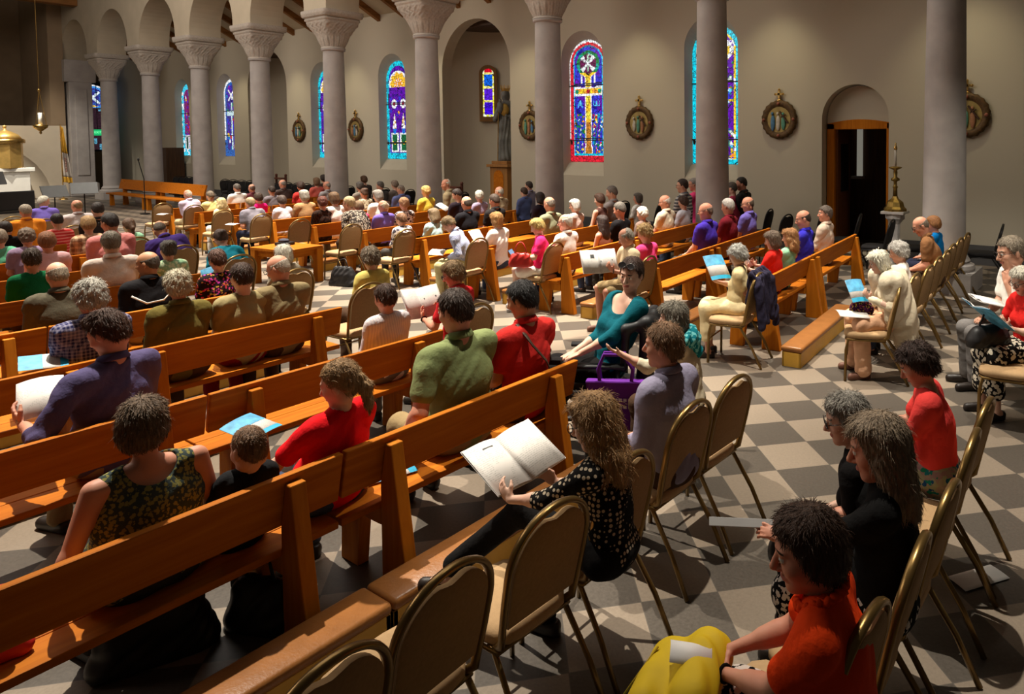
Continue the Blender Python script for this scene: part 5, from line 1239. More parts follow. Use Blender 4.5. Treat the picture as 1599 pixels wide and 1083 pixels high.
for q in (-.5, .5):
    m_ = MB(); m_.tube([(-.1, q, .66), (-.2, q*1.05, 0)], .016, 6); m_.build('leg', FRAME_B, p); m_ = MB(); m_.tube([(.45, q, .66), (.5, q*1.05, 0)], .016, 6); m_.build('leg', FRAME_B, p)
tag(p, 'black metal settee at the far left before the altar', 'settee')
p = empty('microphone_stand', (26.6, -9.6, 0)); m_ = MB(); m_.tube([(0, 0, 0), (0, 0, 1.15), (.1, .1, 1.75)], .014, 6); m_.build('pole', FRAME_B, p); m_ = MB(); m_.ball((.1, .1, 1.78), (.03, .03, .05)); m_.build('microphone', BLACK, p, True); m_ = MB(); m_.lathe([(.14, 0), (.14, .03), (.02, .05)], n=14); m_.build('stand_base', FRAME_B, p)
tag(p, 'thin black microphone stand in front of the far bench', 'microphone stand')
mb = MB(); mb.box((34.2, -13.9, 0), (35.6, -13.2, 2.1)); tag(mb.build('cabinet', W_DARK), 'tall dark wooden cabinet against the far aisle wall', 'cabinet')

# ------------------------------------------------------------------ the congregation: where each head is, in metres
HP = {1: (17.89, -4.72, 1.17), 2: (15.19, -3.76, 1.2), 3: (15.59, -4.57, 1.2), 4: (14, -4.38, 1.23), 5: (13.63, -3.74, 1.14), 6: (12.18, -3.69, 1.18), 7: (11.4, -3.69, 1.25), 8: (12.39, -4.25, 1.09), 9: (13.6, -3.13, 1.08), 10: (11.8, -2.92, 1.12), 11: (10.68, -2.83, 1.16), 12: (9.25, -3, 1.23), 13: (11.12, -4.18, 1.13), 14: (9.25, -3.55, 1.08), 15: (7.78, -2.81, 1.17), 16: (12.18, -2.74, 1.1), 17: (9.25, -2.32, 1.15), 18: (7.78, -2.12, 1.17), 19: (6.33, -1.91, 1.19), 20: (4.91, -1.56, 1.22), 21: (6.33, -2.49, 1.18), 22: (6.33, -2.98, 1.17), 23: (7.78, -3.43, 1.12), 24: (9.64, -4.3, 1.1), 25: (17.59, -7.19, 1.15), 26: (17.32, -7.54, 1.11), 27: (15.66, -7.03, 1.06), 28: (18.93, -8.88, 1.15), 29: (18.96, -9.26, 1.12), 30: (14.32, -6.95, 1.13), 32: (15.84, -7.87, 1.1), 33: (14.26, -7.55, 1.13), 34: (17.44, -8.99, 1.14), 35: (19.04, -10.11, 1.18), 36: (17.51, -9.76, 1.19), 37: (14.31, -8.04, 1.2), 38: (12.81, -7.55, 1.16), 39: (12.85, -7.82, 1.22), 40: (19.12, -11.12, 1.19), 41: (17.57, -10.5, 1.16), 42: (20.28, -12.02, 1.2), 43: (19.17, -11.68, 1.13), 44: (11.52, -7.29, 1.22), 45: (11.99, -7.78, 1.1), 46: (18.5, -12.2, 1.2), 47: (16.07, -10.48, 1.19), 48: (14.43, -9.51, 1.15), 49: (16.12, -11.09, 1.17), 50: (12.92, -8.83, 1.2), 51: (16.16, -11.56, 1.17), 52: (14.52, -10.55, 1.16), 53: (11.28, -7.81, 1.14), 54: (11.33, -8.29, 1.15), 55: (9.75, -7.08, 1.06), 56: (13.04, -10.12, 1.2), 57: (13.3, -10.89, 1.3), 58: (9.67, -7.65, 1.09), 59: (11.44, -9.65, 1.22), 60: (9.74, -8.42, 1.22), 61: (11.5, -10.29, 1.15), 62: (9.8, -9.13, 1.21), 63: (11.55, -10.91, 1.19), 64: (7.89, -7.39, 1.14), 65: (8.2, -6.75, 1.12), 66: (6.46, -4.31, 1.13), 67: (7.82, -4.14, 1.07), 68: (6.33, -3.3, 1.19), 69: (4.91, -3.4, 1.08), 70: (4.92, -4.09, 1.16), 71: (3.48, -2.9, 1.27), 72: (11.63, -11.75, 1.13), 73: (12.5, -12.8, 1.18), 74: (9.91, -10.46, 1.16), 75: (8.17, -8.85, 1.24), 76: (8.23, -9.57, 1.16), 77: (8.3, -10.36, 1.2), 78: (8.36, -10.81, 1.3), 79: (6.72, -8.89, 1.22), 80: (8.42, -11.76, 1.12), 81: (6.79, -9.6, 1.09), 82: (6.68, -8.4, 1.07), 83: (6.82, -7.14, 1.13), 84: (6.6, -7.47, 1.17), 85: (5.09, -6.86, 1.14), 86: (5.14, -7.32, 1.14), 87: (6.85, -10.38, 1.22), 88: (6.91, -11.08, 1.16), 89: (7.29, -11.66, 1.42), 90: (7.46, -12.37, 1.4), 91: (5.29, -9.11, 1.25), 92: (5.36, -9.93, 1.25), 93: (5.43, -10.76, 1.22), 94: (6.6, -12.8, 1.415), 95: (6.71, -12.6, 1.33), 96: (3.08, -4.21, 1.33), 97: (3.5, -6.7, 1.08), 98: (3.69, -7.98, 1.08), 99: (3.48, -3.48, 1.23), 100: (2.61, -4.05, 1.1), 101: (2.12, -3.19, 1.2), 102: (3.6, -8.3, 1.08), 103: (3.8, -9.21, 1.21), 104: (3.88, -10.24, 1.19), 105: (2.09, -6.96, 1.11), 106: (2.11, -7.72, 1.1), 107: (2.28, -9.35, 1.2), 108: (2.35, -10.33, 1.12), 109: (0.97, -7.26, 1.26), 110: (0.79, -6.59, 1.13), 111: (0.97, -3.93, 1.1), 112: (0.81, -2.71, 1.13), 113: (0.79, -1.96, 1.1), 114: (1.94, -2.37, 1.09), 115: (3.48, -1.22, 1.11), 116: (3.36, -1.59, 0.9), 117: (3.36, -2.05, 1.08), 1122: (1.03, -2.99, 1.1)}
BR = (.085, .042, .020); DK = (.026, .015, .010); BK = (.009, .008, .007); GY = (.25, .225, .19); WH = (.56, .52, .43); BL = (.46, .29, .11); AU = (.15, .055, .022); SA = (.25, .15, .07); ST = (.42, .19, .065); GB = (.17, .125, .085); DG = (.10, .085, .07); RD = (.11, .03, .018); MB_ = (.14, .075, .033)
S = srgb
def F(r, g, b_): return fabric('plain', S(r, g, b_))
NAVY = F(38, 40, 58); CHAR = F(58, 54, 50); BLKC = F(20, 18, 18); KHAKI = F(150, 128, 92); DENIM = F(60, 70, 92); BROWNC = F(70, 50, 36); CREAM = F(226, 208, 172); WHITE = F(236, 232, 224); GREYC = F(110, 106, 104); OLIVE = F(84, 78, 48)
SHB = noisy('dark_leather', (.02, .014, .011), .15, 20, .45); SHW = noisy('brown_sandal', (.16, .07, .045), .15, 20, .6); SHL = noisy('pale_shoe', (.45, .42, .40), .08, 20, .6)
BOT = [NAVY, CHAR, BLKC, KHAKI, DENIM, BROWNC]
PEO = {}
def q(k, sex, hair, hc, top, sleeve, label, bm=None, **kw):
    P = HP[k]; r_ = random.Random(k*13+1)
    right = P[1] < -6.4 and P[0] > 3.3
    a = dict(yaw=(5 if right else 0), skin=r_.choice('lllrp'), seat=.43, hp=r_.uniform(4, 16), hy=r_.uniform(-9, 9), lean=r_.uniform(2, 8), hr=r_.uniform(-3, 3), shoe=SHB, tw=r_.uniform(-4, 4), fat=(r_.uniform(.0, .025) if sex == 'm' else r_.uniform(0, .02)), bw=r_.uniform(1.08, 1.22))
    a.update(kw)
    if k in CHAIRS: a['seat'] = kw.get('seat', .475)
    if k in SEATED_AT:
        X, Y = SEATED_AT[k][0]*.986, SEATED_AT[k][1]*.986; ya = math.radians(a['yaw']); dx, dy = P[0]-(X+.26), P[1]-Y
        a['pel'] = max(-.10, min(.45, dx*math.cos(ya)+dy*math.sin(ya)))
    elif k not in CHAIRS and 'seat' not in kw:      # pew sitters: hips just clear of the pew back behind them
        if P[1] > -3.95: xs_ = [x for x in LROW if x < P[0]-.12]; a['pel'] = P[0]-(max(xs_)+.255)
        else: xs_ = [x+TR*(-7.08-P[1]) for x in RROW]; xs_ = [x for x in xs_ if x < P[0]-.12]; a['pel'] = P[0]-(max(xs_)+.255)
        if abs(a['pel']) > .42: a['pel'] = None
    PEO[k] = build_person(P, label, sex, hair=hair, hc=hc, top=top, sleeve=sleeve, bm=bm or BOT[k % 6], seed=k, **a)
SEATED_AT = {55: (9.58, -7.05), 44: (10.97, -7.0), 65: (7.79, -6.96), 83: (6.59, -7.26), 85: (4.83, -6.99), 97: (3.25, -6.72), 30: (14.07, -7.06), 27: (15.58, -7.03), 25: (17.44, -7.26), 66: (6.25, -4.17), 67: (7.63, -4.19), 70: (4.66, -4.13), 24: (9.2, -4.33), 8: (12.26, -4.3)}
CHAIRS = {25, 27, 30, 55, 44, 65, 83, 85, 97, 101, 100, 105, 106, 107, 108, 109, 110, 111, 112, 1122, 113, 114, 66, 67, 70, 24, 13, 8, 3, 1, 2}
FD = noisy('hot_pink', (.8, .04, .25), .1, 10, .9)
# --- nearest the camera
q(113, 'f', 'medium', (.055, .024, .012), fabric('plain', S(222, 62, 12)), 's', 'person in a gathered orange blouse with short dark hair, sitting at the bottom right', fabric('spots', S(18, 14, 14), S(205, 190, 180), 1.0), yaw=14, hy=18, hp=12, lean=10, la=((.36, .03, .68), (.75, .1, -.55), (-.5, -.2, -.8), .35), ra=((.36, -.06, .69), (.7, .6, -.3), (-.4, .0, -.9), .4), bands=[('L', 'bead_bracelet', BLKC)], wr=1.3, vox=.0062, hs=1.13, skin='r', fat=.045, bw=1.42)
q(112, 'f', 'long', (.19, .135, .085), F(14, 13, 13), 's', 'person with long brown grey hair and black top holding a phone, right foreground', fabric('spots', S(16, 14, 14), S(210, 200, 190), 1.4), yaw=8, hy=12, hp=14, hlen=.14, la=((.40, .10, .74), (.85, .1, .2), (.1, -.6, -.8), .5), ra=((.36, -.05, .72), (.8, .5, .1), (0, .2, -1), .5), vox=.0065, hs=1.18, fat=.03, bw=1.3, skin='r')
q(1122, 'f', 'medium', GY, F(20, 18, 18), 's', 'person with grey hair and dark rimmed spectacles, behind the long haired woman in black', BLKC, yaw=8, hy=22, hp=12, glasses='dark', lean=12, vox=.0065)
q(111, 'f', 'curly', (.045, .022, .015), F(225, 66, 62), 's', 'person in a coral red tee and floral skirt peeling something yellow, at the right', fabric('floral', S(150, 140, 120), S(30, 110, 120), .9), bot='skirt', yaw=12, hy=8, hp=30, lean=10, backscoop=.085, bw=1.25, fat=.03, la=((.34, .06, .73), (.8, -.5, .1), (-.1, -.5, -.8), .6), ra=((.34, -.05, .73), (.8, .5, .2), (-.1, .5, -.8), .6), vox=.0068, skin='r')
q(110, 'f', 'medium', WH, F(214, 40, 36), 's', 'person with white hair, spectacles and red top reading a booklet at the right edge', fabric('spots', S(20, 18, 18), S(200, 190, 170), .8), bot='skirt', yaw=40, hp=22, hy=10, glasses='gold', la='book', ra='book', vox=.008, bands=[('L', 'wristwatch', BLKC)], shoe=SHB)
q(109, 'm', 'short', (.20, .16, .115), WHITE, 's', 'person with grey hair and white tee, hand on his chin, right edge', GREYC, yaw=30, hp=14, hy=6, la='chin', ra='lap', glasses='dark', hs=1.16, collar=False, vox=.008, seat=.47)
q(114, 'f', 'wavy', (.30, .165, .065), fabric('dots', S(14, 12, 12), S(178, 162, 140), 1.5), 'h', 'person with long wavy blond hair and dotted black dress reading a booklet, centre foreground', BLKC, yaw=12, hy=6, hp=18, lean=8, hlen=.15, glasses='dark', scoop=.09, backscoop=.10, vox=.006, hs=1.12, la=((.42, .16, .76), (.8, -.2, .5), (-.2, -.9, -.1), .5), ra=((.36, -.12, .72), (.8, .1, .5), (-.2, .9, -.1), .5),
  legs={'L': [(.02, .085, .55), (.43, .05, .66), (.78, .10, .34), (.93, .13, .24)], 'R': [(.02, -.085, .55), (.42, -.09, .50), (.40, -.09, .085), (.55, -.10, .03)]}, shoe=SHB, skin='p')
q(101, 'm', 'short', (.20, .105, .05), fabric('plain', S(140, 134, 156)), 'l', 'person in a lavender blue dress shirt seen in profile, sandy grey hair, centre', BROWNC, hy=16, hp=2, lean=5, vox=.0062, skin='r', hs=1.08, bw=1.08, fat=.03)
q(100, 'f', 'bob', (.19, .165, .125), F(196, 184, 158), 'h', 'person with straight grey hair and teal scarf reaching out an open hand', BROWNC, yaw=22, lean=12, hy=5, hp=6, la=((.42, .30, .93), (.75, .45, .45), (.1, -.2, 1.), .3), vox=.0075, poleL=(-.2, .3, -1), skin='p')
q(96, 'f', 'short', (.045, .02, .012), fabric('plain', S(6, 82, 94)), 'h', 'person in a dark teal top facing the camera with sunglasses on her hair', BLKC, seat=.56, yaw=30, tw=40, hy=70, hp=12, hr=-8, lean=-15, scoop=.125, glasses='on_head', skin='p', la=((.22, .26, .78), (.85, .1, -.35), (0, 0, -1), .3), ra=((.24, .16, .79), (.85, .35, -.35), (0, 0, -1), .3), vox=.0056, bw=1.15, fat=.012)
q(115, 'f', 'medium', (.13, .075, .038), fabric('spots', S(58, 68, 66), S(132, 126, 70), 1.8), 'n', 'person in a dark floral tank top with brown hair at the lower left', fabric('plain', S(46, 42, 38)), hy=-34, hp=10, backscoop=.115, la='side', ra=((.20, -.22, .56), (.8, .3, -.5), (0, 0, -1)), vox=.0065, skin='r', fat=.06, bw=1.5, hs=1.10)
q(116, 'm', 'buzz', (.155, .075, .032), F(26, 26, 28), 's', 'child with short light brown hair and a dark tee in the nearest pew', BLKC, hy=8, hp=10, hs=.95, vox=.0065, collar=False, skin='p', bw=.85)
q(117, 'f', 'pony', (.33, .19, .08), fabric('plain', S(226, 18, 28)), 's', 'person with a blond ponytail and red top in the nearest pew beside the child', DENIM, hy=30, hp=16, lean=8, tw=8, yaw=4, vox=.0065, la=((.22, .36, .62), (.8, .2, -.4), (0, 0, -1)), bw=1.42, fat=.045, hs=1.08)
q(71, 'm', 'short', (.040, .020, .011), fabric('plain', S(124, 134, 88)), 's', 'person in a pale green short sleeved shirt with dark brown hair in the nearest pew', KHAKI, hy=10, hp=14, la=((.12, .30, .60), (.8, .1, -.6), (0, 0, -1)), vox=.0065, skin='r', bw=1.3, fat=.04)
q(99, 'm', 'short', (.012, .009, .008), fabric('plain', S(186, 40, 36)), 's', 'person with black hair and red polo crossed by a brown strap, nearest pew', BROWNC, hy=18, hp=18, vox=.007, skin='t', bw=1.15)
q(20, 'm', 'quiff', (.060, .024, .012), fabric('plain', S(84, 76, 112)), 'h', 'person in a purple blue shirt leaning an arm over the pew, left', KHAKI, hy=26, hp=24, tw=16, yaw=8, lean=10, la=((.16, .36, .79), (.75, .1, .45), (-.2, -.9, .1), .5), ra='lap', vox=.0068, skin='r', poleL=(-1, .4, -.5), bw=1.35, fat=.02)
q(69, 'f', 'short', (.055, .024, .012), fabric('stripe', S(214, 204, 202), S(198, 188, 194), 50), 'l', 'person with short brown hair and a white lilac shirt in the second pew', GREYC, vox=.008, hp=14, hy=6)
q(70, 'f', 'medium', (.20, .12, .05), fabric('plain', S(200, 38, 44)), 's', 'person with layered blond hair and red polo reading a booklet at the aisle', BLKC, yaw=12, hy=26, hp=22, glasses='sun', la='book', ra='book', collar=True, vox=.008, bands=[('L', 'wristwatch', BLKC)])
q(19, 'm', 'curly', (.36, .33, .28), fabric('plaid', S(40, 42, 84), S(150, 146, 168), 42), 'l', 'person with thick grey white hair and a blue checked shirt at the left', KHAKI, hy=4, hp=10, vox=.008, bw=1.1, fat=.02, collar=True, hs=1.05)
q(21, 'f', 'curly', (.44, .38, .27), fabric('plain', S(104, 92, 44)), 'l', 'person with blond grey curls and an olive green jacket, left of centre', BROWNC, hy=-6, hp=8, vox=.0085, bw=1.2, fat=.04, collar=True)
q(22, 'm', 'short', (.045, .02, .01), fabric('plain', S(150, 136, 96)), 's', 'person with dark brown hair and sandy beige tee beside the olive jacket', F(120, 24, 22), hy=6, hp=8, vox=.0085, collar=False, bw=1.1, fat=.03)
q(68, 'm', 'bald', (.40, .34, .27), fabric('plain', S(128, 112, 80)), 'l', 'person bald and leaning forward in a khaki shirt seen in left profile', BROWNC, hy=30, hp=20, lean=20, glasses='gold', vox=.0085, skin='r', bw=1.15, fat=.03)
q(66, 'f', 'curly', (.155, .115, .075), fabric('plain', S(196, 178, 98)), 's', 'person with grey brown curls and a pale yellow blouse on an aisle chair', BROWNC, vox=.009, bw=1.1)
q(67, 'f', 'bob', WH, F(150, 140, 120), 's', 'person with a white bob in front of the bald khaki shirted man', None, vox=.009)
q(23, 'f', 'short', (.085, .035, .02), fabric('floral', S(34, 20, 24), S(190, 60, 70), 1.2), 's', 'person with short auburn hair and a dark floral dress, left of centre', BLKC, vox=.009, hr=-5)
q(24, 'f', 'bun', (.045, .022, .014), F(24, 120, 140), 's', 'person with dark hair in a bun and bright blue top on an aisle chair', None, vox=.010, hp=24, lean=14)
q(18, 'm', 'bald', (.27, .22, .16), F(82, 76, 62), 'l', 'person bald on top in an olive grey shirt at the left, fourth pew', None, vox=.0085, hy=4, bw=1.1, fat=.03)
q(15, 'm', 'bald', (.08, .06, .045), fabric('plain', S(22, 20, 22)), 'l', 'person bald in a black shirt with a white stripe, face turned left', None, vox=.0085, hy=40, hp=8, skin='t', bw=1.1, fat=.02)
q(17, 'f', 'short', (.075, .045, .028), F(20, 104, 62), 's', 'person with brown hair and emerald green tee at the left', None, vox=.0095, hy=-4)
q(12, 'm', 'short', (.21, .17, .125), F(226, 206, 192), 'l', 'person with smooth grey hair and a white shirt at the left, fifth pew', None, vox=.0095, bw=1.15, fat=.03, hy=-6)
q(14, 'f', 'updo', DG, fabric('spots', S(150, 190, 150), S(206, 220, 180), .8), 's', 'person with grey hair clipped up and mint printed blouse, left of centre', None, vox=.0095)
q(13, 'm', 'bald', (.07, .05, .035), F(60, 42, 104), 's', 'person bald and bending right in a dark purple polo on an aisle chair', None, hy=-30, hp=34, lean=24, sl=-8, vox=.010, skin='t')
q(8, 'f', 'pony', BR, F(150, 200, 164), 's', 'person with brown hair tied back and mint tee at the left', None, vox=.011)
q(7, 'm', 'short', (.018, .012, .009), F(212, 132, 128), 's', 'person with black hair, spectacles and pink shirt at the left', None, vox=.010, hy=24, glasses='dark', bw=1.15, fat=.03, skin='t')
q(6, 'f', 'medium', (.27, .155, .06), fabric('plaid', S(120, 84, 62), S(210, 176, 140), 14), 'l', 'person with sandy blond hair wrapped in a brown plaid shawl at the left', None, vox=.011)
q(11, 'f', 'medium', (.20, .075, .028), F(218, 168, 170), 's', 'person with auburn hair and pale pink top at the left', None, vox=.010)
q(10, 'f', 'curly', (.14, .10, .07), F(146, 124, 150), 's', 'person with grey brown hair and lavender top at the far left', None, vox=.010)
q(16, 'f', 'medium', GB, F(92, 168, 130), 's', 'person in a mint green tee cut by the left edge', None, vox=.010)
q(9, 'm', 'short', DK, F(24, 20, 22), 'l', 'person in a black jacket at the left edge', None, vox=.011)
q(5, 'f', 'short', (.022, .013, .009), fabric('hstripe', S(206, 50, 50), S(230, 130, 120), 22), 's', 'person with short dark hair and red striped tee at the left', None, vox=.011)
q(2, 'm', 'short', (.33, .27, .20), F(236, 142, 44), 's', 'person with grey hair and bright orange shirt at the far left', None, bw=1.2, fat=.03)
q(1, 'm', 'short', WH, F(122, 104, 190), 's', 'person with white hair and violet shirt facing right at the far left', None, hy=-65, yaw=-20)
q(3, 'm', 'bald', SA, F(196, 184, 182), 's', 'person with shaved head and pale grey shirt at the far left', None, hy=20)
q(4, 'm', 'short', DK, F(44, 36, 34), 's', 'person with dark hair right of the shaved head at the far left', None)
# --- right of the aisle, near rows
q(97, 'f', 'curly', (.42, .40, .36), F(238, 216, 164), 's', 'person with curly silver hair in a long cream dress, hand at her face', F(240, 220, 172), bot='skirt', yaw=22, hy=12, hp=24, lean=14, la='chin', ra='book', shoe=SHB, vox=.0085, bw=1.1, fat=.03)
q(98, 'f', 'bob', (.20, .14, .10), F(226, 44, 36), 's', 'person with a grey brown bob and bright red top in the last right pew', None, hy=16, hp=16, vox=.009, ra='book', la='book')
q(102, 'f', 'wavy', (.42, .20, .075), F(160, 216, 176), 's', 'person with long wavy strawberry blond hair and mint top', None, hlen=.08, vox=.009)
q(103, 'm', 'bald', (.045, .03, .022), F(52, 46, 176), 's', 'person bald with dark fringe and royal blue polo in the last right pew', None, hy=26, vox=.009, skin='r', bw=1.1, fat=.02)
q(104, 'm', 'short', (.15, .115, .09), F(206, 184, 164), 'l', 'person with dark grey hair and a pale shirt, last right pew by the doorway', None, hy=30, vox=.009, hp=2, skin='r', bw=1.1)
q(105, 'f', 'bob', (.66, .62, .50), F(230, 216, 186), 'l', 'person with a white bob and pink trousers on a chair behind the last pew', F(228, 178, 142), yaw=35, lean=14, hp=20, hy=-4, la='book', ra='lap', shoe=SHW, vox=.008, spread=.04, fat=.02, bw=1.15, loose=.018, wr=1.6)
q(106, 'f', 'curly', (.45, .42, .38), F(236, 224, 214), 's', 'person with fluffy white grey hair and white top next to the white bob', None, yaw=10, hp=20, vox=.009)
q(107, 'm', 'bald', (.20, .15, .11), F(128, 88, 56), 's', 'person balding with dark spectacles and a brown shirt behind the last pew', None, yaw=8, hy=20, hp=28, lean=14, glasses='dark', vox=.009, skin='r', bw=1.15, fat=.03, la='lap', ra='lap')
q(108, 'f', 'medium', (.23, .095, .03), F(0, 100, 164), 's', 'person with auburn hair and bright blue top behind the brown shirt', None, vox=.0105)
q(85, 'm', 'balding', (.36, .32, .26), F(226, 206, 168), 's', 'person with grey hair and cream shirt reading a newspaper on an aisle chair', KHAKI, bot='shorts', yaw=58, hy=-26, hp=24, lean=10, la='book', ra='book', shoe=SHW, spread=.05, vox=.0085, skin='r', bw=1.15, fat=.04, collar=True, bands=[('L', 'wristwatch', SHB)])
q(86, 'f', 'curly', (.40, .25, .10), F(246, 74, 136), 's', 'person with blond curls and bright pink top beside the newspaper reader', None, vox=.009, hp=22)
q(84, 'm', 'balding', (.60, .56, .48), WHITE, 'l', 'person with white hair, spectacles and a white shirt seen in profile', None, hy=26, hp=6, glasses='gold', vox=.009, bw=1.1)
q(83, 'f', 'medium', (.55, .40, .13), F(238, 44, 110), 's', 'person with short blond hair and hot pink tee holding a red bag', WHITE, bot='shorts', yaw=48, hy=-16, hp=24, la=((.32, .14, .72), (.8, -.2, .3), (-.2, -.8, .2), .5), ra='lap', vox=.0085, skin='p', fat=.05, bw=1.2, shoe=SHL)
q(65, 'm', 'short', (.24, .16, .08), fabric('stripe', S(146, 152, 184), S(190, 194, 214), 70), 'l', 'person bent far forward in a light blue striped shirt on an aisle chair', F(200, 190, 140), yaw=40, lean=27, hp=42, hy=-8, la='lap', ra='lap', vox=.009, bw=1.1)
q(55, 'f', 'short', (.16, .075, .035), fabric('spots', S(232, 222, 214), S(84, 78, 90), .7), 'l', 'person with reddish brown hair and a white leaf print blouse on an aisle chair', None, vox=.0105, fat=.04, bw=1.2)
q(44, 'f', 'short', (.46, .33, .17), fabric('spots', S(60, 52, 48), S(170, 156, 140), 1.0), 's', 'person with cropped blond hair and black and white patterned top on an aisle chair', BROWNC, hy=22, hp=6, vox=.0105, fat=.03, bw=1.15, glasses='dark')
q(64, 'f', 'bob', (.46, .24, .08), WHITE, 's', 'person with a strawberry blond bob and bright white shirt reading a sheet', None, vox=.009, la='book', ra='book')
q(58, 'f', 'long', (.17, .11, .055), F(176, 204, 206), 's', 'person with long brown hair and pale blue tee in the middle pews', None, hlen=.03, hy=22, hp=10)
q(60, 'm', 'bald', (.06, .045, .035), F(22, 20, 24), 's', 'person with shaved dark hair and a black tee in the middle pews', None, skin='r', bw=1.15, fat=.02)
q(62, 'm', 'short', (.05, .03, .02), F(34, 30, 30), 's', 'person with brown hair and dark shirt right of the lilac top', None, skin='r')
q(61, 'f', 'curly', WH, F(160, 144, 168), 's', 'person with white curls and a lilac top in the middle pews', None)
q(63, 'm', 'bald', WH, fabric('plaid', S(160, 138, 108), S(204, 186, 150), 30), 's', 'person balding in a tan plaid shirt in the middle pews', None, hy=10)
q(59, 'f', 'short', (.028, .016, .012), F(40, 30, 38), 's', 'person with dark hair bending over a white booklet in the middle pews', None, hy=30, hp=26)
q(53, 'm', 'bald', (.55, .44, .30), F(126, 104, 190), 's', 'person balding with sandy hair and a violet shirt in the middle pews', None, skin='r', bw=1.1)
q(54, 'f', 'curly', (.32, .17, .08), fabric('spots', S(222, 206, 200), S(60, 40, 44), .7), 's', 'person with curly copper hair and black on white floral blouse', None)
q(56, 'f', 'curly', (.50, .30, .10), F(214, 188, 70), 's', 'person with curly golden hair and yellow tee in the middle pews', None, hy=15)
q(57, 'm', 'balding', WH, fabric('plain', S(146, 130, 100)), 'l', 'person with white hair and khaki vest turning round to smile', None, hy=55, yaw=30, hp=4)
q(52, 'm', 'buzz', (.20, .165, .13), F(100, 110, 158), 's', 'person with cropped grey hair and a blue shirt in the middle pews', None, hy=20)
q(51, 'f', 'medium', (.20, .15, .11), F(120, 110, 104), 's', 'person with brown and white hair behind the cropped grey haired man', None)
q(49, 'm', 'short', DG, F(76, 72, 72), 's', 'person with salt and pepper hair and charcoal shirt in the far pews', None, hy=22)
q(50, 'f', 'bob', (.24, .21, .18), WHITE, 's', 'person with grey hair and white tee in profile in the far pews', None, hy=30)
q(48, 'f', 'updo', (.07, .035, .02), fabric('spots', S(190, 176, 148), S(130, 112, 92), .8), 's', 'person with brown hair pinned up and beige printed blouse', None)
q(47, 'f', 'medium', (.06, .05, .042), F(150, 140, 128), 's', 'person with dark grey hair left of the salt and pepper man', None)
q(46, 'f', 'medium', BR, F(60, 52, 50), 's', 'person with brown hair sitting far back by the aisle wall', None)
q(43, 'm', 'short', WH, F(226, 84, 66), 's', 'person with white hair and coral shirt in the far pews', None)
q(42, 'f', 'medium', DK, F(70, 56, 50), 's', 'person with dark hair at the far end of the pews', None)
q(41, 'm', 'bald', GY, F(146, 142, 144), 's', 'person bald with spectacles and light grey shirt in the far pews', None, hy=30, glasses='dark')
q(40, 'f', 'bob', (.16, .09, .045), F(222, 110, 96), 's', 'person with light brown hair and salmon tee in the far pews', None)
q(39, 'f', 'bob', (.12, .065, .03), WHITE, 's', 'person with a brown bob and white tee in the far pews', None)
q(38, 'f', 'curly', RD, fabric('dots', S(34, 22, 18), S(80, 52, 40), 1.5), 's', 'person with dark red curls and black lace top in the far pews', None)
q(37, 'f', 'bob', (.25, .22, .18), F(158, 122, 84), 's', 'person with a grey bob and tan top in the far pews', None, hy=18)
q(36, 'f', 'medium', (.04, .02, .013), F(186, 54, 50), 's', 'person with dark brown hair and red top in the far pews', None)
q(35, 'm', 'bald', GY, F(84, 70, 66), 's', 'person bald in a grey brown shirt in the far pews', None, hy=20)
q(34, 'f', 'short', (.03, .02, .014), F(116, 108, 112), 's', 'person with short dark hair and a grey tee in the far pews', None)
q(33, 'f', 'medium', (.04, .022, .015), F(200, 196, 204), 's', 'person with dark wavy hair and white tee in the far pews', None)
q(32, 'f', 'medium', (.055, .03, .018), fabric('plain', S(252, 30, 120)), 's', 'person with brown hair and neon pink tee in the far pews', None)
q(45, 'f', 'medium', (.20, .12, .06), F(244, 60, 110), 's', 'person in a hot pink top half hidden behind the cropped blond woman', None)
q(30, 'm', 'short', (.28, .20, .11), F(112, 106, 114), 's', 'person with sandy grey hair and a grey shirt on an aisle chair', None, ra='book', la='lap')
q(27, 'f', 'wavy', (.66, .50, .24), F(246, 232, 186), 'l', 'person with long blond hair and a white lace top on an aisle chair', WHITE, hlen=.05, hp=16, skin='p')
q(26, 'f', 'short', (.17, .13, .09), F(240, 226, 150), 's', 'person with grey brown hair and pale yellow scarf by the far aisle', None)
q(25, 'm', 'bald', (.62, .50, .40), F(206, 190, 212), 'l', 'person bald with pink scalp and a lavender shirt, hand at his face', F(190, 170, 130), la='chin', skin='r', hy=12)
q(28, 'm', 'short', (.11, .09, .075), WHITE, 's', 'person with dark grey hair and white shirt at the front pews', None)
q(29, 'm', 'bald', (.12, .08, .06), F(112, 60, 66), 's', 'person bald in a maroon shirt at the front pews', None, skin='r')
# --- wall side of the right block
q(72, 'm', 'short', (.05, .026, .015), F(84, 96, 140), 'l', 'person with brown hair and a blue shirt in front of the fourth column', None, bw=1.1)
q(73, 'm', 'short', (.03, .018, .012), F(116, 110, 128), 's', 'person with dark hair behind the blue shirted man', None)
q(74, 'f', 'long', (.02, .012, .010), F(38, 30, 40), 's', 'person with long dark hair and a dark top left of the column', None, hlen=.02)
q(75, 'm', 'bald', (.18, .15, .12), F(140, 140, 112), 's', 'person balding with grey fringe and sage shirt below the column', None, skin='r')
q(76, 'f', 'bob', (.56, .53, .48), fabric('plaid', S(190, 160, 150), S(220, 200, 190), 40), 's', 'person with white hair, spectacles and a checked pink shirt', None, hy=34, glasses='dark')
q(77, 'f', 'medium', (.06, .026, .014), F(90, 60, 54), 'n', 'person with brown hair and bare shoulders by the wall side', None)
q(78, 'm', 'short', (.15, .125, .105), F(120, 110, 108), 's', 'person with tousled grey hair taller than his neighbours by the wall', None, hy=24)
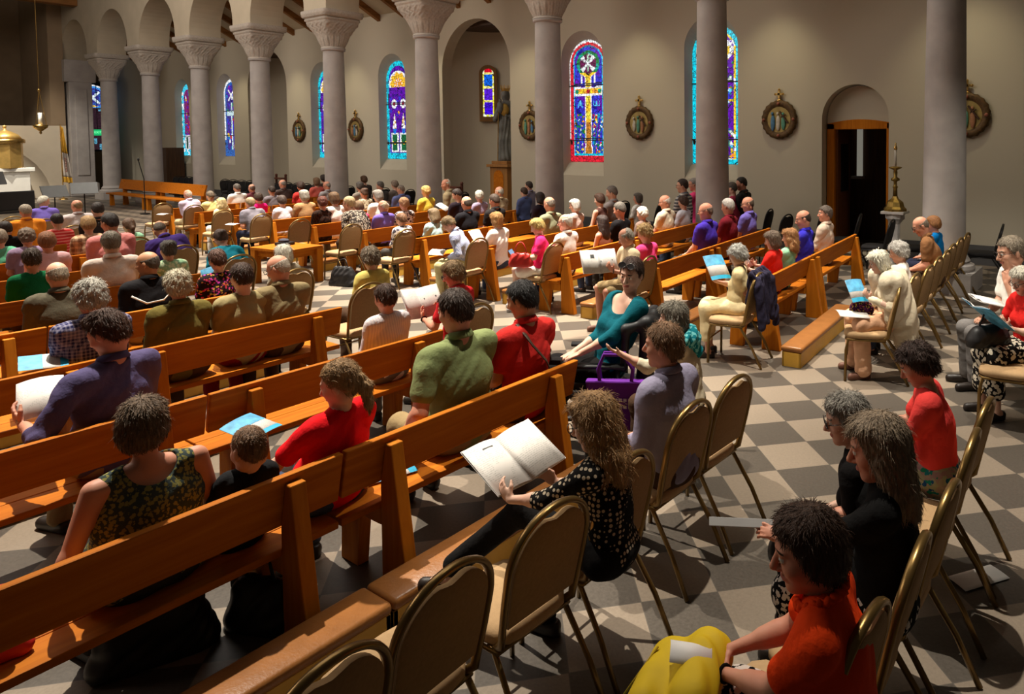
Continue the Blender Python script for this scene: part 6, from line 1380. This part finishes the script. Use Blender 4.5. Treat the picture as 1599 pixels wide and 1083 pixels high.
q(79, 'f', 'short', (.10, .085, .07), F(22, 20, 22), 's', 'person with dark grey hair and black top behind the long haired woman', None, hp=18)
q(80, 'f', 'bob', (.10, .085, .07), WHITE, 's', 'person with clipped dark grey hair and white top by the wall', None, hy=26)
q(81, 'f', 'curly', (.60, .55, .46), F(112, 92, 84), 's', 'person with white curls and a brown grey top in the third right pew', None)
q(82, 'f', 'long', (.028, .014, .010), F(150, 96, 74), 'n', 'person with very long dark hair and bare shoulders', None, hlen=.18)
q(87, 'm', 'bald', (.52, .48, .42), fabric('plain', S(220, 204, 178)), 's', 'person balding with white hair and a cream shirt toward the wall', None, hy=26, glasses='gold', skin='r')
q(88, 'f', 'curly', (.05, .024, .014), F(214, 212, 222), 's', 'person with brown curls and a white tee beside the cream shirt', None)
q(89, 'm', 'short', (.03, .017, .011), fabric('hstripe', S(90, 90, 96), S(190, 186, 180), 16), 's', 'person with dark hair, beard and striped tee near the aisle wall', None, hy=26, glasses='dark', seat=.52)
q(90, 'f', 'short', (.25, .22, .20), F(232, 70, 130), 's', 'person with grey hair and pink top beside the striped tee', None, hy=30, seat=.52, glasses='dark')
q(91, 'm', 'bald', (.20, .15, .12), fabric('plain', S(70, 48, 164)), 's', 'person bald in a royal purple polo with white piping', None, hy=26, bw=1.2, fat=.04, skin='r', glasses='dark')
q(92, 'm', 'short', (.48, .44, .40), F(116, 28, 40), 's', 'person with white grey hair and a maroon polo', None, bw=1.15, fat=.03, skin='r')
q(93, 'm', 'bald', (.10, .075, .055), F(112, 98, 176), 's', 'person balding with spectacles and a periwinkle shirt', None, hy=30, glasses='dark', skin='r')
q(94, 'm', 'short', (.016, .011, .009), F(42, 40, 40), 'l', 'person with black hair and dark grey jacket near the aisle wall', None, hy=30, seat=.52)
q(95, 'f', 'short', (.08, .06, .05), F(170, 60, 90), 's', 'person in a rose top half hidden by the column', None, seat=.52)

# ------------------------------------------------------------------ things held, worn over chairs or lying about
def frame(center, up, normal, name):
    n = Vector(normal).normalized(); u = Vector(up); u = (u-n*u.dot(n)).normalized(); r_ = u.cross(n)
    o = empty(name, tuple(center)); o.rotation_mode = 'XYZ'
    o.rotation_euler = Matrix(((r_.x, u.x, n.x), (r_.y, u.y, n.y), (r_.z, u.z, n.z))).to_euler(); return o
def printed(name, cols=1, density=95, dark=.30, base=(.66, .62, .58)):
    """white paper with rows of fine print"""
    key = ('pr', name)
    if key in MATS: return MATS[key]
    m, nt, b = base_mat(name, .6, 0, .25)
    tc = nd(nt, 'ShaderNodeTexCoord'); sp = nd(nt, 'ShaderNodeSeparateXYZ'); lk(nt, tc.outputs['Object'], sp.inputs[0])
    mu = nd(nt, 'ShaderNodeMath', operation='MULTIPLY'); mu.inputs[1].default_value = density; lk(nt, sp.outputs[1], mu.inputs[0])
    fr_ = nd(nt, 'ShaderNodeMath', operation='FRACT'); lk(nt, mu.outputs[0], fr_.inputs[0])
    g = nd(nt, 'ShaderNodeMath', operation='LESS_THAN'); g.inputs[1].default_value = .42; lk(nt, fr_.outputs[0], g.inputs[0])
    mp = nd(nt, 'ShaderNodeMapping'); mp.inputs['Scale'].default_value = (160, density, 1); lk(nt, tc.outputs['Object'], mp.inputs[0])
    n = nd(nt, 'ShaderNodeTexNoise'); n.inputs['Scale'].default_value = 1; lk(nt, mp.outputs[0], n.inputs['Vector'])
    g2 = nd(nt, 'ShaderNodeMath', operation='GREATER_THAN'); g2.inputs[1].default_value = .48; lk(nt, n.outputs['Fac'], g2.inputs[0])
    n3 = nd(nt, 'ShaderNodeTexNoise'); n3.inputs['Scale'].default_value = 14; lk(nt, tc.outputs['Object'], n3.inputs['Vector'])
    g3 = nd(nt, 'ShaderNodeMath', operation='GREATER_THAN'); g3.inputs[1].default_value = .47; lk(nt, n3.outputs['Fac'], g3.inputs[0])
    m1 = nd(nt, 'ShaderNodeMath', operation='MULTIPLY'); lk(nt, g.outputs[0], m1.inputs[0]); lk(nt, g2.outputs[0], m1.inputs[1])
    m2 = nd(nt, 'ShaderNodeMath', operation='MULTIPLY'); lk(nt, m1.outputs[0], m2.inputs[0]); lk(nt, g3.outputs[0], m2.inputs[1])
    m3 = nd(nt, 'ShaderNodeMath', operation='MULTIPLY'); m3.inputs[1].default_value = dark; lk(nt, m2.outputs[0], m3.inputs[0])
    mx = nd(nt, 'ShaderNodeMix', data_type='RGBA'); lk(nt, m3.outputs[0], mx.inputs[0]); mx.inputs[6].default_value = c4(base); mx.inputs[7].default_value = (.06, .06, .06, 1)
    lk(nt, mx.outputs[2], b.inputs['Base Color']); MATS[key] = m; return m
PRINT = printed('printed_page'); PAPER = noisy('plain_paper', (.80, .77, .74), .03, 6, .6)
BLUEC = noisy('blue_cover', (.10, .38, .62), .35, 16, .5); BLUES = noisy('blue_strip', (.02, .34, .55), .15, 20, .5); INK = noisy('dark_ink', (.10, .10, .10), .2, 30, .6)
def page(o, sg, w_, h_, ang, mat, name, z0=0.0, bulge=.014):
    n = 8; m_ = MB(); v = []; f = []
    for i in range(n+1):
        t = i/n; x = w_*t; zz = bulge*math.sin(PI*min(1, t*1.15))*(1-t*.4)+.002+z0
        X = sg*(x*math.cos(ang)-zz*math.sin(ang)*0); Z = x*math.sin(ang)+zz
        v += [(X, -h_/2, Z), (X, h_/2, Z), (X, h_/2, Z-.0035), (X, -h_/2, Z-.0035)]
    for i in range(n):
        for j in range(4): a = (i*4+j, i*4+(j+1) % 4, (i+1)*4+(j+1) % 4, (i+1)*4+j); f.append(a if sg < 0 else a[::-1])
    f += [(0, 1, 2, 3), (n*4+3, n*4+2, n*4+1, n*4)]
    m_.add(v, f); return m_.build(name, mat, o, True)
def booklet(label, c, up, nrml, w_=.19, h_=.26, ang=.18, cover=PAPER, deco=None, cat='booklet', group=None):
    o = frame(c, up, nrml, 'booklet'); L = page(o, -1, w_, h_, ang, PRINT, 'left_page'); Rr_ = page(o, 1, w_, h_, ang, PRINT, 'right_page')
    cv = MB()
    for sg in (-1, 1):
        x1, z1 = sg*(w_+.003)*math.cos(ang), (w_+.003)*math.sin(ang)
        cv.add([(0, -h_/2-.002, -.004), (0, h_/2+.002, -.004), (x1, h_/2+.002, z1-.004), (x1, -h_/2-.002, z1-.004), (0, -h_/2-.002, -.006), (0, h_/2+.002, -.006), (x1, h_/2+.002, z1-.006), (x1, -h_/2-.002, z1-.006)],
               [(0, 1, 2, 3), (7, 6, 5, 4), (0, 3, 7, 4), (1, 5, 6, 2), (2, 6, 7, 3)])
    cv.build('cover', cover, o)
    for (sg, x, y, bw_, bh_) in deco or []:
        d_ = MB(); t = x/w_; zz = .014*math.sin(PI*min(1, t*1.15))*(1-t*.4)+.004+x*math.sin(ang); t2 = (x+bw_)/w_; z2 = .014*math.sin(PI*min(1, t2*1.15))*(1-t2*.4)+.004+(x+bw_)*math.sin(ang)
        d_.add([(sg*x*math.cos(ang), y, zz), (sg*(x+bw_)*math.cos(ang), y, z2), (sg*(x+bw_)*math.cos(ang), y+bh_, z2), (sg*x*math.cos(ang), y+bh_, zz)], [(0, 1, 2, 3)]); d_.build('printed_block', INK, o)
    return tag(o, label, cat, group)
def leaflet(label, c, up, nrml, w_=.20, h_=.27, strip=True, curl=.02, mat=None, cat='leaflet', group=None):
    o = frame(c, up, nrml, 'leaflet'); m_ = MB(); v = []; f = []; n = 6
    for i in range(n+1):
        t = i/n-.5; z = curl*(1-4*t*t); v += [(t*w_, -h_/2, z), (t*w_, h_/2, z), (t*w_, h_/2, z-.0015), (t*w_, -h_/2, z-.0015)]
    for i in range(n):
        for j in range(4): f.append((i*4+j, (i+1)*4+j, (i+1)*4+(j+1) % 4, i*4+(j+1) % 4))
    f += [(0, 1, 2, 3), (n*4+3, n*4+2, n*4+1, n*4)]
    m_.add(v, f); m_.build('sheet', mat or PRINT, o, True)
    if strip:
        for nm, y0, y1, mt in (('blue_border', -h_/2, -h_/2+.045, BLUES), ('blue_picture', h_/2-.13, h_/2, BLUEC)):
            s_ = MB(); v = []; f = []
            for i in range(n+1):
                t = i/n-.5; z = curl*(1-4*t*t)+.0012; v += [(t*w_, y0, z), (t*w_, y1, z)]
            for i in range(n): f.append((i*2, i*2+2, i*2+3, i*2+1))
            s_.add(v, f); s_.build(nm, mt, o, True)
    return tag(o, label, cat, group)
def hands_mid(k):
    r_, J = PEO[k]; return (to_world(r_, J['armL'][2])+to_world(r_, J['armR'][2]))/2
def fwd(k):
    a = PEO[k][0].rotation_euler[2]; return np.array([math.cos(a), math.sin(a), 0])
def read(k, label, dist=.14, dz=.08, tilt=.9, kind='book', turn=0.0, **kw):
    f_ = fwd(k); f_ = np.array([f_[0]*math.cos(turn)-f_[1]*math.sin(turn), f_[0]*math.sin(turn)+f_[1]*math.cos(turn), 0])
    c = hands_mid(k)+fwd(k)*dist+np.array([0, 0, dz]); up = f_*math.cos(tilt)+np.array([0, 0, math.sin(tilt)]); n = -f_*math.sin(tilt)+np.array([0, 0, math.cos(tilt)])
    return (booklet if kind == 'book' else leaflet)(label, c, up, n, **kw)
booklet('large open white booklet held by the woman in the dotted dress', (2.40, -2.33, .83), (.86, -.05, .45), (-.42, .12, .9), .20, .29, .12, deco=[(-1, .05, .10, .06, .006)])
read(70, 'open printed booklet with a black headline held by the woman in the red polo', .13, .10, 1.0, turn=-.3, deco=[(1, .03, .02, .12, .016)], w_=.19, h_=.28, ang=.25)
read(85, 'open newspaper with a picture block held by the man in the cream shirt', .13, .10, .95, turn=-1.6, deco=[(-1, .05, .04, .05, .05), (1, .02, -.01, .15, .018)], w_=.22, h_=.30, ang=.12, cat='newspaper')
r20, J20 = PEO[20]
leaflet('white printed sheet held by the man in the purple blue shirt at the left', to_world(r20, J20['armL'][2])+np.array([.08, -.10, .10]), (.75, -.2, .6), (-.5, .2, .8), .21, .28, False)
leaflet('blue and white leaflet on the pew beside the ponytail woman', (4.40, -2.10, .60), (.9, .2, .2), (-.15, .1, 1), .21, .28, curl=.01)
leaflet('white leaflet with blue edge lying on the pew near the green shirt', (3.50, -2.42, .442), (.3, .95, 0), (0, 0, 1), .20, .27, curl=.006)
read(97, 'blue and white programme held by the silver haired woman in cream', .10, .12, .85, 'leaf', turn=-.9, w_=.24, h_=.30)
read(98, 'white sheet held by the woman in the bright red top', .1, .1, .9, 'leaf', strip=False)
read(105, 'blue and white programme held by the white bob woman', .12, .12, .9, 'leaf', turn=-1.3, w_=.18, h_=.24)
leaflet('white papers lying on the pink trousered knee', to_world(PEO[105][0], (.44, .10, .625)), (.7, .5, .1), (-.1, 0, 1), .22, .29, False)
read(109, 'white programme on the lap of the man with hand at chin', .05, -.02, .2, 'book', ang=.05)
read(110, 'open booklet with blue cover held by the white haired woman at the right edge', .12, .06, .7, 'book', cover=BLUEC, w_=.21, h_=.28)
read(64, 'white sheet held by the strawberry blond woman in white', .12, .12, .9, 'leaf', strip=False, w_=.24)
leaflet('white booklet held by the bending dark haired woman', (11.62, -9.45, .98), (.8, .3, .5), (-.5, 0, .85), .2, .26, False)
leaflet('white sheet on the lap of the grey shirted man', (14.55, -6.75, .72), (.9, .2, .1), (0, 0, 1), .2, .26, False)
leaflet('white sheet on the lap of the bald man in lavender', (17.95, -6.85, .72), (.9, .2, .1), (0, 0, 1), .2, .26, False)
leaflet('folded white paper in the hands of the bent man in stripes', to_world(PEO[65][0], (.42, .02, .72)), (.8, .5, .1), (-.2, .2, 1), .2, .22, False)
leaflet('folded white paper lying on the floor under the right chairs', (.66, -3.98, .008), (.55, .8, 0), (0, 0, 1), .13, .30, False, .004, PAPER)
leaflet('blue and white leaflet on the pew ledge at the left edge', (6.30, -1.62, .80), (.2, .9, .1), (-.3, 0, 1), .2, .27, curl=.004)
leaflet('light blue leaflet beside the black shirt with the white stripe', (7.78, -2.55, .62), (.4, .9, .1), (-.3, .1, 1), .18, .22, curl=.004)
leaflet('light blue folder leaning by the mint printed blouse', (8.9, -3.85, .72), (.2, .3, 1), (-.6, .7, .2), .16, .30, False, .004, BLUEC)
leaflet('pale leaflet on the lap at the bottom right under the yellow bag', (1.30, -1.72, .47), (.7, .5, 0), (0, 0, 1), .16, .22)
r12, J12 = PEO[112]
ph = frame(to_world(r12, J12['armL'][2])+fwd(112)*.16+np.array([0, .02, .03]), (.85, .5, 0), (-.35, .55, .76), 'pale_folder'); m_ = MB(); m_.box((-.018, -.13, -.003), (.018, .13, .003)); m_.build('folder_board', noisy('shaded_board', (.30, .29, .28), .05, 9, .6), ph, False, .002); tag(ph, 'thin pale folder held by the long haired woman in black', 'folder')  # pale folder lying in shade: the shade is put into its grey colour
ph = frame(to_world(PEO[83][0], PEO[83][1]['armL'][2])+np.array([.10, .02, .06]), (.5, .2, .8), (-.8, .2, .5), 'phone'); m_ = MB(); m_.box((-.038, -.075, -.005), (.038, .075, .005)); m_.build('phone_body', BLACK, ph, False, .004); m_ = MB(); m_.box((-.034, -.068, .005), (.034, .068, .0065)); m_.build('phone_screen', emis('phone_glow', (.10, .18, .30), .5), ph); tag(ph, 'phone held by the woman in hot pink', 'phone')
def bag(label, c, rz, size, mat, cat='handbag', strap=True, soft=.035, name='handbag'):
    o = empty(name, c, rz); a, b_, h_ = size; T = SDF(); s_ = soft
    T.cap((-a+s_, 0, s_), (a-s_, 0, s_), b_*.9, b_*.9, .05); T.cap((-a*.85+s_, 0, h_*.55), (a*.85-s_, 0, h_*.55), b_*.8, b_*.8, .06); T.cap((-a*.6, 0, h_-s_), (a*.6, 0, h_-s_), b_*.45, b_*.45, .06)
    rg = random.Random(int(c[0]*100)); wf = wrinkle(rg, .006, None)
    V, Q = T.mesh(.010, lambda X, Y, Z, F: np.maximum(F-wf(X*1.5, Y*1.5, Z*1.5), -Z+.001)); put('bag_body', np_mesh('bag', V, Q), mat, o)
    if strap:
        m_ = MB(); m_.tube([(-a*.55, 0, h_*.85)]+[(-a*.55*math.cos(PI*i/10), .02*math.sin(i), h_*.9+.16*math.sin(PI*i/10)) for i in range(1, 10)]+[(a*.55, 0, h_*.85)], .008, 6); m_.build('strap', mat, o, True)
    return tag(o, label, cat)
LEAB = noisy('black_leather_bag', (.014, .012, .012), .2, 14, .45)
r83 = PEO[83]; bag('red leather handbag on the lap of the woman in hot pink', tuple(to_world(r83[0], (.30, .18, .62))), .7, (.14, .07, .19), noisy('red_leather', (.42, .025, .02), .2, 12, .35))
bag('black handbag standing on the floor beside the side table', (10.55, -6.55, 0), .3, (.2, .11, .3), LEAB)
bag('black handbag on the floor below the nearest pew at the left', (3.62, -1.28, 0), 1.2, (.2, .1, .26), LEAB)
bag('black bag on the floor behind the nearest pew post', (3.42, -1.66, 0), .4, (.15, .09, .24), LEAB)
bag('dark bag under the aisle seat near the leaf print blouse', (8.9, -5.95, 0), .2, (.2, .1, .22), LEAB, strap=False)
bag('purple print purse on the lap of the woman with the cardigan', tuple(to_world(PEO[105][0], (.33, .04, .61))), .3, (.11, .045, .12), fabric('floral', S(52, 16, 50), S(150, 100, 50), 2.0), strap=False)
bag('black bag on the lap of the white haired woman at the right edge', tuple(to_world(PEO[110][0], (.38, .02, .60))), .9, (.17, .08, .16), LEAB)
bag('black bag on the lap of the long haired woman in black', tuple(to_world(PEO[112][0], (.30, .02, .60))), .2, (.14, .07, .13), LEAB, strap=False)
bag('orange cloth bundle on the pew at the left edge', (4.72, -.70, .60), 1.2, (.22, .12, .26), noisy('orange_cloth', (.60, .16, .03), .15, 9, .85), 'cloth bundle', False, name='cloth_bundle')
bag('red folder bag leaning on the pew in the bottom left corner', (3.42, -.62, .43), 1.4, (.18, .05, .30), noisy('red_folder', (.50, .02, .015), .1, 9, .5), 'bag', False)
# yellow tote with white paper on the orange blouse's lap
r13, J13 = PEO[113]
T = SDF(); T.cap((0.430, -0.060, 0.660), (0.430, 0.140, 0.660), .075, .07, .05); T.cap((0.550, -0.050, 0.600), (0.570, 0.150, 0.600), .075, .065, .06); T.cap((0.630, -0.040, 0.420), (0.650, 0.160, 0.420), .055, .06, .08); T.cap((0.640, 0.000, 0.240), (0.660, 0.150, 0.240), .045, .05, .06); T.cap((0.430, 0.220, 0.600), (0.590, 0.230, 0.460), .05, .05, .06)
wf = wrinkle(random.Random(8), .007, None); V, Q = T.mesh(.008, lambda X, Y, Z, F: F-wf(X, Y, Z))
yb = empty('tote_bag', r13.location, r13.rotation_euler[2]); put('bag_cloth', np_mesh('tote', V, Q), noisy('yellow_cloth_bag', (.62, .42, .008), .08, 9, .7), yb); m_ = MB()
m_.tube([(0.590, -0.020, 0.670), (0.690, 0.030, 0.520), (0.700, 0.060, 0.360), (0.675, 0.080, 0.220)], .004, 6); m_.build('seam', noisy('yellow_seam', (.40, .26, .01), .1, 9, .8), yb, True); tag(yb, 'bright yellow cloth bag on the lap of the orange blouse', 'bag')
leaflet('crumpled white paper under the hands on the yellow bag', to_world(r13, (.46, .04, .722)), (.8, .4, -.3), (-.2, .1, 1), .08, .13, False, .02, PAPER)
# yellow fruit in the hands of the coral tee
r11, J11 = PEO[111]; m_ = MB(); m_.ball((0, 0, 0), (.036, .036, .032), 14, 10); o = m_.build('yellow_fruit', noisy('fruit_peel', (.75, .38, .02), .1, 25, .45), None, True, loc=tuple((to_world(r11, J11['armL'][2])+to_world(r11, J11['armR'][2]))/2+fwd(111)*.09)); tag(o, 'small yellow fruit in the hands of the person in the coral tee', 'fruit')
# worn extras
def on(k, name, mb_, mat, smooth=True): return mb_.build(name, mat, PEO[k][0], smooth)
J = PEO[99][1]; m_ = MB(); s = J['s']
pts = [J['L']*.45+J['nb']*.55+np.array([-.02, 0, .045]), J['chest']-J['fw']*.135+J['lat']*.07+FZ*.05, J['waist']-J['fw']*.138-J['lat']*.05+FZ*.10, J['hip']-J['fw']*.135-J['lat']*.17+FZ*.08]
m_.tube([J['L']*.4+J['nb']*.6+J['fw']*.09-FZ*.02]+pts, .022, 8, flat=(.25, 1.0)); on(99, 'shoulder_strap', m_, noisy('brown_strap', (.045, .024, .014), .1, 20, .6))
J = PEO[15][1]; m_ = MB(); m_.tube([J['L']-J['fw']*.085-FZ*.06, J['chest']-J['fw']*.128+J['lat']*.07-FZ*.05, J['chest']-J['fw']*.128-J['lat']*.07-FZ*.04, J['R']-J['fw']*.085-FZ*.05], .009, 6, flat=(1, .5)); on(15, 'white_stripe', m_, WHITE)
J = PEO[91][1]; m_ = MB(); m_.tube([J['nb']+J['lat']*.06-FZ*.01, J['L']*.8+J['nb']*.2+FZ*.062, J['L']+J['lat']*.06+FZ*.02], .006, 6); on(91, 'white_piping', m_, WHITE)
# teal scarf
J = PEO[100][1]; T = SDF(); C0 = J['nb']+J['hd']*.01
for i in range(12):
    a0, a1 = 2*PI*i/12, 2*PI*(i+1)/12
    T.cap(C0+np.array([.095*math.cos(a0), .115*math.sin(a0), .012*math.sin(2*a0)]), C0+np.array([.095*math.cos(a1), .115*math.sin(a1), .012*math.sin(2*a1)]), .042, k=.02)
T.cap(C0+np.array([-.09, 0, -.03]), C0+np.array([-.12, -.02, -.11]), .06, .045, .04)
V, Q = T.mesh(.009, lambda X, Y, Z, F: F-.006*np.sin(X*90+Y*40+Z*60)); put('scarf', np_mesh('scarf', V, Q), fabric('spots', S(20, 118, 130), S(110, 190, 190), 1.0), PEO[100][0])
# cardigan hung over the shoulders of the white bob woman
J = PEO[105][1]; T = SDF(); ch, hp_ = J['chest'], J['hip']
T.cap(J['L']+np.array([-.01, .015, .0]), J['R']+np.array([-.01, -.015, 0]), .088, k=.05)
T.ell((ch+hp_)/2+np.array([-.065, 0, -.02]), (.120, .245, .40), k=.10); T.ell((hp_[0]-.10, .02, .46), (.085, .235, .28), k=.12)
for sg, q_ in ((1, 'L'), (-1, 'R')):
    T.cap(J[q_]+np.array([.01, .02*sg, 0]), J[q_]+np.array([.0, .055*sg, -.34]), .082, .066, .10)
T.cap((-.13, .10, .42), (-.15, .14, .20), .05, .04, .06)
wf = wrinkle(random.Random(4), .010, None)
def post(X, Y, Z, F):
    F = F-wf(X, Y, Z*.5)-.010*np.sin(Y*46+1.2*np.sin(Z*7))*np.clip((.95-Z)/.4, 0, 1)
    return np.maximum(F, np.where(Y > .06, .17, .34)+.02*np.sin(Y*30)-Z)
V, Q = T.mesh(.009, post); put('cardigan', np_mesh('cardigan', V, Q), fabric('plain', S(206, 192, 166)), PEO[105][0])
# ruffled neck edge of the orange blouse
J = PEO[113][1]; m_ = MB(); hd = J['hd']; ff = nrm(J['fw']-hd*(J['fw']@hd)); ll = np.cross(hd, ff); pts = []
for i in range(60):
    a = 2*PI*i/60; w_ = .006*math.sin(i*2.3); pts.append(J['nb']+hd*(.018+w_-.028*max(0, math.cos(a)))+(ff*math.cos(a)*.078+ll*math.sin(a)*.082)*(1+.06*math.sin(i*1.7)))
m_.tube(pts, .012, 7, closed=True); on(113, 'ruffled_collar', m_, fabric('plain', S(222, 62, 12)))
# navy jacket over the back of the cream woman's chair
T = SDF()
for i in range(6):
    y = -.20+.08*i; T.cap((.0, y, .90), (.035, y*.95, .93), .026, k=.03); T.cap((-.03, y, .88), (-.07-.015*(i % 2), y*1.12, .42+.03*(i % 3)), .034, .036, .03)
    T.cap((.06, y*.9, .90), (.09, y*.9, .62), .016, k=.02)
T.cap((-.05, -.22, .80), (-.10, -.25, .34), .045, .04, .04); T.cap((-.05, .21, .80), (-.09, .23, .40), .045, .04, .04)
wf = wrinkle(random.Random(14), .010, None); V, Q = T.mesh(.010, lambda X, Y, Z, F: F-wf(X, Y, Z*.6))
jk = put('jacket', np_mesh('jacket', V, Q), fabric('plain', S(44, 40, 58)), None, True, (3.23, -6.69, .02)); jk.rotation_euler = (0, 0, .16); tag(jk, 'navy jacket hanging over the chair back behind the cream dress', 'jacket')
# ------------------------------------------------------------------ powered wheelchair of the person in teal
r96, J96 = PEO[96]; wp = to_world(r96, (-.05, 0, 0)); wy = math.radians(30)
wc = empty('wheelchair', (wp[0]+.06, wp[1]+.02, 0), wy); BV = noisy('black_vinyl', (.014, .013, .014), .15, 14, .5)
m_ = MB(); m_.box((-.22, -.22, .44), (.27, .22, .52)); m_.build('seat', BV, wc, False, .03)
bkT = SDF(); bkT.cap((-.27, -.17, .62), (-.33, -.17, 1.0), .05, .05, .05); bkT.cap((-.27, .17, .62), (-.33, .17, 1.0), .05, .05, .05); bkT.cap((-.28, 0, .62), (-.34, 0, 1.03), .055, .05, .10); bkT.cap((-.33, -.16, 1.0), (-.33, .16, 1.0), .05, k=.05); bkT.cap((-.30, .22, .60), (-.31, .22, 1.02), .055, k=.04); bkT.cap((-.31, .20, 1.02), (-.16, .24, .98), .035, k=.04); bkT.cap((-.16, .24, .98), (-.14, .24, .70), .03, k=.04)
V, Q = bkT.mesh(.011); put('backrest', np_mesh('wheel_back', V, Q), BV, wc)
for sg in (1, -1):
    m_ = MB(); m_.tube([(-.38, .15*sg, .55), (-.40, .16*sg, .98), (-.47, .16*sg, 1.03), (-.52, .16*sg, 1.02)], .016, 8); m_.build('push_handle', FRAME_B, wc, True)
    m_ = MB(); m_.tube([(-.15, .27*sg, .72), (.33, .27*sg, .72)], .032, 10, flat=(.6, 1.2)); m_.tube([(-.1, .27*sg, .46), (-.1, .27*sg, .72)], .014, 8); m_.build('armrest', BV, wc, True)
    m_ = MB(); a_ = [( .17*math.cos(2*PI*i/22)-.05, .29*sg, .17+.17*math.sin(2*PI*i/22)) for i in range(22)]; m_.tube(a_, .032, 8, closed=True); m_.build('drive_wheel', BV, wc, True)
    m_ = MB(); m_.ball((-.05, .29*sg, .17), (.11, .025, .11)); m_.build('wheel_hub', noisy('grey_hub', (.15, .15, .16), .1, 8, .4, .5), wc, True)
    m_ = MB(); a_ = [(.07*math.cos(2*PI*i/16)+.34, .22*sg, .075+.065*math.sin(2*PI*i/16)) for i in range(16)]; m_.tube(a_, .022, 6, closed=True); m_.build('caster_wheel', BV, wc, True)
    m_ = MB(); m_.tube([(.27, .12*sg, .46), (.46, .12*sg, .20), (.48, .12*sg, .09)], .014, 8); m_.box((.44, .12*sg-.08, .07), (.66, .12*sg+.08, .09)); m_.build('footrest', FRAME_B, wc)
m_ = MB(); m_.box((-.25, -.2, .14), (.25, .2, .40)); m_.build('battery_case', BLACK, wc, False, .04)
m_ = MB(); m_.box((.30, .23, .735), (.44, .31, .77)); m_.tube([(.38, .27, .77), (.39, .27, .82)], .008, 6); m_.ball((.39, .27, .83), .018); m_.build('joystick', BLACK, wc)
tag(wc, 'black powered wheelchair of the woman in teal', 'wheelchair')
def w2(p):
    c, s_ = math.cos(wy), math.sin(wy); return (wc.location[0]+c*p[0]-s_*p[1], wc.location[1]+s_*p[0]+c*p[1], p[2])
tb = empty('tote_bag', w2((-.10, .37, -.06)), wy+PI/2); PURP = noisy('purple_felt', (.12, .012, .25), .08, 12, .8)
m_ = MB(); m_.add([(-.02, -.19, .34), (.03, -.19, .34), (.03, .19, .34), (-.02, .19, .34), (-.035, -.21, .72), (.03, -.21, .72), (.03, .21, .72), (-.035, .21, .72)], [(0, 3, 2, 1), (0, 1, 5, 4), (1, 2, 6, 5), (2, 3, 7, 6), (3, 0, 4, 7), (4, 5, 6, 7)]); m_.build('bag_body', PURP, tb, False, .012)
for x in (-.03, .02):
    m_ = MB(); m_.tube([(x, -.11, .71), (x, -.12, .80), (x, -.08, .90), (x, .06, .90), (x, .12, .80), (x, .11, .71)], .012, 6, flat=(.3, 1.2)); m_.build('handle', PURP, tb, True)
m_ = MB()
for i in range(2):
    for j in range(7): m_.box((.030, .10-.032*j-.012, .58-.05*i), (.036, .10-.032*j+.010, .60-.05*i))
m_.build('white_print', noisy('bag_print', (.55, .5, .6), .1, 30, .7), tb); tag(tb, 'purple tote bag hanging from the back of the wheelchair', 'bag')
